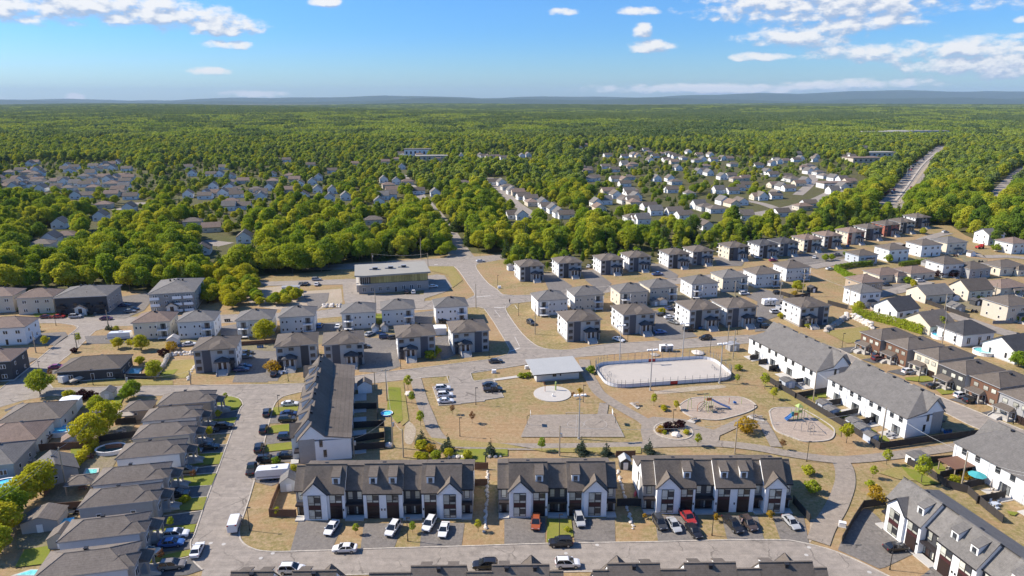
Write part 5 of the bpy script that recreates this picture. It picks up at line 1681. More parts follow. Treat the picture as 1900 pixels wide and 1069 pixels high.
def car_meshes(kind_, colour):
    key = (kind_, colour)
    if key in CARMESH:
        return CARMESH[key]
    d = CAR[kind_]
    x0, x1, t0, t1, w0, w1, zb, zt = d['cab']
    b = MB('paint_' + colour, 'black_trim')
    b.loft(rings(d['st']))
    # roof panel, pillars, lower cladding, bumpers
    b.extr([(t0 - .02, zt - .05), (t1 + .05, zt - .05), (t1 - .25, zt + .02), (t0 + .2, zt + .02)], 'y', -w1 - .01, w1 + .01)
    for s in (-1, 1):
        for (ax, az, aw), (bx_, bz, bw) in (((x0, zb - .02, w0), (t0, zt - .03, w1)), ((x1, zb - .02, w0), (t1, zt - .03, w1)), (((x0 + x1) / 2, zb - .02, w0 + .01), ((t0 + t1) / 2, zt - .03, w1 + .01))):
            b.tube((ax, s * aw, az), (bx_, s * bw, bz), .06, .05, 4)
        b.box(d['wb'][0] + .4, d['wb'][1] - .4, s * d['st'][3][3] - .03, s * d['st'][3][3] + .03, d['st'][3][1] - .02, d['st'][3][1] + .16, 1)
        b.box(x1 - .35, x1 - .12, s * (w0 + .16) - .1, s * (w0 + .16) + .1, zb, zb + .16)
    L0, L1 = d['st'][0][0], d['st'][-1][0]
    b.box(L1 - .12, L1 + .02, -.55, .55, d['st'][-1][1] - .04, d['st'][-1][1] + .14, 1)
    if kind_ == 'pickup':
        b.box(-2.68, -.85, -.78, .78, .95, 1.115, 1)
    elif kind_ == 'suv':
        for s in (-1, 1):
            b.box(t0 + .2, t1 - .2, s * w1 - .03, s * w1 + .03, zt + .02, zt + .08, 1)
    g = MB('car_glass')
    lo = [(x0, -w0, zb), (x1, -w0, zb), (x1, w0, zb), (x0, w0, zb)]
    hi = [(t0, -w1, zt - .02), (t1, -w1, zt - .02), (t1, w1, zt - .02), (t0, w1, zt - .02)]
    g.loft([lo, hi])
    wh = MB('rubber', 'alloy')
    wh.tube((0, -.12, 0), (0, .12, 0), d['r'], d['r'], 14, 0)
    wh.tube((0, -.135, 0), (0, .135, 0), d['r'] * .62, d['r'] * .62, 10, 1)
    hl = MB('head_lamp').box(-.06, .04, -.17, .17, -.08, .08)
    tl = MB('tail_lamp').box(-.04, .06, -.15, .15, -.12, .12)
    old = next((v for (k, _), v in CARMESH.items() if k == kind_), None)
    ms = (b.mesh('car_body'),) + (old[1:] if old else (g.mesh('cabin_glass'), wh.mesh('wheel'), hl.mesh('headlight'), tl.mesh('tail_light')))
    CARMESH[key] = ms
    return ms


NCAR = {}


def car(kind_, colour, c, x, y, ang, label, detail=True, z=.05):
    p = W(c, x, y)
    t = thing({'sedan': 'parked_car', 'suv': 'parked_suv', 'pickup': 'pickup_truck', 'van': 'parked_van'}[kind_], label, {'sedan': 'car', 'suv': 'car', 'pickup': 'pickup', 'van': 'van'}[kind_], (p.x, p.y, z), R(ang), 'parked vehicles')
    b, g, wh, hl, tl = car_meshes(kind_, colour)
    d = CAR[kind_]
    link('body', b, t)
    link('windows', g, t)
    for xx in d['wb']:
        for s in (-1, 1):
            link('wheel', wh, t, (xx, s * (d['st'][3][3] - .1), d['r']))
    if detail:
        f, r_ = d['st'][-2], d['st'][1]
        for s in (-1, 1):
            link('headlight', hl, t, (f[0] + .02, s * f[3] * .74, f[2] - .1))
            link('tail_light', tl, t, (r_[0] - .1, s * r_[3] * .80, r_[2] - .16))
    return t


CARS = [
    ('sedan', 'white', '', 640, 1023, 182, 'white sedan driving along the front street past the first terrace'), ('suv', 'black', '', 1040, 1012, 182, 'black SUV at the kerb by the lamp post and green front lawn'), ('suv', 'white', '', 1053, 1051, 2, 'white SUV on the near side of the front street'),
    ('suv', 'black', '', 900, 1054, 182, 'black SUV half hidden by the roof at the lower edge'), ('suv', 'white', '', 542, 1062, 2, 'white car peeking over the roof at the lower edge'),
    ('sedan', 'white', '4', 775, 610, -99, 'white car with dark roof on the widest drive of the first terrace'), ('suv', 'white', '4', 1222, 620, -103, 'white SUV with dark rear window before the middle garages'), ('suv', 'white', '4', 1490, 585, -103, 'white SUV close to the garage door, dark windscreen'), ('sedan', 'white', '4', 1598, 625, -95, 'white sedan beside the white SUV, farther from the garage'),
    ('suv', 'rust', '5', 532, 615, -94, 'rust red SUV on the drive of the shortest terrace'), ('suv', 'silver', '5', 850, 592, -84, 'silver SUV on the drive across the green front lawn'), ('suv', 'charcoal', '5', 1440, 615, -80, 'dark grey SUV with roof rack, first on the third terrace drives'), ('sedan', 'silver', '5', 1545, 630, -80, 'silver sedan between the dark SUV and the red pickup'),
    ('pickup', 'red', '5', 1640, 570, -78, 'red pickup by the garage of the third terrace'), ('sedan', 'black', '5', 1690, 672, -76, 'black convertible parked behind the red pickup'), ('pickup', 'black', '6', 868, 628, -76, 'black pickup with closed bed before the third terrace'), ('suv', 'brown', '6', 985, 622, -78, 'dark brown SUV with a person beside it'), ('sedan', 'silver', '6', 1297, 610, -80, 'silver sedan alone on the last drive by the footpath'),
    ('sedan', 'black', '7', 780, 862, 8, 'black sedan on the wide drive at the street bend'),
    ('suv', 'charcoal', '3', 300, 432, 102, 'dark SUV at the kerb, first below the white drive car'), ('suv', 'black', '3', 275, 555, 102, 'dark SUV at the kerb, second along the corner terrace'), ('suv', 'black', '3', 240, 692, 102, 'dark SUV at the kerb, third along the corner terrace'), ('pickup', 'black', '3', 186, 848, 102, 'black pickup at the kerb beside the camper trailer'),
    ('sedan', 'white', '3', 468, 368, 8, 'white sedan on the first drive of the corner terrace'), ('sedan', 'navy', '3', 462, 440, 8, 'dark car behind another on the second drive'), ('suv', 'charcoal', '3', 450, 482, 8, 'grey-black SUV on the second drive of the corner terrace'), ('suv', 'navy', '3', 447, 612, 8, 'navy SUV alone on the third drive'), ('sedan', 'black', '3', 445, 748, 8, 'black car on the fourth drive by the small green tree'), ('suv', 'black', '3', 298, 778, 6, 'black car at the foot of the fourth drive'),
    ('van', 'white', '4', 66, 585, 100, 'white delivery van on the side street near the dry corner lawn'), ('sedan', 'white', 'B', 1452, 575, 98, 'white sedan at the inside of the street corner'), ('suv', 'white', 'B', 1300, 462, 10, 'white SUV on the shared drive, blue sedan in front'), ('sedan', 'blue', 'B', 1262, 525, 10, 'blue sedan between two pale SUVs'), ('suv', 'cream', 'B', 1085, 600, 10, 'cream SUV on the drive of the pale blue bungalow'), ('suv', 'taupe', 'B', 1270, 690, 10, 'taupe SUV on the lowest drive'),
    ('suv', 'charcoal', 'B', 1310, 165, 10, 'dark car in shade on the drive by the round shrub'), ('suv', 'black', 'A', 1650, 535, 10, 'black SUV at the street end of its drive'), ('sedan', 'charcoal', 'A', 1540, 560, 10, 'dark sedan in the shade behind the black SUV'), ('sedan', 'black', 'A', 1540, 685, 10, 'black sedan beside the grey SUV in the shaded drive'), ('suv', 'grey', 'A', 1415, 718, 10, 'grey SUV in the shaded drive of the white sided bungalow'), ('suv', 'taupe', 'A', 1375, 862, 10, 'grey-brown SUV on the drive with the bare sapling'),
    ('suv', 'white', '8', 245, 412, 8, 'white and dark SUV, top car in the park car park row'), ('suv', 'white', '8', 262, 462, 8, 'white SUV, middle of three in the park car park'), ('sedan', 'white', '8', 265, 505, 8, 'white sedan, lowest of three in the park car park'), ('sedan', 'charcoal', '8', 590, 385, 8, 'dark sedan behind the black pickup in the park car park'), ('pickup', 'black', '8', 612, 422, 8, 'black pickup in the park car park'),
    ('sedan', 'charcoal', '8', 632, 210, 12, 'dark sedan driving on the mid street before the junction'), ('sedan', 'white', 'I', 268, 130, -45, 'white car turning out of the court beside the rink'), ('suv', 'black', 'I', 905, 120, 190, 'black SUV driving on the street behind the rink'), ('sedan', 'blue', 'I', 575, 75, 12, 'bright blue sedan by the curved stairs'), ('suv', 'charcoal', 'I', 785, 58, 12, 'dark SUV by the next curved stairs'),
    ('sedan', 'navy', 'D', 470, 985, 12, 'navy sedan at the front of the triplex court'), ('sedan', 'navy', 'D', 490, 962, 12, 'second navy sedan just behind the first in the triplex court'), ('sedan', 'grey', 'D', 500, 892, 12, 'grey-blue sedan in the triplex court'), ('sedan', 'charcoal', 'D', 505, 862, 12, 'darker sedan behind the grey-blue one'), ('suv', 'charcoal', 'D', 712, 965, 100, 'dark car nose on beside the white terrace furniture'), ('sedan', 'black', 'D', 708, 1015, 100, 'black car nose on nearer the street'),
    ('sedan', 'charcoal', 'D', 1365, 815, 12, 'dark sedan in the shade of the middle triplex'), ('suv', 'navy', 'D', 1525, 745, 12, 'navy SUV at the head of the wide parking court'), ('sedan', 'charcoal', 'D', 1585, 748, 12, 'dark sedan next to the navy SUV in the wide court'), ('sedan', 'silver', 'D', 1410, 722, 60, 'silver car by the two small sheds'), ('sedan', 'white', 'D', 1177, 665, 95, 'white car between two rear balcony houses'), ('suv', 'blue', 'D', 1045, 662, 95, 'blue car in the shade between rear balcony houses'),
    ('sedan', 'white', 'E', 672, 385, 14, 'white car in the shade of the glazed shop'), ('suv', 'white', 'E', 522, 428, 100, 'white car parked at the shop front'), ('suv', 'brown', 'E', 470, 428, 100, 'brown car parked at the shop front'), ('sedan', 'white', 'E', 1035, 190, 14, 'white car on the boulevard at the junction'), ('suv', 'black', 'E', 760, 655, 12, 'black car by the pale corner house'), ('suv', 'charcoal', 'E', 1420, 665, -60, 'dark SUV entering the drive east of the junction'),
    ('suv', 'silver', 'D', 1020, 320, 10, 'silver SUV in the yard under the trees'), ('sedan', 'grey', 'D', 905, 352, 95, 'grey car in the yard, one of a pair'), ('sedan', 'charcoal', 'D', 942, 352, 95, 'charcoal car in the yard, one of a pair'), ('sedan', 'white', 'D', 1022, 354, 95, 'white car in the yard under the trees'),
    ('sedan', 'maroon', 'C', 340, 438, 9, 'maroon sedan at the kerb below the bright lawn'), ('sedan', 'red', 'C', 432, 436, 9, 'red sedan at the kerb below the bright lawn'), ('suv', 'silver', 'C', 556, 436, 9, 'silver SUV at the kerb below the bright lawn'), ('sedan', 'purple', 'C', 782, 450, 9, 'dark purple sedan driving through the street crossing'), ('sedan', 'navy', 'C', 915, 352, 9, 'navy car by the big apartment block'), ('sedan', 'black', 'C', 980, 380, 9, 'black car in the apartment car park'), ('sedan', 'grey', 'C', 955, 396, 9, 'grey car nearest the street in the apartment car park'), ('sedan', 'white', 'C', 150, 352, 9, 'white car by the tan house at the upper left'),
    ('sedan', 'magenta', 'C', 420, 808, 16, 'magenta sedan by the charcoal bungalow'), ('suv', 'white', 'C', 10, 825, 9, 'white SUV cut by the picture edge'), ('sedan', 'white', 'C', 1392, 640, 20, 'small white car behind the stone garden wall'),
    ('sedan', 'black', 'F', 1302, 738, 12, 'black sedan in the court of the rink-side triplexes'), ('sedan', 'white', 'F', 1357, 758, 12, 'white sedan in the court of the rink-side triplexes'), ('sedan', 'grey', 'F', 1382, 794, -50, 'grey car turned across the court'), ('sedan', 'navy', 'F', 1342, 690, 100, 'navy car nose on behind the yellow shrub'), ('sedan', 'charcoal', 'F', 1382, 690, 100, 'charcoal car nose on behind the yellow shrub'), ('pickup', 'blue', 'F', 1266, 440, 14, 'blue pickup on the upper street'), ('sedan', 'white', 'F', 762, 382, 70, 'white car behind the third triplex'), ('suv', 'black', 'F', 1500, 850, 12, 'black SUV beside the blue bins'),
    ('suv', 'white', 'G', 580, 688, 10, 'white SUV between the tan and the pale balcony houses'), ('suv', 'black', 'G', 838, 682, 10, 'black SUV backed against the dark fence'), ('suv', 'white', 'G', 818, 828, 10, 'white SUV in front of the white camper'), ('sedan', 'silver', 'G', 695, 892, 75, 'silver car nose on in the triplex shade'), ('suv', 'black', 'G', 745, 940, 12, 'black car by the street in the triplex shade'), ('sedan', 'white', 'G', 685, 408, 14, 'white car under the pale sided triplex'), ('sedan', 'magenta', 'G', 800, 432, 14, 'pink-red car on the upper street'), ('sedan', 'white', 'G', 1115, 408, 60, 'white car on the upper street by two round shrubs'), ('pickup', 'grey', 'G', 1287, 393, 14, 'grey pickup parked beyond the two round shrubs'), ('sedan', 'white', 'G', 1235, 498, 14, 'white car by the cedar hedge'), ('sedan', 'red', 'G', 990, 348, 14, 'red car at the brown roofed triplex'),
    ('suv', 'white', 'H', 880, 216, 14, 'white SUV at the end of the upper street'), ('suv', 'white', 'H', 685, 590, 14, 'white SUV by the arched arbour'), ('sedan', 'charcoal', 'H', 432, 620, 14, 'dark car by the brown roofed bungalow'), ('suv', 'black', 'J', 800, 220, 15, 'black SUV on the first drive of the east street'), ('suv', 'charcoal', 'J', 915, 302, 15, 'dark SUV behind the maroon one'), ('suv', 'maroon', 'J', 910, 325, 15, 'maroon SUV on the second drive of the east street'), ('suv', 'white', 'J', 1118, 412, 15, 'white SUV on the third drive of the east street'), ('sedan', 'black', 'J', 1290, 510, 12, 'black sedan on the fourth drive of the east street'), ('suv', 'white', 'J', 1472, 575, 18, 'white minivan beside the black SUV on the east street'), ('suv', 'black', 'J', 1535, 608, 18, 'black SUV beside the white minivan'), ('suv', 'white', 'J', 1782, 676, 15, 'white SUV on the last drive in view of the east street')]
for k, col, c, x, y, a, lab in CARS:
    car(k, col, c, x, y, a, lab, detail=W(c, x, y).y < 235)


def camper(label, c, x, y, ang, L=7.0):
    p = W(c, x, y)
    t = thing('camper_trailer', label, 'camper', (p.x, p.y, .05), R(ang))
    b = MB('paint_white', 'grey_trim')
    b.extr([(-L / 2, .55), (L / 2 - .3, .55), (L / 2, 1.1), (L / 2 - .1, 2.3), (L / 2 - .6, 2.75), (-L / 2 + .2, 2.8), (-L / 2, 2.5)], 'y', -1.2, 1.2)
    b.box(-L / 2 + .1, L / 2 - .4, -1.215, 1.215, .95, 1.2, 1)
    b.put('body', t)
    for xx, w in ((-1.9, .9), (.3, .9), (2.0, .7)):
        MB('black_trim', 'pane_dark').box(xx, xx + w, -1.23, -1.19, 1.5, 2.1, 1).put('window', t)
    MB('pane_dark').box(-.7, -.1, -1.23, -1.19, .7, 2.3).put('door', t)
    MB('white_trim').box(-.9, .2, -.45, .45, 2.78, 3.1).put('roof_unit', t)
    for xx in (-.6, .3):
        for s in (-1, 1):
            MB('rubber', 'alloy').tube((0, -.12, 0), (0, .12, 0), .36, .36, 12).put('wheel', t, (xx, s * 1.05, .36))
    MB('black_trim').tube((L / 2 - .4, -.6, .5), (L / 2 + 1.1, 0, .5), .05).tube((L / 2 - .4, .6, .5), (L / 2 + 1.1, 0, .5), .05).tube((L / 2 + 1.0, 0, 0), (L / 2 + 1.0, 0, .6), .05).put('tow_bar', t)
    return t


camper('white camper trailer at the kerb beside the first terrace', '3', 345, 900, 188, 7.4)
camper('white camper parked in the triplex court', 'G', 775, 768, 8, 6.6)
camper('beige motorhome parked by the beige corner house', 'C', 885, 592, 188, 7.8)
# covered utility trailer and boat by the charcoal bungalow
p = W('C', 495, 905)
t = thing('cargo_trailer', 'small white cargo trailer at the street side by the boat', 'trailer', (p.x, p.y, .03), R(70))
MB('paint_white', 'grey_trim').box(-2.1, 2.1, -1.0, 1.0, .5, 2.5).box(-2.12, 2.12, -1.02, 1.02, .45, .6, 1).put('body', t)
for s in (-1, 1):
    MB('rubber').tube((0, -.1, 0), (0, .1, 0), .34, .34, 12).put('wheel', t, (0, s * .95, .34))
p = W('C', 585, 905)
t = thing('covered_boat', 'boat under a tan cover on its trailer', 'boat', (p.x, p.y, .03), R(55))
MB('paint_white', 'tan_canvas').loft([[(x, -w, 1.2), (x, 0, zk), (x, w, 1.2)] for x, w, zk in ((-2.6, .95, .5), (0, 1.1, .45), (1.8, .7, .6), (2.8, .06, 1.0))], 0).put('hull', t)
MB('tan_canvas').loft([[(x, -w, 1.21), (x, 0, z), (x, w, 1.21)] for x, w, z in ((-2.62, .97, 1.35), (-1, 1.1, 1.75), (.6, 1.05, 1.9), (1.8, .72, 1.45), (2.82, .08, 1.23))], 0).put('cover', t)
MB('grey_trim').box(-2.4, 2.6, -.5, -.4, .3, .45).box(-2.4, 2.6, .4, .5, .3, .45).put('trailer_frame', t)
for s in (-1, 1):
    MB('rubber').tube((0, -.1, 0), (0, .1, 0), .3, .3, 12).put('wheel', t, (-.6, s * .85, .3))

# ------------------------------------------------------------------ poles, lamps, wires
def px_height(c, xb, yb, xt, yt):
    b = W(c, xb, yb)
    oy, k = CROPS[c][1], CROPS[c][2]
    v = (oy + yt * k - 534.5) / F_PX
    # height at which the point above b shows at the row of the top
    d0 = math.hypot(b.x, b.y)
    return max(2.5, CAM_H - b.y * (S_ + v * C_) / (C_ - v * S_))


def utility(label, c, xb, yb, yt, box=False, arm=True, grey=False):
    p = W(c, xb, yb)
    h = px_height(c, xb, yb, xb, yt)
    t = thing('utility_pole', label, 'utility pole', p, 0, 'utility poles')
    mt = 'pole_grey' if grey else 'pole_wood'
    MB(mt).tube((0, 0, -.2), (0, 0, h), .19, .12, 8).put('pole', t)
    if arm:
        MB(mt).box(-1.1, 1.1, -.08, .08, h - .7, h - .5).put('crossarm', t)
        for q in (-.95, 0, .95):
            MB('white_trim').tube((q, 0, h - .5), (q, 0, h - .25), .07, .05, 6).put('insulator', t)
    if box:
        MB('white_trim' if grey else 'pole_grey').tube((.35, 0, h * .62), (.35, 0, h * .62 + 1.0), .28, .28, 10).put('transformer', t)
    return p, h


UP = {}
for key, lab, c, xb, yb, yt, box, arm in [
        ('a', 'utility pole by the garden hedge with white transformer', 'A', 742, 610, 400, True, True), ('b', 'pale utility pole in front of the gabled garage', 'A', 485, 965, 672, False, False), ('c', 'utility pole at the bright lawn strip behind the white shed', '3', 1180, 332, 96, False, True), ('d', 'utility pole rising by the blue paddling pool', 'K', 560, 885, 480, True, False),
        ('e', 'utility pole on the bare ground behind the first terrace', 'K', 683, 1000, 668, False, False), ('f', 'utility pole close behind the corner terrace back yards', 'K', 110, 1000, 762, True, False), ('g', 'utility pole with transformer beside the ball court', '8', 1100, 895, 672, True, False), ('h', 'utility pole between the footpath and the third terrace', 'I', 1120, 960, 730, False, False),
        ('i', 'utility pole at the playground fence corner', 'J', 930, 880, 640, False, False), ('j', 'utility pole at the gap between the two white terraces', 'J', 470, 600, 398, False, False), ('k', 'utility pole leaning over the umbrella yard', '7', 1300, 370, 80, False, False), ('l', 'tall grey pole behind the two storey houses', 'J', 1343, 215, 42, False, False),
        ('m', 'utility pole at the street crossing corner', 'C', 565, 655, 545, False, True), ('n', 'utility pole at the lawn of the white flats', 'C', 265, 692, 535, True, False), ('o', 'utility pole above the bright lawn', 'C', 660, 392, 240, False, False), ('p', 'utility pole on the kerb at the purple sedan', 'C', 798, 505, 378, False, False), ('q', 'utility pole before the big apartment block', 'C', 1350, 352, 220, True, False),
        ('r', 'utility pole on the kerb by the cross street junction', 'E', 1000, 542, 355, False, False), ('s', 'tall pale pole on the boulevard verge', 'E', 580, 168, 5, False, False), ('t', 'boulevard pole with leaning brace', 'E', 210, 205, 122, True, False), ('u', 'boulevard pole behind the shop roof', 'E', 634, 222, 122, False, False), ('v', 'utility pole between the rear balcony houses and the shop', 'E', 238, 602, 408, False, False), ('w', 'utility pole on the dry lawn east of the junction', 'E', 1450, 742, 520, False, False),
        ('x', 'twin utility pole at the white house', 'G', 1022, 692, 482, True, True), ('y', 'utility pole by the white camper court', 'G', 852, 705, 548, True, False), ('z', 'utility pole in front of the tan balcony house', 'G', 507, 695, 588, False, False), ('aa', 'wooden pole at the street behind the rink', 'I', 1065, 195, 12, False, False), ('bb', 'pole with grey cabinet near the rink corner', 'I', 1107, 262, 48, True, False),
        ('cc', 'utility pole at the garden fence end', 'H', 138, 800, 630, False, False), ('dd', 'utility pole above the long hedge', 'H', 872, 810, 680, True, False), ('ee', 'utility pole by the swing garden', 'H', 1255, 715, 595, False, False), ('ff', 'utility pole among the purple shrubs', 'H', 350, 620, 550, True, False), ('gg', 'utility pole at the mid street before the charcoal bungalow', 'C', 936, 968, 852, True, False), ('hh', 'utility pole on the kerb by the grey triplex', 'C', 1402, 925, 820, False, False),
        ('ii', 'street pole near the white shed', 'K', 352, 205, 0, False, False)]:
    UP[key] = utility(lab, c, xb, yb, yt, box, arm)


def lamp(label, c, xb, yb, h=5.2, dx=.0, ang=0.0):
    p = W(c, xb, yb)
    t = thing('lamp_post', label, 'lamp post', p, R(ang), 'lamp posts')
    MB('lamp_black').tube((0, 0, 0), (0, 0, h), .085, .06, 8).tube((0, 0, 0), (0, 0, .5), .13, .12, 8).put('pole', t)
    MB('lamp_black', 'head_lamp').box(-.12, .62, -.14, .14, h - .05, h + .10, 0).box(.02, .55, -.10, .10, h - .07, h - .05, 1).put('lamp_head', t)
    return t


for lab, c, x, y in [('lamp post on the dry corner lawn by the white van', '4', 172, 612), ('lamp post on the front verge of the first terrace', '4', 1333, 690), ('lamp post on the green front lawn of the shortest terrace', '5', 703, 705), ('lamp post on the verge of the third terrace', '6', 716, 688), ('lamp post at the street bend by the black sedan', '7', 733, 1020),
                     ('lamp post by the white drive car of the corner terrace', '3', 388, 420), ('lamp post at the camper trailer', '3', 283, 825), ('lamp post at the park car park', '8', 487, 520), ('lamp post on the dry grass below the car park', '8', 370, 752), ('lamp post beside the splash pad', '8', 1275, 500), ('lamp post in the round planting bed', 'I', 665, 770),
                     ('lamp post by the picnic pad between the playgrounds', 'I', 1255, 735), ('lamp post at the lower playground edge', 'I', 1650, 1015), ('lamp post on the lawn of the east street', 'J', 1185, 472), ('lamp post at the picture edge of the east street', 'J', 1826, 757), ('lamp post by the rough grass lot', 'J', 666, 238), ('lamp post on the corner lawn of the last triplex', 'E', 1100, 920), ('lamp post before the navy panelled triplex', 'E', 427, 1005),
                     ('lamp post by the stairs of the second triplex', 'D', 812, 1060), ('lamp post on the corner lawn east of the junction', 'E', 1325, 600), ('lamp post on the mown corner lawn', 'E', 1165, 375), ('lamp post at the mid street by the boat', 'C', 685, 930), ('lamp post by the street before the magenta car', 'C', 300, 872), ('lamp post at the crossing of the upper left street', 'C', 412, 492), ('lamp post behind the rink at the street', 'I', 335, 138), ('lamp post behind the rink near the black SUV', 'I', 940, 215), ('lamp post on the triplex verge at the rink', 'G', 525, 990)]:
    lamp(lab, c, x, y)


def flood(label, c, x, y, yt, both=True):
    p = W(c, x, y)
    h = px_height(c, x, y, x, yt)
    t = thing('floodlight_mast', label, 'floodlight', p, R(9), 'floodlights')
    MB('pole_grey').tube((0, 0, 0), (0, 0, h), .20, .12, 8).tube((0, 0, 0), (0, 0, .5), .35, .3, 8).put('pole', t)
    MB('pole_grey').box(-1.5, 1.5, -.06, .06, h - .1, h + .05).put('crossbar', t)
    for k in (-1.3, -.5, .5, 1.3):
        MB('white_trim', 'pane_mixed').box(k - .28, k + .28, -.3, .3, h + .05, h + .4).put('flood_lamp', t)
    return t


flood('floodlight mast at the near rink side, first', 'I', 500, 492, 200)
flood('floodlight mast at the near rink side, by the rounded end', 'I', 1008, 440, 155)
flood('floodlight mast behind the rink near the pavilion', 'I', 275, 288, 20)
flood('floodlight mast behind the rink by the player benches', 'I', 737, 250, 5)
flood('floodlight mast standing at the ball court', '8', 1242, 770, 455)


def wire(label, a, b, za, zb, sag=1.0, r=.03):
    a, b = Vector((a.x, a.y, za)), Vector((b.x, b.y, zb))
    pts = []
    for i in range(9):
        f = i / 8
        q = a.lerp(b, f)
        q.z -= sag * 4 * f * (1 - f)
        pts.append(q - a)
    o = MB('wire_metal').path(pts, r, 4).put('power_line', None, a)
    return tag(o, label, 'power line', 'power lines')


def up(k, dz=.35, dxy=(0, 0)):
    p, h = UP[k]
    return Vector((p.x + dxy[0], p.y + dxy[1], 0)), h - dz


for i, (k1, k2, lab) in enumerate([('a', 'b', 'power line over the hedge from the transformer pole to the garage pole'), ('c', 'd', 'power line over the bright lawn strip'), ('d', 'e', 'power line from the paddling pool pole to the bare ground pole'), ('f', 'd', 'power line over the corner terrace yards'),
                                    ('h', 'i', 'power line over the playground'), ('i', 'k', 'power line from the fence corner to the umbrella yard'), ('j', 'i', 'power line along the terrace yards'), ('g', 'h', 'power line along the footpath'), ('t', 'u', 'power line along the boulevard behind the shop'),
                                    ('x', 'y', 'power line at the twin pole'), ('l', 'dd', 'power line behind the two storey houses'), ('gg', 'hh', 'power line along the mid street'), ('cc', 'x', 'power line over the garden fence')]):
    (p, z1), (q, z2) = up(k1), up(k2)
    wire(lab, p, q, z1, z2, 1.0)
p, z1 = up('b')
for j, (x, y) in enumerate(((60, 1010), (80, 1000))):
    q = W('B', -40 + j * 30, 470)
    wire('lower power line running off past the tall garden trees' if j else 'upper power line running off past the tall garden trees', p, q, z1 - .6 * j, 8.5 - .6 * j, 1.0)
p, z1 = up('k')
for j in range(2):
    wire(('upper' if j == 0 else 'lower') + ' of two power lines running off over the fenced yards', p, W('N', 1500 - 60 * j, 1000), z1 - .5 * j, 8.8 - .5 * j, .8)

# ------------------------------------------------------------------ fences
def fence(label, c, pts, mat='fence_dark', h=1.8, z=0.0, step=2.4):
    w = [W(c, x, y) for x, y in pts]
    t = thing('fence', label, 'fence', w[0])
    for a, b in zip(w, w[1:]):
        L = (b - a).length
        n = max(1, round(L / step))
        ang = math.atan2(b.y - a.y, b.x - a.x)
        me = MB(mat).box(.05, L / n - .05, -.03, .03, .06, h).box(.03, L / n - .03, -.05, .05, h - .02, h + .05).mesh('fence_panel')
        pm = MB(mat).box(-.06, .06, -.06, .06, 0, h + .12).mesh('fence_post')
        for i in range(n):
            q = a.lerp(b, i / n) - w[0]
            link('panel', me, t, q, ang)
            link('post', pm, t, q, ang)
        link('post', pm, t, b - w[0], ang)
    return t


fence('long dark fence behind the white terraces along the park', 'J', [(125, 445), (320, 565), (720, 800), (918, 928), (1260, 880), (1600, 836)], step=3.0)
for i, (a, b) in enumerate([((225, 505), (400, 480)), ((345, 585), (565, 545)), ((490, 650), (660, 620)), ((610, 725), (770, 690)), ((700, 790), (880, 745))]):
    fence('dark fence between back yards, %s from the rink' % ('first', 'second', 'third', 'fourth', 'fifth')[i], 'J', [a, b], 'fence_dark')
for i, (a, b) in enumerate([((45, 325), (95, 318)), ((100, 355), (165, 345)), ((170, 400), (240, 385))]):
    fence('short dark privacy screen, %s behind the terrace nearest the rink' % ('first', 'second', 'third')[i], 'J', [a, b])
fence('brown-black fence round the umbrella and gazebo yards', 'N', [(600, 380), (20, 420), (240, 520), (500, 700), (760, 770), (1000, 980), (1200, 1140)], step=3.0)
fence('dark fence between the gazebo yard and the umbrella yard', 'N', [(420, 590), (650, 540), (700, 500)])
fence('dark fence between the umbrella yard and the table yard', 'N', [(700, 730), (960, 665)])
fence('dark fence beyond the table yard', 'N', [(880, 900), (1230, 830)])
fence('dark fence round the drive at the street bend', '7', [(350, 812), (440, 650), (520, 528), (700, 505)])
fence('black fence at the footpath side of the third terrace', '6', [(1310, 450), (1370, 520), (1432, 590)])
fence('brown fence enclosing the dry side yard of the first terrace', '4', [(515, 515), (318, 512), (340, 440), (412, 258)], 'fence_wood')
for i, (a, b) in enumerate([((925, 395), (1105, 390)), ((925, 535), (1160, 520)), ((925, 640), (1165, 605)), ((930, 700), (1165, 680))]):
    fence('black yard fence behind the corner terrace, %s from the street' % ('first', 'second', 'third', 'fourth')[i], '3', [a, b])
fence('black fence closing the corner terrace yards', '3', [(1108, 385), (1110, 470)])
fence('black lattice fence by the paddling pool', '3', [(1160, 520), (1165, 680)])
fence('black fence round the teal pool of the charcoal bungalow', 'C', [(722, 885), (1080, 885), (1070, 800)])
fence('brown fence at the back of the round pool garden', 'A', [(150, 715), (400, 690), (690, 680)], 'fence_wood')
fence('brown fence between gable garage and teal pool', 'A', [(330, 1040), (430, 905), (600, 770)], 'fence_wood')
fence('maroon fence section behind the bungalows', 'B', [(350, 275), (470, 262), (620, 250)], 'fence_wood', 1.7)
fence('dark fence behind the dark oval pool', 'A', [(700, 690), (740, 635), (1000, 600)])
fence('dark fence at the side yard behind the tan garage', 'A', [(850, 510), (1000, 500)])
fence('dark fence along the camper court', 'G', [(860, 690), (960, 720), (1080, 700)])
fence('dark garden fence behind the tan two storey house', 'G', [(1215, 760), (1370, 800)])
fence('dark fence across the gardens above the white houses', 'H', [(580, 700), (790, 775), (1060, 870)])
fence('black iron fence by the sunny tan house', 'H', [(1240, 910), (1395, 905)], 'mesh_metal', 1.3)
fence('wooden fence between the shortest and the first terrace', '5', [(85, 205), (180, 200)], 'fence_wood', 1.7)
fence('second wooden fence between the shortest and the first terrace', '5', [(85, 325), (175, 322)], 'fence_wood', 1.7)
fence('black gate fence between the shortest and the third terrace', '5', [(1128, 475), (1225, 470), (1300, 475)])
fence('weathered back fence behind the third terrace shed', '5', [(1120, 115), (1260, 112)], 'fence_wood', 1.7)
fence('brown fence behind the grey triplexes', 'D', [(440, 800), (600, 790), (720, 780)], 'fence_wood', 1.5)

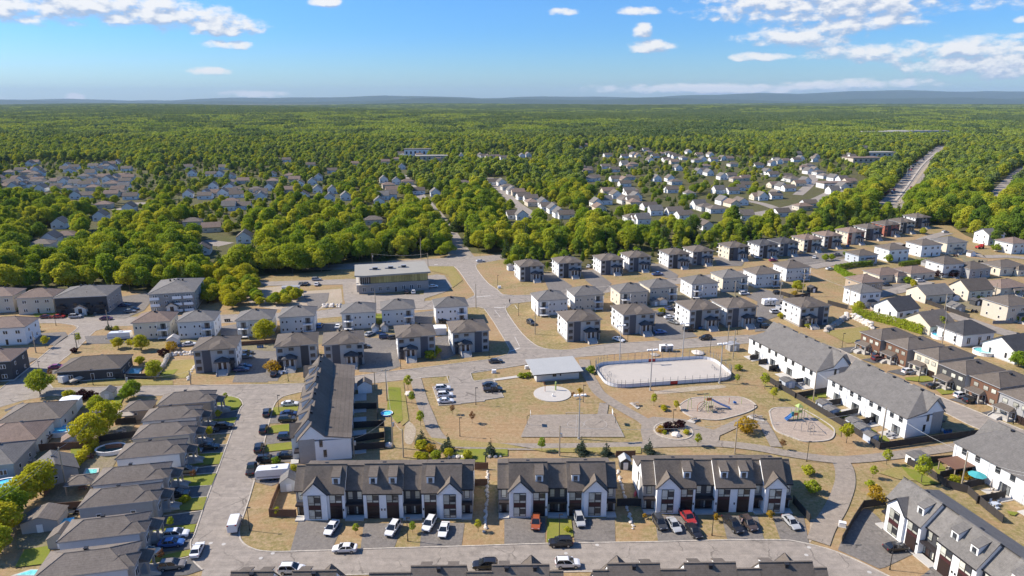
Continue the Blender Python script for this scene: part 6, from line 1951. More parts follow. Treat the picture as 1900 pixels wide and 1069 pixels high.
# ------------------------------------------------------------------ sheds, pools, garden things
def shed(label, c, x, y, ang, w=3.0, d=2.6, h=2.1, rise=.8, wall='pale_siding', roof='roof_grey', along='y'):
    p = W(c, x, y)
    t = thing('garden_shed', label, 'shed', p, R(ang), 'garden sheds')
    MB(wall).box(-w / 2, w / 2, 0, d, 0, h).put('wall', t)
    gable_roof(t, w, d, h, rise, .2, roof, along, wall=wall, t=.1)
    link('door', win_mesh(1.1, 1.8, 'garage_white'), t, (0, -.02, .05))
    return t


for a in [('white gabled shed behind the corner terrace end', '3', 1020, 278, 12, 4.0, 3.2, 2.6, 1.4, 'white_siding', 'roof_warm'), ('pale shed at the dry side yard of the first terrace', '4', 462, 325, 12, 3.6, 3.0, 2.4, 1.3, 'pale_siding', 'roof_grey'), ('small grey shed behind the shortest terrace', '5', 1190, 205, 2, 2.4, 2.4, 2.2, .9, 'charcoal', 'metal_roof'),
          ('grey shed with flat lid in the yard nearest the rink', 'J', 312, 515, 15, 3.4, 3.0, 2.3, .4, 'blue_grey_siding', 'roof_grey'), ('first of two grey sheds at the long fence', 'J', 560, 665, 15, 3.2, 2.6, 2.1, .4, 'blue_grey_siding', 'roof_grey'), ('second of two grey sheds at the long fence', 'J', 612, 708, 15, 3.2, 2.6, 2.1, .4, 'blue_grey_siding', 'roof_grey'), ('first of three grey sheds by the playground fence', 'J', 768, 790, 15, 3.2, 2.6, 2.1, .4, 'blue_grey_siding', 'roof_grey'),
          ('second of three grey sheds by the playground fence', 'J', 822, 832, 15, 3.2, 2.6, 2.1, .4, 'blue_grey_siding', 'roof_grey'), ('third of three grey sheds, at the fence corner', 'J', 882, 885, 15, 2.6, 2.4, 2.0, .4, 'blue_grey_siding', 'roof_grey'), ('white shed with grey lid in the gazebo yard', 'N', 190, 430, 15, 4.2, 2.6, 2.3, .3, 'white_siding', 'roof_grey'), ('pale shed, one of a pair behind the wide court', 'D', 1452, 708, 12, 2.6, 2.4, 2.2, 1.1, 'pale_siding', 'roof_grey'),
          ('pale shed nearer the navy SUV, one of a pair', 'D', 1520, 700, 12, 2.6, 2.4, 2.2, 1.1, 'pale_siding', 'roof_grey'), ('white shed above the stone garden wall', 'C', 1270, 640, 12, 3.6, 3.0, 2.4, 1.1, 'white_siding', 'pale_concrete'), ('grey hip shed by the garden trees', 'B', 300, 430, 12, 6.6, 5.0, 2.5, 1.1, 'grey_siding', 'roof_warm'), ('small hip roofed shed behind the pale blue bungalow', 'B', 450, 545, 12, 4.4, 3.6, 2.3, 1.3, 'stone_grey', 'roof_warm'),
          ('tan shed at the round pool garden', 'A', 535, 668, 30, 4.2, 3.2, 1.9, 1.0, 'pale_siding', 'roof_brown'), ('white roofed lean-to beside the grey roofed house', 'A', 490, 430, 12, 4.8, 5.0, 3.0, .4, 'white_siding', 'white_trim'), ('dark shed beyond the mid street shrubs', 'A', 790, 325, 12, 3.4, 3.2, 2.3, 1.0, 'pale_siding', 'roof_grey'), ('white shed behind the white house with black roof', 'J', 1510, 225, 14, 5.0, 4.5, 2.6, 1.6, 'white_siding', 'roof_black'),
          ('white shed by the camper court', 'G', 880, 800, 60, 3.6, 3.0, 2.4, .8, 'white_siding', 'roof_grey'), ('pale outbuilding by the mown corner triplex', 'F', 195, 405, 14, 3.4, 3.4, 2.4, .6, 'white_siding', 'roof_grey'), ('white container beside the gravel yard', 'D', 865, 445, 10, 5.0, 2.6, 2.4, .1, 'white_siding', 'white_trim'), ('long grey container on the gravel yard', 'D', 830, 408, 10, 7.5, 2.8, 2.6, .1, 'blue_grey_siding', 'grey_trim'), ('white garage behind the corner lot triplex', 'E', 712, 750, 12, 6.0, 4.0, 2.6, .2, 'white_siding', 'white_trim'), ('green-grey shed by the swing garden', 'H', 990, 820, 14, 5.0, 4.4, 2.4, 1.3, 'grey_siding', 'roof_grey'), ('white shed with gable by the grey cabinet pole', 'I', 1120, 205, 15, 3.6, 2.8, 2.4, .3, 'grey_siding', 'grey_trim')]:
    shed(*a)


def pool_round(label, c, x, y, rx, ry, ang=0.0, wall='white_trim', wat='pool_water', h=1.25):
    p = W(c, x, y)
    t = thing('round_pool', label, 'pool', p, R(ang))
    n = 24
    pt = lambda k, s, z: (rx * s * math.cos(6.2832 * k / n), ry * s * math.sin(6.2832 * k / n), z)
    wl = MB(wall)
    wl.loft([[pt(k, 1, 0) for k in range(n)], [pt(k, 1, h) for k in range(n)], [pt(k, .95, h) for k in range(n)], [pt(k, .95, h - .3) for k in range(n)]], caps=False)
    wl.put('wall', t)
    MB(wat).poly([pt(k, .955, h - .18) for k in range(n)]).put('water', t)
    rim = MB('white_trim')
    rim.loft([[pt(k, .94, h + .005) for k in range(n)], [pt(k, .94, h + .06) for k in range(n)], [pt(k, 1.05, h + .06) for k in range(n)], [pt(k, 1.05, h + .005) for k in range(n)]], caps=False)
    rim.put('rim', t)
    return t


pool_round('oval blue pool with white rim beside the pink parasol', 'A', 455, 570, 3.6, 2.5, 12)
pool_round('large blue inflatable pool at the picture edge', 'A', 40, 985, 3.8, 3.0, 12, 'vinyl_blue')
pool_round('dark oval pool with timber deck behind the bungalows', 'A', 820, 705, 3.4, 2.4, 12, 'white_trim', 'pool_murky', 1.1)
pool_round('blue round pool behind the two storey houses', 'J', 1330, 172, 2.9, 2.9, 0)
pool_round('teal round pool beside the brick terrace cottage', 'J', 1622, 280, 3.1, 3.1, 0, 'white_trim', 'pool_teal')
pool_round('small blue paddling pool on the bright lawn strip', '3', 1178, 432, 1.6, 1.6, 0, 'plastic_blue', 'pool_water', .45)


def pool_sunk(label, c, pts, wat='pool_teal'):
    w = [W(c, x, y) for x, y in pts]
    m = sum(w, Vector()) / len(w)
    t = thing('sunken_pool', label, 'pool', m)
    q = [v - m for v in w]
    a = sum(p.x * s.y - s.x * p.y for p, s in zip(q, q[1:] + q[:1]))
    q = q if a > 0 else q[::-1]
    MB('pale_concrete').poly([(v.x * 1.35, v.y * 1.35, .25) for v in q]).put('coping', t)
    MB(wat).poly([(v.x, v.y, .262) for v in q]).put('water', t)
    return t


pool_sunk('teal swimming pool behind the middle bungalows', 'A', [(615, 895), (640, 842), (715, 840), (705, 890)])
pool_sunk('teal swimming pool inside the black fence of the charcoal bungalow', 'C', [(940, 852), (965, 812), (1030, 815), (1020, 852)])
pool_sunk('teal swimming pool at the lower picture edge', 'B', [(120, 748), (230, 712), (310, 712), (300, 748)])
p = W('B', 440, 385)
t = thing('frame_pool', 'blue rectangular frame pool by the hip shed', 'pool', p, R(12))
MB('vinyl_blue', 'pool_water').box(-2.3, 2.3, -1.3, 1.3, 0, 1.0).put('wall', t)
MB('pool_water').poly([(-2.2, -1.2, 1.004), (2.2, -1.2, 1.004), (2.2, 1.2, 1.004), (-2.2, 1.2, 1.004)]).put('water', t)
for xx in (-2.2, -.7, .7, 2.2):
    MB('white_trim').tube((xx, -1.35, 0), (xx, -1.35, 1.05), .05).put('pool_leg', t)


def gazebo(label, c, x, y, ang, w, d, h, roof='roof_warm', flat=False, post='weathered_wood'):
    p = W(c, x, y)
    t = thing('gazebo', label, 'gazebo', p, R(ang))
    for xx in (-w / 2, w / 2):
        for yy in (-d / 2, d / 2):
            MB(post).box(xx - .1, xx + .1, yy - .1, yy + .1, 0, h).put('post', t)
    if flat:
        MB(roof).box(-w / 2 - .3, w / 2 + .3, -d / 2 - .3, d / 2 + .3, h, h + .2).put('roof', t)
    else:
        hip_roof(t, w, d, h, .9, .3, roof, y0=-d / 2)
    MB('brown_wood').box(-.9, .9, -.45, .45, .65, .75).box(-.7, -.6, -.3, .3, 0, .65).box(.6, .7, -.3, .3, 0, .65).put('table', t)
    return t


gazebo('shingled gazebo beside the teal pool', 'A', 610, 985, 12, 5.0, 4.0, 2.6)
gazebo('flat brown pergola in the yard with garden seats', 'N', 620, 520, 15, 5.6, 4.2, 2.6, 'brown_wood', True)
gazebo('tan shelter by the black fenced pool', 'C', 865, 862, 12, 3.6, 3.0, 2.3, 'weathered_wood', True)
gazebo('cream gazebo behind the tan garage', 'A', 930, 478, 12, 4.2, 3.0, 2.2, 'tan_canvas')


def parasol(label, c, x, y, mat, r=1.7, open_=True):
    p = W(c, x, y)
    t = thing('parasol', label, 'parasol', p)
    MB('weathered_wood').tube((0, 0, 0), (0, 0, 2.6), .05).put('pole', t)
    n = 8
    if open_:
        MB(mat).loft([[(r * math.cos(6.2832 * k / n), r * math.sin(6.2832 * k / n), 2.0) for k in range(n)], [(.1 * math.cos(6.2832 * k / n), .1 * math.sin(6.2832 * k / n), 2.7) for k in range(n)]]).put('canopy', t)
    else:
        MB(mat).loft([[(.28 * math.cos(6.2832 * k / n), .28 * math.sin(6.2832 * k / n), 1.2) for k in range(n)], [(.05 * math.cos(6.2832 * k / n), .05 * math.sin(6.2832 * k / n), 2.8) for k in range(n)]]).put('canopy', t)
    return t


plain('coral_canvas', (.62, .10, .12), .9, .06, 2.0)
plain('teal_canvas', (.06, .33, .36), .9, .06, 2.0)
parasol('open coral parasol on the deck by the round pool', 'A', 318, 575, 'coral_canvas', 2.0)
parasol('closed tan parasol in the yard of the cut off terrace', 'N', 1050, 735, 'tan_canvas', open_=False)
parasol('teal parasol in the planted yard', 'N', 870, 640, 'teal_canvas', 1.9)


def patio_set(label, c, x, y, ang, mat='grey_trim'):
    p = W(c, x, y)
    t = thing('patio_set', label, 'patio furniture', (p.x, p.y, .02), R(ang))
    MB(mat).box(-.8, .8, -.5, .5, .66, .74).box(-.7, -.6, -.4, .4, 0, .66).box(.6, .7, -.4, .4, 0, .66).put('table', t)
    for dx, dy in ((-1.2, 0), (1.2, 0), (-.4, -1.0), (.4, 1.0)):
        MB(mat).box(dx - .3, dx + .3, dy - .3, dy + .3, .1, .45).box(dx - .3, dx + .3, dy + .22, dy + .3, .45, .95).put('chair', t)
    return t


for a in [('grey garden table and chairs behind the fourth white yard', 'J', 850, 745, 20), ('dark garden chairs on the corner patio of the playground terrace', 'J', 1000, 838, 15), ('pale garden sofa in the table yard', 'N', 1130, 800, 15, 'tan_canvas'), ('dark garden seats on the first patio by the rink', 'J', 70, 310, 15, 'black_trim'), ('dark garden seats on the third patio by the rink', 'J', 225, 395, 15, 'black_trim'), ('grey furniture in the yard nearest the gap', 'J', 380, 490, 15), ('white furniture in front of the second triplex', 'D', 775, 1000, 12, 'white_trim'), ('pale chairs under the pergola', 'N', 570, 490, 15, 'tan_canvas'), ('blue-grey chairs at the lower fence yard', 'N', 1100, 930, 15, 'blue_grey_siding')]:
    patio_set(*a)
# deck with rail beside the round pool
p = W('A', 310, 620)
t = thing('timber_deck', 'red-brown timber deck between house and round pool', 'deck', p, R(12))
for k in range(9):
    MB('brown_wood').box(-2.4, 2.4, -1.6 + k * .36, -1.6 + k * .36 + .32, .9, .98).put('plank', t)
for xx in (-2.35, -.8, .8, 2.35):
    MB('brown_wood').box(xx - .06, xx + .06, -1.62, -1.5, 0, 1.9).put('post', t)
MB('brown_wood').box(-2.4, 2.4, -1.62, -1.54, 1.8, 1.9).put('rail', t)
p = W('A', 850, 690)
t = thing('timber_deck', 'small timber deck at the dark oval pool', 'deck', p, R(12))
MB('brown_wood').box(-1.8, 1.8, -1.0, 1.0, .9, 1.0).put('planking', t)
for xx in (-1.7, 0, 1.7):
    MB('brown_wood').box(xx - .06, xx + .06, -1.0, -.88, 0, 2.0).put('post', t)
MB('brown_wood').box(-1.8, 1.8, -1.02, -.94, 1.9, 2.0).put('rail', t)
MB('brown_wood').box(-1.8, 1.8, -1.02, -.96, 1.1, 1.8).put('screen', t)
# bins
for lab, c, x, y, a, m in [('blue bins at the curved triplex stairs', 'G', 240, 950, 40, 'plastic_blue'), ('pair of dark bins by the mown corner', 'D', 350, 622, 10, 'black_trim'), ('blue bins beside the brown triplex row', 'H', 125, 320, 14, 'plastic_blue'), ('blue bins behind the small white car', 'C', 1315, 650, 12, 'plastic_blue'), ('blue bins at the gable end of the playground terrace', 'J', 1365, 822, 15, 'plastic_blue'), ('blue recycling bin at the two sheds', 'D', 1465, 715, 12, 'plastic_blue'), ('row of blue bins behind the wooden fence', 'D', 590, 815, 8, 'plastic_blue')]:
    p = W(c, x, y)
    t = thing('wheeled_bins', lab, 'bins', p, R(a))
    for k in range(3):
        MB(m, 'black_trim').loft([[(k * .75 - .24, -.28, .1), (k * .75 + .24, -.28, .1), (k * .75 + .24, .28, .1), (k * .75 - .24, .28, .1)], [(k * .75 - .3, -.36, 1.0), (k * .75 + .3, -.36, 1.0), (k * .75 + .3, .36, 1.0), (k * .75 - .3, .36, 1.0)]]).box(k * .75 - .32, k * .75 + .32, -.4, .38, 1.0, 1.08, 1).put('bin', t)
# pale utility cabinets
for lab, c, x, y in [('pale cabinet on the verge by the footpath', '6', 1672, 622), ('white cabinet on the mown corner lawn', 'E', 1178, 390), ('white cabinet on the grass island at the car park', '8', 620, 285), ('white box near the pavilion corner', '8', 862, 255)]:
    p = W(c, x, y)
    t = thing('utility_cabinet', lab, 'cabinet', p, R(-20 if c == '6' else 10))
    MB('white_trim').box(-.65, .65, -.4, .4, .1, 1.0).put('body', t)
    MB('pale_concrete').box(-.75, .75, -.5, .5, 0, .1).put('plinth', t)
    MB('white_trim').box(-.68, .68, -.43, .43, 1.0, 1.06).put('lid', t)


# ------------------------------------------------------------------ rocks
def rock_mesh(seed, sx, sy, sz, mat):
    r = random.Random(seed)
    mb = MB(mat)
    n = 8
    rg = []
    for f, s in ((0, .92), (.35, 1.0), (.7, .8), (1.0, .35)):
        rg.append([(sx * s * math.cos(6.2832 * k / n) * r.uniform(.8, 1.15), sy * s * math.sin(6.2832 * k / n) * r.uniform(.8, 1.15), sz * f * r.uniform(.9, 1.08)) for k in range(n)])
    mb.loft(rg)
    return mb.mesh('stone')


ROCKS = {m: [rock_mesh(i * 7 + (3 if m == 'rock' else 0), 1, .8, .85, m) for i in range(5)] for m in ('rock', 'pale_rock')}


def rock_row(label, c, pts, size, mat='pale_rock', step=.95, rows=1, name='rock_row'):
    w = [W(c, x, y) for x, y in pts]
    t = thing(name, label, 'rocks', w[0])
    for a, b in zip(w, w[1:]):
        L = (b - a).length
        n = max(1, int(L / (size * 1.7 * step)))
        for i in range(n):
            for k in range(rows):
                q = a.lerp(b, (i + rnd.uniform(.2, .8)) / n) - w[0]
                o = link('stone', rnd.choice(ROCKS[mat]), t, (q.x + rnd.uniform(-.2, .2), q.y + rnd.uniform(-.2, .2) + k * size * .8, k * size * .7), rnd.uniform(0, 6.28), size * rnd.uniform(.7, 1.25))
    return t


rock_row('row of pale rocks between the first and the shortest terrace', '5', [(178, 210), (172, 420), (155, 660)], .42)
rock_row('row of pale rocks between the shortest and the third terrace', '5', [(1130, 210), (1180, 400), (1250, 650)], .42)
rock_row('tan boulder wall above the rough grass lot', 'J', [(690, 40), (760, 50), (880, 112)], 1.0, 'pale_rock', .8, 3, 'boulder_wall')
rock_row('shaded boulder wall beside the last triplex', 'J', [(690, 45), (600, 105), (560, 135)], 1.0, 'rock', .8, 2, 'boulder_wall')
rock_row('boulder wall sloping down beside the teal pool garden', 'C', [(1240, 720), (1200, 790), (1150, 870)], .9, 'rock', .8, 2, 'boulder_wall')
rock_row('boulder wall along the upper edge of the triplex garden', 'C', [(1250, 715), (1340, 710), (1440, 705)], .8, 'pale_rock', .8, 2, 'boulder_wall')
rock_row('line of pale stones at the triplex garden corner', 'C', [(1440, 780), (1400, 840), (1380, 895)], .6, 'pale_rock', 1.2)
rock_row('heap of boulders on the gravel yard', 'D', [(1060, 515), (1200, 515)], .9, 'pale_rock', .8, 2, 'boulder_heap')
rock_row('white stones among the shrubs behind the first terrace', '3', [(1620, 750), (1760, 750)], .8, 'pale_rock', .7)
rock_row('pale stones at the back corner of the shortest terrace', '5', [(180, 115), (290, 108)], .6, 'pale_rock', .9)
for lab, c, x, y, s, m in [('big pinkish boulder beside the footpath shrubs', '3', 1342, 290, 1.5, 'pale_rock'), ('flat pale boulder behind the rink', 'I', 850, 222, 2.6, 'pale_rock'), ('pale boulder in the round planting bed', 'I', 690, 830, 1.5, 'pale_rock'), ('second boulder in the round planting bed', 'I', 620, 760, 1.0, 'pale_rock'), ('grey slab lying behind the rink boards', 'I', 535, 235, 1.6, 'rock'), ('tan boulder in front of the yards by the utility pole', 'K', 510, 870, 1.3, 'pale_rock')]:
    p = W(c, x, y)
    o = link('boulder', ROCKS[m][len(lab) % 5], None, (p.x, p.y, 0.1), rnd.uniform(0, 3), (s, s, s * (.35 if 'flat' in lab or 'slab' in lab else .8)))
    tag(o, lab, 'boulder')

# ------------------------------------------------------------------ rink
rk = [W('I', x, y) for x, y in ((250, 300), (960, 420))]
c0 = W('I', 590, 365)
RA = R(9.5)
t = thing('hockey_rink', 'outdoor hockey rink with white boards and pale floor', 'rink', c0, RA)
RL, RWd, RR = 41.0, 18.5, 5.2


def rrect(L, Wd, rad, n=7):
    out = []
    for cx, cy, a0 in ((L / 2 - rad, Wd / 2 - rad, 0), (-L / 2 + rad, Wd / 2 - rad, 90), (-L / 2 + rad, -Wd / 2 + rad, 180), (L / 2 - rad, -Wd / 2 + rad, 270)):
        for k in range(n + 1):
            a = R(a0 + 90 * k / n)
            out.append(Vector((cx + rad * math.cos(a), cy + rad * math.sin(a))))
    return out


MB('rink_floor').poly([(p.x, p.y, .22) for p in rrect(RL - .1, RWd - .1, RR)]).put('floor', t)
ring = rrect(RL, RWd, RR)
full = []
for a, b in zip(ring, ring[1:] + ring[:1]):
    L = (b - a).length
    k = max(1, round(L / 2.4))
    full += [a.lerp(b, i / k) for i in range(k)]
for i, (a, b) in enumerate(zip(full, full[1:] + full[:1])):
    d = b - a
    ang = math.atan2(d.y, d.x)
    mid = (a + b) / 2
    red = abs(mid.x) < 1.3
    MB('plastic_red' if red else 'plank_white', 'grey_trim', 'wire_metal').box(.02, d.length - .02, -.04, .04, .15, 1.2, 0).box(0, d.length, -.07, .07, 1.2, 1.27, 1).put('board', t, (a.x, a.y, 0), ang)
    if i % 1 == 0:
        hh = 2.6 if (a.y < -RWd / 2 + RR and a.x < RL / 2 - 4) else 3.6
        MB('mesh_metal').tube((0, 0, 0), (0, 0, hh), .065, .065, 5).put('post', t, (a.x, a.y, 0))
        MB('mesh_metal').tube((0, 0, 0), (d.x, d.y, 0), .03, .03, 4).put('rail', t, (a.x, a.y, hh - .9))
for xx, s in ((-RL / 2 + 3.5, 1), (RL / 2 - 3.5, -1)):
    g = thing_goal = MB('mesh_metal').path([(0, -.9, .22), (0, -.9, 1.45), (0, .9, 1.45), (0, .9, .22), (-s * .9, .9, .22), (-s * .9, -.9, .22), (0, -.9, .22)], .05).path([(0, -.9, 1.45), (-s * .9, -.9, .3)], .04).path([(0, .9, 1.45), (-s * .9, .9, .3)], .04).put('hockey_goal', None, c0 + Vector((xx * math.cos(RA), xx * math.sin(RA), 0)), RA)
    tag(g, 'small hockey goal frame at the %s end of the rink' % ('pavilion' if s > 0 else 'rounded playground'), 'goal')
# player benches behind the rink
for k, (lab, x) in enumerate((('white players shelter behind the rink, nearer the pavilion', 597), ('white players shelter behind the rink, nearer the flat boulder', 638))):
    p = W('I', x, 205)
    b = thing('players_shelter', lab, 'shelter', p, RA)
    MB('white_trim').box(-1.2, 1.2, .8, .9, 0, 2.1).put('back', b)
    MB('white_trim').box(-1.3, 1.3, -.7, 1.0, 2.1, 2.25).put('roof', b)
    for s in (-1.2, 1.1):
        MB('white_trim').box(s, s + .1, -.6, .8, 0, 2.1).put('side', b)
    MB('weathered_wood').box(-1.05, 1.05, .25, .7, .4, .5).put('bench', b)
# two sheds behind the rink
# ------------------------------------------------------------------ playgrounds
def platform(t, x, y, s, z, mats, roof=None):
    for dx in (-s / 2, s / 2):
        for dy in (-s / 2, s / 2):
            MB(mats[0]).tube((x + dx, y + dy, 0), (x + dx, y + dy, z + 1.5), .07).put('post', t)
    MB(mats[1]).box(x - s / 2, x + s / 2, y - s / 2, y + s / 2, z - .1, z).put('deck', t)
    MB(mats[1]).box(x - s / 2, x + s / 2, y - s / 2 - .03, y - s / 2 + .03, z + .1, z + .8).put('guard', t)
    if roof:
        MB(roof).loft([[(x - s * .7, y - s * .7, z + 1.6), (x + s * .7, y - s * .7, z + 1.6), (x + s * .7, y + s * .7, z + 1.6), (x - s * .7, y + s * .7, z + 1.6)], [(x - .1, y - .1, z + 2.4), (x + .1, y - .1, z + 2.4), (x + .1, y + .1, z + 2.4), (x - .1, y + .1, z + 2.4)]]).put('roof', t)


def slide(t, a, b, w, mat):
    a, b = Vector(a), Vector(b)
    d = b - a
    n = Vector((-d.y, d.x, 0)).normalized() * w / 2
    m1 = a.lerp(b, .5)
    m1.z = a.z * .42 + b.z * .58
    mb = MB(mat)
    for p, q in ((a, m1), (m1, b)):
        mb.loft(slab([p - n, q - n, q + n, p + n], .06))
        for s in (-1, 1):
            mb.tube(p + n * s + Vector((0, 0, .15)), q + n * s + Vector((0, 0, .15)), .09, .09, 5)
    mb.put('slide', t)


p = W('Q', 430, 345)
t = thing('climbing_frame', 'climbing frame with long navy slide on the larger playground', 'playground', (p.x, p.y, .16), R(8))
platform(t, 0, 0, 1.4, 2.6, ('plastic_lime', 'plastic_orange'))
platform(t, -.4, -2.2, 1.3, 1.3, ('plastic_lime', 'weathered_wood'))
slide(t, (.8, .2, 2.6), (6.0, -1.6, .3), .8, 'plastic_blue')
MB('plastic_lime').path([(-6, -.6, 0), (-6, -.6, 2.6), (-5.2, .2, 3.2), (-4.6, .4, 2.4), (-4.6, .4, 0)], .07).put('arch', t)
MB('plastic_orange').path([(-3.6, -1.6, 0), (-3.6, -1.6, 1.8), (-2.8, -1.2, 2.4), (-1.2, -.6, 2.4)], .07).put('arch', t)
lad = MB('black_trim')
for k in range(6):
    lad.tube((-3.4 + k * .42, -1.5 + .2 * k, .6 + .3 * k), (-2.9 + k * .42, -2.2 + .2 * k, .6 + .3 * k), .05)
lad.path([(-3.4, -1.5, .5), (-1.0, -.4, 2.3)], .06).path([(-2.9, -2.2, .5), (-.5, -1.1, 2.3)], .06)
lad.put('ladder', t)
net = MB('weathered_wood')
for k in range(5):
    net.tube((1.0 + .5 * k, -2.6 - .25 * k, 0), (1.2 + .5 * k, -2.4 - .25 * k, 1.7 - .25 * k), .05)
net.path([(1.0, -2.4, 1.6), (3.4, -3.6, .5)], .05).path([(1.0, -2.6, .6), (3.4, -3.8, .3)], .05)
net.put('rope_net', t)
p = W('Q', 730, 300)
t = thing('spring_rider_set', 'small spring seats beside the navy slide', 'playground', (p.x, p.y, .16))
MB('plastic_orange').path([(-1.6, 0, 0), (-1.6, 0, 1.9)], .08).put('post', t)
MB('plastic_lime').path([(1.9, 0, 0), (1.9, 0, 2.0)], .06).put('post', t)
MB('plastic_blue').loft([[(-.4, -.3, .3), (.5, -.3, .3), (.5, .3, .3), (-.4, .3, .3)], [(-.3, -.15, .9), (.4, -.15, .7), (.4, .15, .7), (-.3, .15, .9)]]).put('seat', t)
p = W('Q', 1385, 470)
t = thing('toddler_climbing_frame', 'lime and orange climbing frame with two blue slides', 'playground', (p.x, p.y, .16), R(10))
platform(t, 0, 0, 1.3, 1.5, ('plastic_lime', 'plastic_orange'))
platform(t, 1.4, .4, 1.2, 1.9, ('plastic_lime', 'plastic_lime'), 'plastic_lime')
slide(t, (-.7, -.35, 1.5), (-2.6, -.5, .25), .5, 'plastic_blue')
slide(t, (-.7, .3, 1.5), (-2.6, .2, .25), .5, 'plastic_blue')
MB('teal_canvas').box(-1.3, -.7, -.6, -.5, 1.2, 2.6).put('panel', t)
MB('plastic_lime').path([(3.0, .2, 0), (3.0, .2, 2.6), (3.9, .4, 2.9), (4.3, .6, 2.2), (4.3, .6, 0)], .07).put('arch', t)
p = W('Q', 1560, 640)
t = thing('swing_set', 'grey swing frame on the smaller playground', 'swing', (p.x, p.y, .16), R(8))
MB('mesh_metal').path([(-2.6, 3.4, 0), (-2.2, 3.0, 2.4), (-1.2, 2.6, 2.4)], .06).path([(0, 0, 0), (0, .1, 2.3), (.5, .2, 2.7), (1.0, .1, 2.3), (1.0, 0, 0)], .06).put('hoop', t)
MB('mesh_metal').path([(-1.3, 2.0, 0), (-1.2, 2.2, 2.0), (-.7, 2.3, 2.6), (0, 2.3, 2.4), (.2, 2.2, 1.6)], .06).put('hoop', t)
MB('mesh_metal').path([(.6, 1.9, 2.5), (2.0, 1.9, 2.4)], .07).path([(2.0, 1.9, 2.4), (4.2, -.4, .1)], .07).path([(.6, 1.9, 2.5), (.4, 1.7, 0)], .06).put('beam', t)
for k in (.9, 1.6):
    MB('rubber').path([(k, 1.9, 2.4), (k, 1.9, .6)], .02).box(k - .2, k + .2, 1.75, 2.05, .55, .62).put('swing_seat', t)


def bench(label, c, x, y, ang):
    p = W(c, x, y)
    t = thing('picnic_table', label, 'picnic table', (p.x, p.y, .2), R(ang))
    MB('weathered_wood').box(-.9, .9, -.38, .38, .70, .78).put('table_top', t)
    for s in (-.75, .75):
        MB('weathered_wood').box(-.9, .9, s - .14, s + .14, .42, .48).put('seat', t)
    for s in (-.65, .65):
        MB('mesh_metal').path([(s, -.7, 0), (s, -.2, .7)], .05).path([(s, .7, 0), (s, .2, .7)], .05).put('leg', t)
    return t


bench('dark picnic table by the plaza below the navy slide', 'Q', 280, 478, 20)
bench('picnic table on the pale pad between the playgrounds, first', 'Q', 940, 445, 0)
bench('picnic table on the pale pad between the playgrounds, second', 'Q', 1000, 458, 0)
bench('picnic table on the pad by the footpath below the rink', 'I', 395, 605, 20)
# splash pad spouts
for lab, x, y, m in [('orange arched spout on the splash pad', 995, 425, 'plastic_orange'), ('yellow spout post on the splash pad', 1072, 415, 'plastic_lime'), ('low white spout on the splash pad', 1050, 460, 'white_trim')]:
    p = W('8', x, y)
    o = MB(m, 'grey_trim').path([(0, 0, 0), (0, 0, 2.2), (-.4, 0, 2.9), (-.9, 0, 2.9)] if 'arched' in lab else ([(0, 0, 0), (0, 0, 2.4), (.2, 0, 2.6)] if 'post' in lab else [(0, 0, 0), (0, 0, .5), (.2, 0, .6)]), .09 if 'low' not in lab else .25, 6).put('water_spout', None, (p.x, p.y, .19))
    tag(o, lab, 'spout')
# basketball stands
for lab, x, y, s in [('basketball stand at the footpath end of the ball court', 1142, 786, -1), ('basketball stand at the far left end of the ball court', 978, 789, 1)]:
    p = W('', x, y)
    t = thing('basketball_stand', lab, 'basketball hoop', p)
    MB('lamp_black').tube((0, 0, 0), (0, 0, 2.6), .07).tube((0, 0, 2.6), (s * .9, 0, 3.2), .06).put('pole', t)
    MB('white_trim').box(s * .9 - .03, s * .9 + .03, -.9, .9, 2.8, 3.9).put('backboard', t)
    MB('plastic_orange').path([(s * (1.2 + .22 * math.cos(a * .785)), .22 * math.sin(a * .785), 3.05) for a in range(9)], .02).put('hoop', t)
o = MB('weathered_wood', 'mesh_metal').box(-2.4, 2.4, -.2, .2, .42, .5).box(-2.2, -2.1, -.15, .15, 0, .42, 1).box(2.1, 2.2, -.15, .15, 0, .42, 1).put('long_bench', None, W('8', 1208, 590), 0)
tag(o, 'long pale bench at the upper edge of the ball court', 'bench')

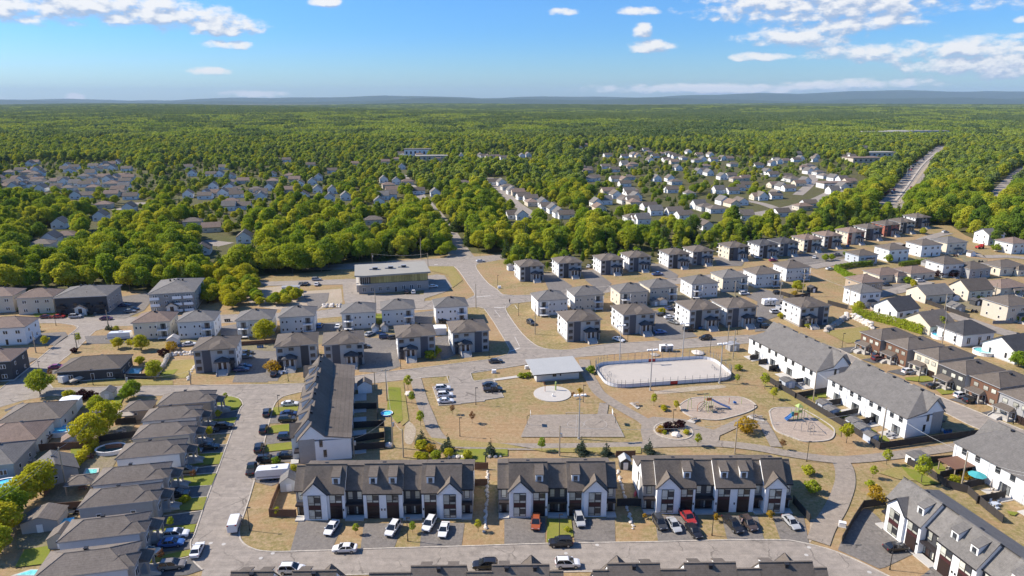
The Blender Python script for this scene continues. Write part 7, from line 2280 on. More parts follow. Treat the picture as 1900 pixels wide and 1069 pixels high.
# ------------------------------------------------------------------ people
def person(label, c, x, y, ang, top, legs, stride=.18):
    p = W(c, x, y)
    t = thing('person', label, 'person', (p.x, p.y, .06), R(ang))
    v = [(0, 0, .92), (0, 0, 1.18), (0, 0, 1.42), (0, .01, 1.52), (.10, 0, .88), (.12, stride, .48), (.12, stride * .8, .08), (.12, stride + .14, .04), (-.10, 0, .88), (-.12, -stride * .6, .48), (-.12, -stride, .08), (-.12, -stride + .14, .04),
         (.20, 0, 1.42), (.27, -.05, 1.14), (.25, .10, .90), (-.20, 0, 1.42), (-.27, .05, 1.14), (-.25, .16, .92)]
    e = [(0, 1), (1, 2), (2, 3), (0, 4), (4, 5), (5, 6), (6, 7), (0, 8), (8, 9), (9, 10), (10, 11), (2, 12), (12, 13), (13, 14), (2, 15), (15, 16), (16, 17)]
    rad = [.15, .15, .16, .07, .10, .075, .05, .045, .10, .075, .05, .045, .075, .055, .04, .075, .055, .04]
    me = bpy.data.meshes.new('body')
    me.from_pydata(v, e, [])
    o = link('body', me, t)
    sk = o.modifiers.new('skin', 'SKIN')
    for i, sv in enumerate(me.skin_vertices[0].data):
        sv.radius = (rad[i], rad[i])
        sv.use_root = i == 0
    ss = o.modifiers.new('sub', 'SUBSURF')
    ss.levels = ss.render_levels = 1
    me.materials.append(M[top])
    lg = MB(legs)
    for s, a, b in ((1, 5, 6), (-1, 9, 10)):
        lg.tube(v[4 if s > 0 else 8], v[a], .12, .095, 8).tube(v[a], v[b], .095, .075, 8)
    lg.put('trousers', t)
    hd = MB('skin').loft([[(r * math.cos(k * .785), r * 1.12 * math.sin(k * .785), z) for k in range(8)] for r, z in ((.05, 1.50), (.085, 1.56), (.10, 1.64), (.098, 1.70), (.06, 1.77), (.01, 1.79))])
    hd.tube((0, .09, 1.63), (0, .135, 1.62), .02, .012, 5)
    hd.put('head', t, smooth=True)
    MB('hair_dark').loft([[(r * math.cos(k * .785), r * 1.1 * math.sin(k * .785) - .015, z) for k in range(8)] for r, z in ((.108, 1.67), (.112, 1.72), (.07, 1.79), (.01, 1.805))]).put('hair', t, smooth=True)
    return t


person('person in a pale top standing beside the dark brown SUV', '6', 935, 612, 60, 'cloth_pale', 'cloth_dark', .05)
person('person in dark clothes crossing at the upper junction', 'E', 1256, 502, 200, 'cloth_dark', 'cloth_dark')
person('person in dark clothes beside the black pickup in the park car park', '8', 607, 440, 90, 'cloth_dark', 'cloth_dark', .1)

# ------------------------------------------------------------------ garden trees, shrubs and hedges
GT = [('garden0', 'A', 680, 660, 1.35, 'tall lime green garden tree beside the hedge and transformer pole'), ('garden0', 'A', 780, 560, 1.3, 'broad lime green garden tree behind the first one'), ('garden1', 'A', 720, 430, .9, 'garden tree rising behind the two lime green trees'), ('garden0', 'B', 300, 150, 1.25, 'lime green garden tree at the pale utility pole'), ('garden0', 'B', 190, 240, 1.1, 'lime green garden tree second along the garden fence'),
      ('garden1', 'B', 105, 345, 1.15, 'garden tree third along the garden fence'), ('garden0', 'B', 45, 455, 1.15, 'lime green garden tree nearest the lower picture edge'), ('garden1', 'B', -5, 590, 1.0, 'garden tree at the picture edge above the mown lawn'), ('garden1', 'A', 296, 285, 1.2, 'round dark green tree on the street corner by the lamp post'), ('shrub_lime', 'A', 515, 320, 1.6, 'lime shrub beside the purple shrub on the mid street'),
      ('shrub_purple', 'A', 610, 325, 1.7, 'dark purple shrub on the mid street, first'), ('shrub_purple', 'A', 670, 320, 1.4, 'dark purple shrub on the mid street, second'), ('garden1', 'A', 985, 305, .85, 'round green tree at the mid street pole'), ('garden1', 'A', 935, 320, .6, 'small green tree hugging the mid street pole'), ('olive', 'C', 1130, 870, 1.0, 'olive green tree beside the boulder wall'), ('shrub_lime', 'C', 1030, 770, 1.5, 'lime shrub at the charcoal bungalow pool'),
      ('young_rust', 'C', 375, 880, 1.0, 'bare reddish sapling by the magenta car'), ('garden0', 'C', 870, 660, .62, 'yellow-green round tree below the motorhome'), ('garden0', 'C', 1040, 675, .85, 'yellow-green tree behind the charcoal bungalow'), ('young_lime', 'C', 958, 662, 1.2, 'small lime tree between two yellow-green ones'), ('shrub_yellow', 'C', 1265, 670, 1.4, 'yellowish shrub above the stone wall'), ('shrub_purple', 'C', 1205, 715, 1.4, 'dark shrub at the wall corner'),
      ('young_lime', 'C', 335, 655, 1.5, 'small yellow-green street tree by the white flats'), ('shrub', 'C', 270, 535, 1.2, 'green shrub at the white flats'), ('small_spruce', 'C', 795, 522, .7, 'small dark conifer on the corner verge, first'), ('small_spruce', 'C', 820, 528, .6, 'small dark conifer on the corner verge, second'), ('shrub', 'C', 855, 525, .9, 'low shrub on the corner verge'), ('young', 'C', 578, 625, 1.3, 'small green tree by the crossing pole'), ('shrub_purple', 'C', 548, 690, 1.0, 'dark shrub at the crossing kerb'),
      ('shrub', 'C', 155, 385, 1.1, 'shrub at the corner of the bright lawn'), ('garden0', 'D', 640, 765, 1.25, 'tall round green tree between the two house rows'), ('shrub', 'E', 650, 930, 1.6, 'round green shrub at the navy panelled triplex, first'), ('shrub', 'E', 690, 900, 1.7, 'round green shrub at the navy panelled triplex, second'), ('shrub_yellow', 'D', 700, 990, 1.6, 'ochre shrub behind the corner terrace ridge'), ('shrub_lime', 'F', 1300, 720, 1.3, 'yellow shrub in the triplex court'), ('shrub_lime', 'G', 860, 865, 1.3, 'lime shrub hedge at the last triplex'), ('shrub', 'G', 1065, 940, 1.1, 'green shrub at the wide pale stairs'),
      ('garden1', 'G', 985, 660, .85, 'green tree behind the twin pole'), ('shrub_yellow', 'G', 960, 690, .9, 'yellow shrub behind the camper court'), ('garden1', 'G', 1198, 430, .6, 'round shrub tree by the upper street, first'), ('garden1', 'G', 1243, 425, .6, 'round shrub tree by the upper street, second'), ('garden1', 'G', 1355, 395, .55, 'shrub tree at the picture side of the upper street'), ('olive', 'H', 450, 440, .8, 'loose olive shrub before the white two storey house'), ('shrub', 'H', 590, 600, 1.8, 'green shrub by the arched arbour'), ('young_lime', 'H', 630, 660, 1.9, 'small lime tree on the street corner'), ('olive', 'H', 715, 720, .75, 'round olive shrub before the gabled house'), ('shrub_purple', 'H', 828, 550, 1.9, 'dark red shrub at the tall grey house, first'), ('shrub_purple', 'H', 930, 555, 1.9, 'dark red shrub at the tall grey house, second'),
      ('garden1', 'H', 830, 965, .9, 'green tree beside the cream cottage'), ('shrub', 'H', 1440, 895, 1.6, 'green shrub at the sunny tan house'), ('garden1', 'H', 1265, 360, .7, 'small green tree by the brown roofed house'), ('garden1', 'H', 215, 830, .8, 'green tree at the end of the long hedge'), ('olive', 'H', 705, 225, .8, 'olive tree by the last triplex'), ('garden1', 'J', 1860, 370, .9, 'green tree at the picture edge by the brick terrace'), ('shrub', 'J', 1280, 425, 1.3, 'green shrub at the third east street house'),
      # the park
      ('young', '3', 1335, 250, 1.5, 'dark green young tree behind the big pinkish boulder'), ('young', '3', 1362, 352, 1.1, 'low green young tree below the big pinkish boulder'), ('young', '3', 1427, 515, 1.35, 'young tree leaning over the footpath'), ('small_spruce', '3', 1430, 640, 1.0, 'small spruce behind the lime shrub'), ('shrub_lime', '3', 1432, 690, 1.5, 'lime shrub under the small spruce'), ('shrub_yellow', '3', 1500, 705, .9, 'yellow shrub in the bed behind the first terrace'), ('shrub_lime', '3', 1410, 755, 1.0, 'lime shrub nearest the first terrace'), ('shrub_lime', '3', 1455, 768, 1.1, 'second lime shrub nearest the first terrace'), ('shrub', '3', 1540, 765, 1.3, 'green shrub in the bed behind the first terrace'), ('small_spruce', '3', 1622, 700, 1.15, 'blue spruce by the footpath, first from the corner'), ('shrub_lime', '3', 1632, 740, 1.1, 'lime shrub below the first blue spruce'), ('shrub', '3', 1770, 755, 1.1, 'green shrub at the end of the bed'),
      ('small_spruce', '8', 597, 885, 1.1, 'blue spruce behind the gap between the terraces'), ('young', '8', 970, 860, 1.15, 'young tree behind the shortest terrace'), ('small_spruce', '8', 1260, 875, 1.2, 'largest blue spruce behind the shortest terrace'), ('small_spruce', '8', 1443, 890, 1.05, 'blue spruce behind the gap with the red kayak'), ('small_spruce', 'I', 487, 950, 1.05, 'blue spruce behind the third terrace'), ('young', 'I', 850, 905, 1.1, 'young tree below the round planting bed'), ('young_rust', 'I', 1472, 930, .9, 'small red sapling on the path verge'),
      ('young', 'I', 528, 605, 1.15, 'young tree beside the larger playground'), ('shrub_lime', 'I', 600, 640, .9, 'yellow-green shrub beside the larger playground'), ('young_lime', 'I', 690, 640, 1.0, 'lime young tree at the larger playground border'), ('young_rust', '8', 460, 655, 1.1, 'reddish sapling on the dry grass'), ('young_rust', '8', 315, 590, .9, 'thin bare sapling on the dry grass'), ('young', 'I', 1340, 480, 1.5, 'green tree at the long dark fence'), ('young', 'I', 1405, 560, 1.2, 'leaning young tree above the smaller playground'), ('young', 'I', 1138, 440, .9, 'small shrub tree right of the rink end'), ('shrub', 'I', 1148, 345, 1.1, 'low shrub by the yellow edging near the rink'),
      ('shrub_yellow', 'I', 1205, 800, 1.9, 'big ochre shrub between the paths'), ('young_lime', 'J', 695, 885, 1.9, 'tall lime tree at the fence corner'), ('shrub', 'I', 65, 365, 1.3, 'ochre-green shrub at the pavilion corner'), ('shrub', '8', 815, 320, .9, 'round evergreen shrub at the pavilion, first'), ('shrub', '8', 845, 322, .9, 'round evergreen shrub at the pavilion, second'), ('shrub', '8', 878, 315, .9, 'round evergreen shrub at the pavilion, third'), ('young_rust', '8', 1200, 475, .7, 'reddish shrub beside the splash pad'), ('young_yellow', '8', 1250, 450, .9, 'small yellow tree beside the splash pad lamp'),
      ('shrub_purple', 'I', 630, 785, 1.15, 'dark purple shrub in the round bed, first'), ('shrub_purple', 'I', 715, 770, 1.2, 'dark purple shrub in the round bed, second'), ('shrub_yellow', 'I', 572, 800, .8, 'ochre shrub in the round bed'), ('shrub_lime', 'I', 765, 815, .8, 'lime shrub in the round bed'), ('shrub', 'I', 605, 815, .6, 'low shrub at the rim of the round bed'),
      ('shrub', '6', 1420, 240, 1.3, 'green shrub beside the curving footpath, first'), ('shrub', '6', 1450, 370, 1.6, 'green shrub beside the curving footpath, second'), ('young', '7', 705, 180, 1.2, 'brownish young tree by the path fork'), ('young', '7', 598, 290, 1.0, 'thin young tree on the dry slope'), ('shrub', '7', 575, 360, .9, 'low shrub on the dry slope'), ('young', '7', 985, 330, 2.1, 'tall young tree at the brown-black fence'), ('young_yellow', '7', 610, 510, 1.9, 'bright yellow tree at the street bend fence'), ('shrub_lime', 'N', 600, 660, 1.2, 'lime shrub in the planted yard'), ('shrub_yellow', 'N', 740, 600, .9, 'ochre shrub in the planted yard'),
      # front gardens
      ('young_yellow', '6', 745, 585, .75, 'small yellow tree on the verge of the third terrace, first'), ('young_yellow', '6', 1140, 570, .8, 'small yellow tree on the verge of the third terrace, second'), ('young', '4', 952, 640, .75, 'thin sapling on the first dry verge'), ('young', '4', 1370, 630, .8, 'thin sapling on the second dry verge'), ('young', '4', 1850, 620, .85, 'thin sapling at the end of the first terrace'), ('young_lime', '4', 372, 505, .7, 'pale sapling at the brown fence corner'), ('shrub', '5', 765, 660, .6, 'low shrub on the green front lawn'), ('young_yellow', '5', 1330, 565, .5, 'tiny yellow shrub at the third terrace corner'), ('shrub', '4', 365, 118, .9, 'small green tree at the kerb of the corner terrace'), ('shrub_lime', '4', 490, 175, .9, 'lime shrub by the camper trailer'),
      ('young', 'A', 1660, 335, .85, 'thin sapling on the rounded corner lawn'), ('young_lime', 'A', 1605, 470, .9, 'small lime tree on the second bungalow lawn'), ('young_lime', 'A', 1545, 605, 1.1, 'small lime tree on the third bungalow lawn'), ('young', 'A', 1455, 730, .7, 'small tree on the fourth bungalow lawn'), ('young_rust', 'A', 1425, 915, .8, 'reddish sapling on the fifth bungalow lawn'), ('shrub_lime', 'B', 1362, 205, 1.0, 'round yellow-green tree on the sixth bungalow lawn'), ('young', 'B', 1258, 395, .75, 'dark sapling on the seventh bungalow lawn'), ('young_rust', 'B', 1190, 640, .8, 'bronze sapling on the lowest bungalow lawn'), ('shrub', 'B', 1110, 670, .6, 'low shrub on the lowest bungalow lawn'), ('small_spruce', 'A', 495, 460, .9, 'narrow conifer by the glazed lean-to')]
for key, c, x, y, s, lab in GT:
    shr = key.startswith('shrub')
    tree(key, W(c, x, y), lab, s * rnd.uniform(.95, 1.05), 'garden and park trees' if not shr else 'garden and park shrubs', 'shrub' if shr else 'tree', 'shrub' if shr else ('conifer' if 'spruce' in key else 'garden_tree'))
hedge('clipped yellow-green cedar hedge behind the bungalows', [W('A', x, y) for x, y in ((440, 935), (520, 860), (610, 770), (710, 660))], 1.3, 2.4, 'leaf_lime', 3)
hedge('long tall cedar hedge below the white cottages', [W('H', x, y) for x, y in ((170, 845), (330, 880), (520, 930), (710, 990))], 1.8, 3.2, 'leaf_green', 4)
hedge('cedar hedge round the garden of the brown roofed houses', [W('H', x, y) for x, y in ((40, 500), (140, 560), (250, 605))], 1.6, 2.8, 'leaf_green', 5)
hedge('second side of the cedar hedge by the white parked cars', [W('H', x, y) for x, y in ((40, 500), (180, 475), (320, 465))], 1.5, 2.6, 'leaf_deep', 6)
hedge('hedge behind the white cottage with black roof', [W('H', x, y) for x, y in ((480, 845), (560, 860), (610, 880))], 1.3, 2.2, 'leaf_deep', 7)
hedge('hedge in front of the storey and a half house', [W('H', x, y) for x, y in ((1070, 720), (1150, 735), (1240, 760))], 1.2, 2.0, 'leaf_green', 8)
hedge('hedge at the far gardens below the white duplexes', [W('H', x, y) for x, y in ((530, 470), (640, 455), (770, 440))], 1.4, 2.2, 'leaf_deep', 9)
hedge('hedge beside the brown roofed house at the far edge', [W('H', x, y) for x, y in ((1240, 650), (1340, 680), (1440, 690))], 1.3, 2.0, 'leaf_green', 10)
# red kayak leaning at the third terrace and red seat
p = W('5', 1265, 385)
o = MB('plastic_red').loft([[(x, -w, .3), (x, 0, .3 - w * .8), (x, w, .3), (x, 0, .3 + w * .5)] for x, w in ((-1.7, .03), (-.9, .28), (0, .36), (.9, .28), (1.7, .03))]).put('kayak', None, (p.x, p.y, .02), R(70))
tag(o, 'red kayak on the grass beside the third terrace', 'kayak')
# construction crane truck by the last white house
p = W('H', 1140, 335)
t = thing('crane_truck', 'red lifting machine on the building plot at the wood edge', 'machine', p, R(14))
MB('plastic_red').box(-2.2, 2.2, -1.0, 1.0, .8, 1.6).box(1.0, 2.2, -.9, .9, 1.6, 2.6).put('body', t)
MB('plastic_red').tube((-1.8, 0, 1.7), (3.4, 0, 3.0), .25, .2, 6).put('boom', t)
for xx in (-1.4, 1.4):
    for s in (-1, 1):
        MB('rubber').tube((0, -.2, 0), (0, .2, 0), .6, .6, 12).put('wheel', t, (xx, s * 1.0, .6))
# sheds, seats and stores in the gardens of the upper right
for i, (c, x, y, a) in enumerate([('H', 745, 470, 14), ('H', 960, 735, 14), ('H', 1130, 770, 14), ('H', 1200, 770, 30), ('H', 650, 915, 20), ('H', 1000, 690, 14), ('H', 200, 700, 14), ('H', 1090, 395, 14), ('H', 1040, 690, 10), ('F', 1255, 665, 12), ('F', 1310, 660, 12), ('G', 1110, 670, 12)]):
    shed(('small %s shed in the gardens, %s' % (('grey', 'white', 'dark')[i % 3], ('behind the brown bungalow with arbour', 'by the swing garden pole', 'beside the green-grey shed', 'by the teal playset garden', 'below the cream cottage', 'behind the gabled house', 'by the narrow white house', 'under the dark grey house', 'behind the gabled house, nearer the street', 'in the triplex court, first', 'in the triplex court, second', 'behind the last triplex camper')[i])), c, x, y, a, 3.4, 2.8, 2.2, .8, ('grey_siding', 'white_siding', 'charcoal')[i % 3], ('roof_grey', 'roof_dark', 'roof_black')[i % 3])
for i, (c, x, y) in enumerate([('H', 700, 380), ('H', 960, 395), ('H', 1150, 440), ('H', 620, 780), ('H', 940, 700), ('H', 1100, 820), ('H', 260, 720), ('J', 1740, 290), ('J', 1420, 190), ('A', 880, 570), ('A', 640, 760), ('B', 520, 300), ('A', 210, 790)]):
    patio_set('garden seats on the %s' % ('terrace of the white duplex', 'terrace of the cream duplex', 'terrace behind the dark grey house', 'terrace of the white cottage', 'deck behind the gabled house', 'lawn by the teal playset', 'deck of the narrow white house', 'brick terrace of the black roofed cottage', 'terrace at the blue round pool', 'shaded yard behind the bungalows', 'yard at the hedge end', 'paved yard by the maroon fence', 'yard of the gabled garage')[i], c, x, y, 14, ('tan_canvas', 'brown_wood', 'black_trim')[i % 3])
# ------------------------------------------------------------------ the districts beyond the woods
CROPS.update({'U1': (0, 270, .19644), 'U2': (300, 270, .19644), 'U3': (600, 260, .20579), 'U4': (880, 250, .18713), 'U5': (1150, 240, .17773), 'U6': (1400, 230, .17773), 'U7': (1600, 230, .18703)})
def inside(poly, x, y):
    c = False
    j = len(poly) - 1
    for i in range(len(poly)):
        xi, yi = poly[i]
        xj, yj = poly[j]
        if (yi > y) != (yj > y) and x < (xj - xi) * (y - yi) / (yj - yi) + xi:
            c = not c
        j = i
    return c


FAR = {
    'U5': '280,200 330,225 380,265 460,240 520,235 560,255 600,270 730,225 500,300 540,310 580,325 330,310 690,280 840,250 820,310 880,300 960,255 990,300 1090,290 1160,290 1200,350 910,370 840,430 920,420 950,440 1090,480 1180,465 1240,500 1330,490 1310,560 1260,590 400,500 540,500 600,530 560,610 150,630 100,700 190,720 330,780 430,820 590,830 700,870 240,910 300,905 880,760 930,790 1030,810 1110,730 1220,740 1310,720 1470,680 1650,670 960,960 1380,870 1560,430 1620,450 1460,360 1600,340 1660,310 1640,560 1200,620 1080,610 160,240 620,390 770,640',
    'U6': '60,410 150,480 210,510 270,380 200,400 340,370 450,360 500,350 540,440 590,420 640,360 660,330 350,530 380,550 430,560 590,480 650,470 700,490 760,520 860,550 960,560 1020,580 560,580 490,600 310,640 380,650 250,720 100,740 950,640 870,670 600,810 540,840 940,330 1050,330 1170,240 480,300 1000,320 320,900',
    'U4': '200,440 280,460 340,500 380,540 440,550 500,590 570,610 620,640 700,660 740,690 800,720 860,760 920,770 410,770 480,780 100,200 160,200 220,205 300,215 480,200 540,190 1010,120 1060,110 1330,190 1310,300 1400,330 1130,340 1160,420 1200,410 1420,580 1580,570 1620,600 1540,620 1630,640 1230,660 1290,690 1600,800 1660,810 1590,190 1640,190',
    'U3': '700,110 870,120 1060,150 1250,130 1420,130 1500,140 590,390 620,430 660,470 1280,370 1010,460 450,700 290,200 1540,360 760,360 860,440',
    'U2': '400,440 470,430 570,430 640,380 700,400 880,400 930,420 1010,380 1040,320 650,510 700,550 760,550 460,750 280,700 770,850 460,930 1420,330 1080,250 280,250 580,190',
    'U1': '50,330 100,330 180,310 240,240 370,250 340,310 270,350 210,360 30,370 620,180 690,190 760,340 600,380 870,180 960,180 1040,160 1100,150 960,540 930,650 1220,460 540,720 450,860 360,910 590,830 1170,320 1100,330 1200,570 1240,270 30,290 110,370 150,300 300,290 430,320 160,350'}
DIST = {'U5': 'in the district beyond the tree belt', 'U6': 'in the district beside the highway woods', 'U4': 'along the street behind the woods', 'U3': 'near the tree lined street', 'U2': 'in the left wood clearing', 'U1': 'in the far left district'}
LOOK = [('white_siding', 'roof_grey', 'y', 'white gabled house with grey roof'), ('cream', 'roof_brown', 'x', 'cream house with brown roof'), ('white_siding', 'roof_dark', 'x', 'white house with dark roof'), ('pale_siding', 'roof_warm', 'hip', 'pale hip roofed house'), ('beige_siding', 'roof_brown', 'hip', 'beige hip roofed house'), ('white_siding', 'roof_warm', 'y', 'white gabled house with taupe roof')]
PROTO = {}
for i, (wl, rf, kr, _) in enumerate(LOOK):
    w, d, ze, ri = (8.5, 10, 4.2, 3.3) if kr == 'y' else ((11.5, 8.5, 3.6, 2.6) if kr == 'x' else (12, 9, 3.6, 2.2))
    tmp = thing('far_house', 'x', 'house', (0, 0, 0))
    MB(wl).box(-w / 2, w / 2, 0, d, 0, ze - .15).put('wall', tmp)
    if kr == 'hip':
        hip_roof(tmp, w, d, ze, ri, .4, rf)
    else:
        gable_roof(tmp, w, d, ze, ri, .4, rf, kr, wall=wl)
    for u in (-.28, .24):
        link('window', win_mesh(1.4, 1.3, 'white'), tmp, (w * u, -.02, 1.1))
        window(tmp, 'L', u * d, 1.1, 1.2, 1.2, 'white', w, d)
    PROTO[i] = tmp
used = set()
for cz, poly, n in [('U1', ((0, 150), (700, 120), (1200, 200), (1250, 420), (700, 470), (0, 430)), 46), ('U2', ((100, 150), (1500, 130), (1500, 420), (900, 480), (200, 480)), 18), ('U3', ((20, 200), (700, 150), (760, 300), (560, 560), (60, 600)), 10), ('U2', ((1000, 100), (1600, 90), (1600, 600), (1100, 500)), 8), ('U4', ((900, 90), (1650, 90), (1650, 620), (1150, 640), (1050, 300)), 16)]:
    ex = []
    while len(ex) < n:
        x, y = rnd.uniform(poly[0][0], max(p[0] for p in poly)), rnd.uniform(90, 640)
        if inside(poly, x, y):
            ex.append('%d,%d' % (x, y))
    FAR[cz] += ' ' + ' '.join(ex)
n_far = 0
for cz, txt in FAR.items():
    for tok in txt.split():
        x, y = map(float, tok.split(','))
        p = W(cz, x, y, 5.0)
        i = rnd.choice((0, 0, 1, 2, 2, 3, 4, 5))
        a = R(rnd.choice((12, 12, 14, 102, 14)) + rnd.uniform(-4, 4))
        lab = LOOK[i][3] + ' ' + DIST[cz]
        if i in used:
            copy_tree(PROTO[i], (p.x, p.y, 0), a, lab, lab + 's')
        else:
            o = PROTO[i]
            o.location, o.rotation_euler, o['label'], o['group'] = (p.x, p.y, 0), (0, 0, a), lab, lab + 's'
            used.add(i)
        AVOID.append((p.x, p.y, 8.0 if p.y > 560 else 12.0, 1))
# long sheds and shops far off
for lab, x, y, L, dd, h, m, rf in [('long white warehouse far off by the highway, first', 1655, 252, 120, 40, 9, 'pale_siding', 'membrane'), ('long white warehouse far off by the highway, second', 1710, 250, 150, 40, 9, 'pale_siding', 'membrane'), ('long white warehouse far off by the highway, third', 1530, 254, 110, 30, 7, 'pale_siding', 'membrane'), ('white barn like hall above the far district', 1424, 261, 22, 16, 8, 'white_siding', 'white_trim'),
                               ('flat brown roofed shop by the highway woods', 1611, 302, 46, 26, 6, 'beige_siding', 'roof_brown'), ('long grey shop roof by the highway woods', 1636, 291, 50, 22, 6, 'pale_siding', 'membrane'), ('red-brown roofed hall in the far district', 1555, 350, 30, 14, 5, 'pale_siding', 'roof_brown'), ('long grey building among the trees at the centre', 802, 298, 44, 18, 6, 'beige_siding', 'membrane'), ('white apartment blocks above the centre trees', 775, 290, 40, 18, 10, 'white_siding', 'roof_grey')]:
    p = W('', x, y)
    t = thing('far_hall', lab, 'building', p, R(8))
    MB(m).box(-L / 2, L / 2, 0, dd, 0, h).put('wall', t)
    MB(rf).box(-L / 2 - .5, L / 2 + .5, -.5, dd + .5, h, h + .8).put('roof', t)
    for k in range(6):
        MB('pane_dark').box(-L / 2 + L * (k + .3) / 6, -L / 2 + L * (k + .7) / 6, -.06, 0, h * .35, h * .75).put('window', t)
    AVOID.append((p.x, p.y, L * .5, 1))
# cars on the highway
hw = smooth_line(P('', [(1662, 372), (1680, 350), (1697, 326), (1715, 303), (1738, 283), (1750, 273)]), 12)
for i in range(46):
    f = rnd.uniform(.05, .98) * (len(hw) - 2)
    k = int(f)
    q = hw[k].lerp(hw[k + 1], f - k)
    d = (hw[k + 1] - hw[k]).normalized()
    lane = rnd.choice((-8, -4.5, 4, 7.5, 7.5, 11))
    col = rnd.choice(('white', 'silver', 'black', 'grey', 'red', 'white', 'navy'))
    b, g, wh, hl, tl = car_meshes(rnd.choice(('sedan', 'suv', 'van')), col)
    t = thing('highway_car', '%s vehicle in the traffic on the far highway' % col, 'car', (q.x - d.y * lane, q.y + d.x * lane, .3), math.atan2(d.y, d.x) + (math.pi if lane < 0 else 0), '%s vehicles on the far highway' % col)
    link('body', b, t)
    link('windows', g, t)
for lab, x, y in [('tall street light at the highway, first', 1681, 335), ('tall street light at the highway, second', 1687, 330)]:
    p = W('', x, y)
    t = thing('highway_light', lab, 'street light', p)
    MB('pole_grey').tube((0, 0, 0), (0, 0, 13), .22, .12).path([(0, 0, 13), (2.2, 0, 13.6)], .1).put('pole', t)
    MB('grey_trim').box(2.0, 3.2, -.25, .25, 13.5, 13.75).put('lamp_head', t)

# ------------------------------------------------------------------ woods
ZONES = [([(300, 295), (850, 285), (850, 395), (560, 420), (300, 415)], .74, .78), ([(1095, 398), (1180, 408), (1350, 408), (1480, 398), (1590, 352), (1610, 310), (1560, 298), (1400, 290), (1150, 274), (1095, 290)], .34, .62), ([(0, 306), (0, 372), (130, 398), (300, 404), (300, 330), (220, 300), (80, 300)], .55, .5),
         ([(300, 305), (310, 400), (380, 405), (520, 390), (520, 320)], .5, .62), ([(905, 325), (900, 400), (1080, 410), (1060, 370), (960, 330)], .5, .7), ([(870, 282), (870, 300), (1000, 300), (1000, 280)], .5, .7), ([(40, 480), (150, 468), (150, 430), (60, 440)], .30, .8), ([(370, 460), (480, 455), (480, 405), (370, 405)], .35, .8)]
edge_x = np.array([p[0] for p in EDGE], float)
edge_y = np.array([p[1] for p in EDGE], float)
ROADS_W = [([Vector(v[:2]) for v in smooth_line(P('', pts), 6)], clear) for pts, w, clear in FAR_ROADS]
grid = {}
for x, y, r, k in AVOID:
    grid.setdefault((int(x // 60), int(y // 60)), []).append((x, y, r))
rt = random.Random(11)


def fieldn(x, y):
    return math.sin(x * .011 + 1.3 * math.sin(y * .007)) + math.sin(y * .013 - x * .004 + 2) + .7 * math.sin(x * .031 + y * .027)


def free_spot(x, y, h):
    """True when no road, roof or line of sight to a house is blocked by a tree of height h here"""
    for pts, clear in ROADS_W:
        for a, b in zip(pts[::3], pts[3::3]):
            ab = b - a
            f = max(0, min(1, ((x - a.x) * ab.x + (y - a.y) * ab.y) / max(1e-6, ab.length_squared)))
            if (x - a.x - ab.x * f) ** 2 + (y - a.y - ab.y * f) ** 2 < (clear / 2) ** 2:
                return False
    gi, gj = int(x // 60), int(y // 60)
    for i in (-1, 0, 1):
        for j in (-1, 0, 1, 2):
            for hx, hy, hr in grid.get((gi + i, gj + j), ()):
                dx_, dy_ = x - hx, hy - y
                if dx_ * dx_ + dy_ * dy_ < hr * hr:
                    return False
                back = (h - 2.2) / CAM_H * hy
                if 0 < dy_ < back and abs(x - hx * y / hy) < hr * .8:
                    return False
    return True


near_t, mid_t = [], []
Y = 300.0
while Y < 1500:
    sp = 7.0 if Y < 640 else 8.6
    X = -(.80 * Y + 40)
    while X < .80 * Y + 40:
        x, y = X + rt.uniform(-.45, .45) * sp, Y + rt.uniform(-.45, .45) * sp
        X += sp
        px, py = to_px(x, y)
        if py > np.interp(px, edge_x, edge_y) - .5:
            continue
        if 832 < px < 868 and py > 432:
            continue
        dens, sz = .97, 1.0
        for poly, dn, s in ZONES:
            if inside(poly, px, py):
                dens, sz = dn, s
        if rt.random() > dens:
            continue
        s = sz * rt.uniform(.62, 1.28)
        if 1710 < px < 1960 or 1480 < px < 1700 and py > 340:
            s *= 1.05
        if py > np.interp(px, edge_x, edge_y) - 26 and 940 < px < 1690:
            s *= .55 if py > np.interp(px, edge_x, edge_y) - 12 else .72
        if not free_spot(x, y, 11 * s):
            continue
        fn = fieldn(x, y)
        if rt.random() < (.14 if fn < .6 else .34):
            k = rt.choice(('spruce0', 'spruce1'))
        elif rt.random() < .16 or (px > 940 and py > np.interp(px, edge_x, edge_y) - 30 and rt.random() < .5):
            k = rt.choice(('tall0', 'tall1'))
        else:
            k = rt.choice(('broad0', 'broad1', 'broad2', 'broad3', 'broad4', 'broad0', 'broad3', 'broad1'))
        (near_t if y < 640 else mid_t).append((x, y, s, k))
    Y += sp * .92
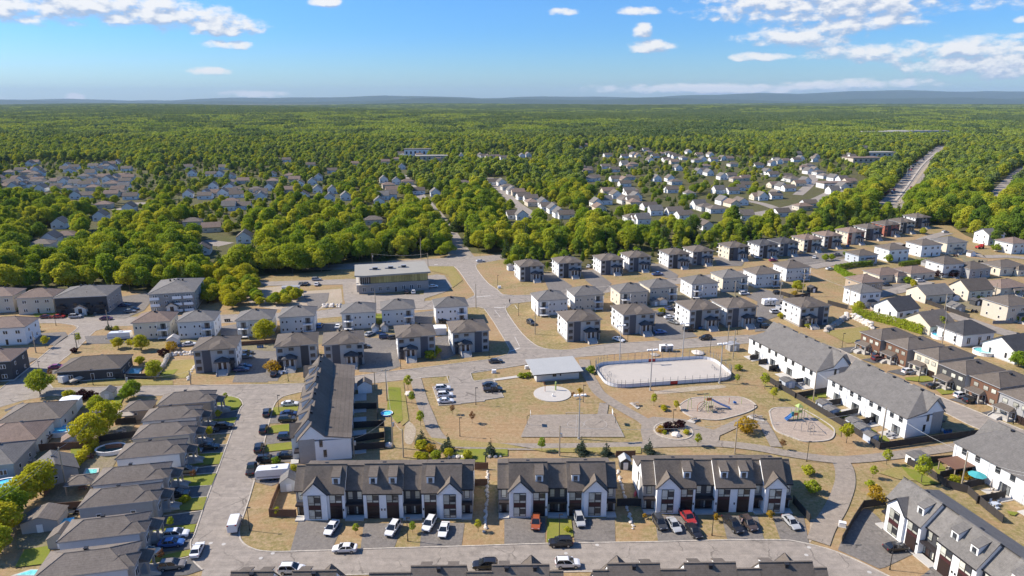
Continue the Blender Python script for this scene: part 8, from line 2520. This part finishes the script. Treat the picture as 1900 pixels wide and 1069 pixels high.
# shrubs and young trees at the left wood edge beside the gravel yard
for poly, n, s0, ks in [([(385, 505), (470, 500), (480, 530), (450, 575), (370, 570), (372, 545)], 60, 1.0, ('garden0', 'garden0', 'garden1')), ([(470, 500), (620, 478), (622, 505), (490, 513)], 34, .85, ('broad4', 'broad0', 'broad4', 'broad3')), ([(470, 555), (560, 545), (560, 565), (470, 572)], 18, .7, ('garden0', 'garden1')), ([(935, 478), (960, 470), (970, 490), (940, 497)], 8, .4, ('spruce0', 'broad4', 'broad0')), ([(820, 470), (840, 474), (836, 480), (812, 480)], 2, .5, ('broad4',)),
                        ([(1780, 420), (1800, 412), (1800, 430), (1770, 432)], 3, .8, ('broad0',)), ([(1690, 400), (1720, 400), (1760, 418), (1720, 420)], 8, .6, ('broad0', 'broad3')), ([(1850, 410), (1900, 405), (1905, 428), (1860, 425)], 6, .8, ('broad0', 'broad2'))]:
    k = 0
    while k < n:
        px, py = rt.uniform(min(p[0] for p in poly), max(p[0] for p in poly)), rt.uniform(min(p[1] for p in poly), max(p[1] for p in poly))
        if inside(poly, px, py):
            p = W('', px, py)
            near_t.append((p.x, p.y, s0 * rt.uniform(.75, 1.25), rt.choice(ks)))
            k += 1
# the trees that show largest stand as trees of their own
near_t.sort(key=lambda t: -(t[2] / math.hypot(t[0], t[1])) * (1 if abs(t[0]) < .77 * t[1] else 0))
WHERE = lambda px: 'behind the apartment blocks' if px < 380 else ('beside the gravel yard' if px < 625 else ('behind the glazed shop' if px < 850 else ('behind the upper street triplexes' if px < 1480 else 'at the wood edge by the last triplexes')))
KIND = {'g': 'low bushy tree crowding the wood', 'b': 'broadleaf tree crowding the wood', 't': 'slender tree crowding the wood', 's': 'dark spruce among the trees'}
for x, y, s, k in near_t[:300]:
    px, _ = to_px(x, y)
    lab = KIND[k[0]] + ' ' + WHERE(px)
    tree(k, (x, y), lab, (s * rt.uniform(.9, 1.1), s * rt.uniform(.9, 1.1), s * rt.uniform(.9, 1.12)), lab, 'tree', 'spruce' if k[0] == 's' else 'wood_tree')

lib = bpy.data.collections.new('tree_library')


def lib_obj(name, meshes):
    """one library mesh out of trunk and crown"""
    o = bpy.data.objects.new(name, meshes)
    lib_sub = bpy.data.collections.new(name)
    lib_sub.objects.link(o)
    return lib_sub


def pick_nodes(name, colls):
    """geometry nodes: set a library piece on each point, turned and scaled by its attributes"""
    ng = bpy.data.node_groups.new(name, 'GeometryNodeTree')
    ng.interface.new_socket('Geometry', in_out='INPUT', socket_type='NodeSocketGeometry')
    ng.interface.new_socket('Geometry', in_out='OUTPUT', socket_type='NodeSocketGeometry')
    n, l = ng.nodes, ng.links
    gi, go, j = n.new('NodeGroupInput'), n.new('NodeGroupOutput'), n.new('GeometryNodeJoinGeometry')
    at = {}
    for nm, ty in (('turn', 'FLOAT_VECTOR'), ('size', 'FLOAT_VECTOR'), ('pick', 'INT')):
        a = n.new('GeometryNodeInputNamedAttribute')
        a.data_type = ty
        a.inputs[0].default_value = nm
        at[nm] = a.outputs[0]
    for i, ob in enumerate(colls):
        cmp_ = n.new('FunctionNodeCompare')
        cmp_.data_type = 'INT'
        cmp_.operation = 'EQUAL'
        ia, ib = [s for s in cmp_.inputs if s.type == 'INT'][:2]
        l.new(at['pick'], ia)
        ib.default_value = i
        oi = n.new('GeometryNodeObjectInfo')
        oi.inputs['Object'].default_value = ob
        oi.inputs['As Instance'].default_value = True
        ip = n.new('GeometryNodeInstanceOnPoints')
        l.new(gi.outputs[0], ip.inputs['Points'])
        l.new(cmp_.outputs[0], ip.inputs['Selection'])
        l.new(oi.outputs['Geometry'], ip.inputs['Instance'])
        l.new(at['turn'], ip.inputs['Rotation'])
        l.new(at['size'], ip.inputs['Scale'])
        l.new(ip.outputs[0], j.inputs[0])
    l.new(j.outputs[0], go.inputs[0])
    return ng


def scatter(name, label, items, obs):
    """items: (x, y, z, sx, sz, index)"""
    me = bpy.data.meshes.new(name)
    me.from_pydata([(i[0], i[1], i[2]) for i in items], [], [])
    a = me.attributes.new('turn', 'FLOAT_VECTOR', 'POINT')
    a.data.foreach_set('vector', np.array([(0, 0, rt.uniform(0, 6.28)) for _ in items], np.float32).ravel())
    a = me.attributes.new('size', 'FLOAT_VECTOR', 'POINT')
    a.data.foreach_set('vector', np.array([(i[3], i[3], i[4]) for i in items], np.float32).ravel())
    a = me.attributes.new('pick', 'INT', 'POINT')
    a.data.foreach_set('value', np.array([i[5] for i in items], np.int32))
    o = link(name, me)
    md = o.modifiers.new('scatter', 'NODES')
    md.node_group = pick_nodes(name, obs)
    kind(o, 'stuff', label)
    return o


def merged(key):
    """trunk and crown of a kind of tree in one library object"""
    tr, cr = TREES[key]
    o = bpy.data.objects.new('library_' + key, cr)
    return o


keys = ['broad0', 'broad1', 'broad2', 'broad3', 'broad4', 'tall0', 'tall1', 'spruce0', 'spruce1', 'garden0', 'garden1']
obs = [merged(k) for k in keys]
scatter('woods', 'mixed green woods filling the ground behind the houses', [(x, y, 0, s * rt.uniform(.9, 1.1), s * rt.uniform(.9, 1.12), keys.index(k)) for x, y, s, k in near_t[300:]], obs)
mobs = []
for i, (R_, H_, n, lf, mt, kd) in enumerate([(4.9, 12, 1200, 1.25, 'far_green', 'round'), (5.2, 11.5, 1200, 1.25, 'leaf_green', 'round'), (4.6, 12.5, 1100, 1.25, 'far_dark', 'round'), (2.9, 13, 600, 1.05, 'needle', 'cone'), (5.0, 12, 1200, 1.25, 'far_green', 'round')]):
    mobs.append(bpy.data.objects.new('library_mid%d' % i, crown_mesh('crown', R_, H_, 1.2, n, lf, mt, 90 + i, 9, kd)))
mi = []
for x, y, s, k in mid_t:
    j = 3 if k[0] == 's' else (2 if k in ('broad2', 'tall1') else rt.choice((0, 1, 4)))
    mi.append((x, y, 0, s * rt.uniform(.9, 1.15), s * rt.uniform(.85, 1.15), j))
scatter('distant_woods', 'woods between and beyond the far districts', mi, mobs)
# beyond that the forest is set out in stands of trees
def stand(name, seed, mats, size, count, hts):
    r = np.random.default_rng(seed)
    P_, N_, mt = [], [], []
    for i in range(count):
        cx, cy = r.uniform(-size / 2, size / 2, 2)
        h = r.uniform(*hts)
        rad = r.uniform(3.6, 5.6)
        k = 64
        d = r.normal(0, 1, (k, 3))
        d[:, 2] = np.abs(d[:, 2]) * 1.1 - .15
        d /= np.linalg.norm(d, axis=1)[:, None]
        P_.append(np.array([cx, cy, h - rad * 1.05]) + d * np.array([rad, rad, rad * 1.05]) * r.uniform(.8, 1.08, (k, 1)))
        N_.append(d)
    return bpy.data.objects.new(name, leaf_mesh(name, np.vstack(P_), np.vstack(N_), 2.3, mats, seed))


fobs = [stand('library_stand%d' % i, 200 + i, m, 62, 62, (8, 14)) for i, m in enumerate(('far_green', 'far_green', 'far_dark', 'far_green', 'far_dark'))]
fi = []
Y = 1490.0
while Y < 10500:
    sp = 50 if Y < 4000 else 62
    X = -(.79 * Y + 60)
    while X < .79 * Y + 60:
        x, y = X + rt.uniform(-.3, .3) * sp, Y + rt.uniform(-.3, .3) * sp
        X += sp
        px, py = to_px(x, y)
        if 1500 < px < 1790 and 249 < py < 256:
            continue
        fn = math.sin(x * .0021 + 1.1 * math.sin(y * .0011)) + math.sin(y * .0019 + x * .0007 + 1) + .8 * math.sin(x * .0062 - y * .0041)
        dark = rt.random() < (.25 if fn < .2 else .88)
        s = rt.uniform(.95, 1.2) * (1 if sp == 50 else 1.15)
        fi.append((x, y, (12 * math.sin(x * .0013 + y * .0009) + 10) * max(0, min(1, (y - 1800) / 3500)), s, rt.uniform(.85, 1.3) * (1.15 if dark else 1), rt.choice((2, 4)) if dark else rt.choice((0, 1, 3))))
    Y += sp * .9
scatter('forest', 'unbroken forest stretching to the hills', fi, fobs)

# ------------------------------------------------------------------ haze
hz_m = bpy.data.materials.new('haze')
hz_m.use_nodes = True
ht = NT(hz_m.node_tree)
ht.n.clear()
ho = ht.add('ShaderNodeOutputMaterial')
hv = ht.add('ShaderNodeVolumePrincipled', {'Color': (.50, .68, .90, 1), 'Density': 2.8e-5, 'Anisotropy': 0.0})
ht.l.new(hv.outputs[0], ho.inputs['Volume'])
M['haze'] = hz_m
HAZE = kind(MB('haze').box(-33500, 33500, -600, 36000, -1.5, 640).put('haze'), 'stuff', 'thin pale blue haze over the whole plain')
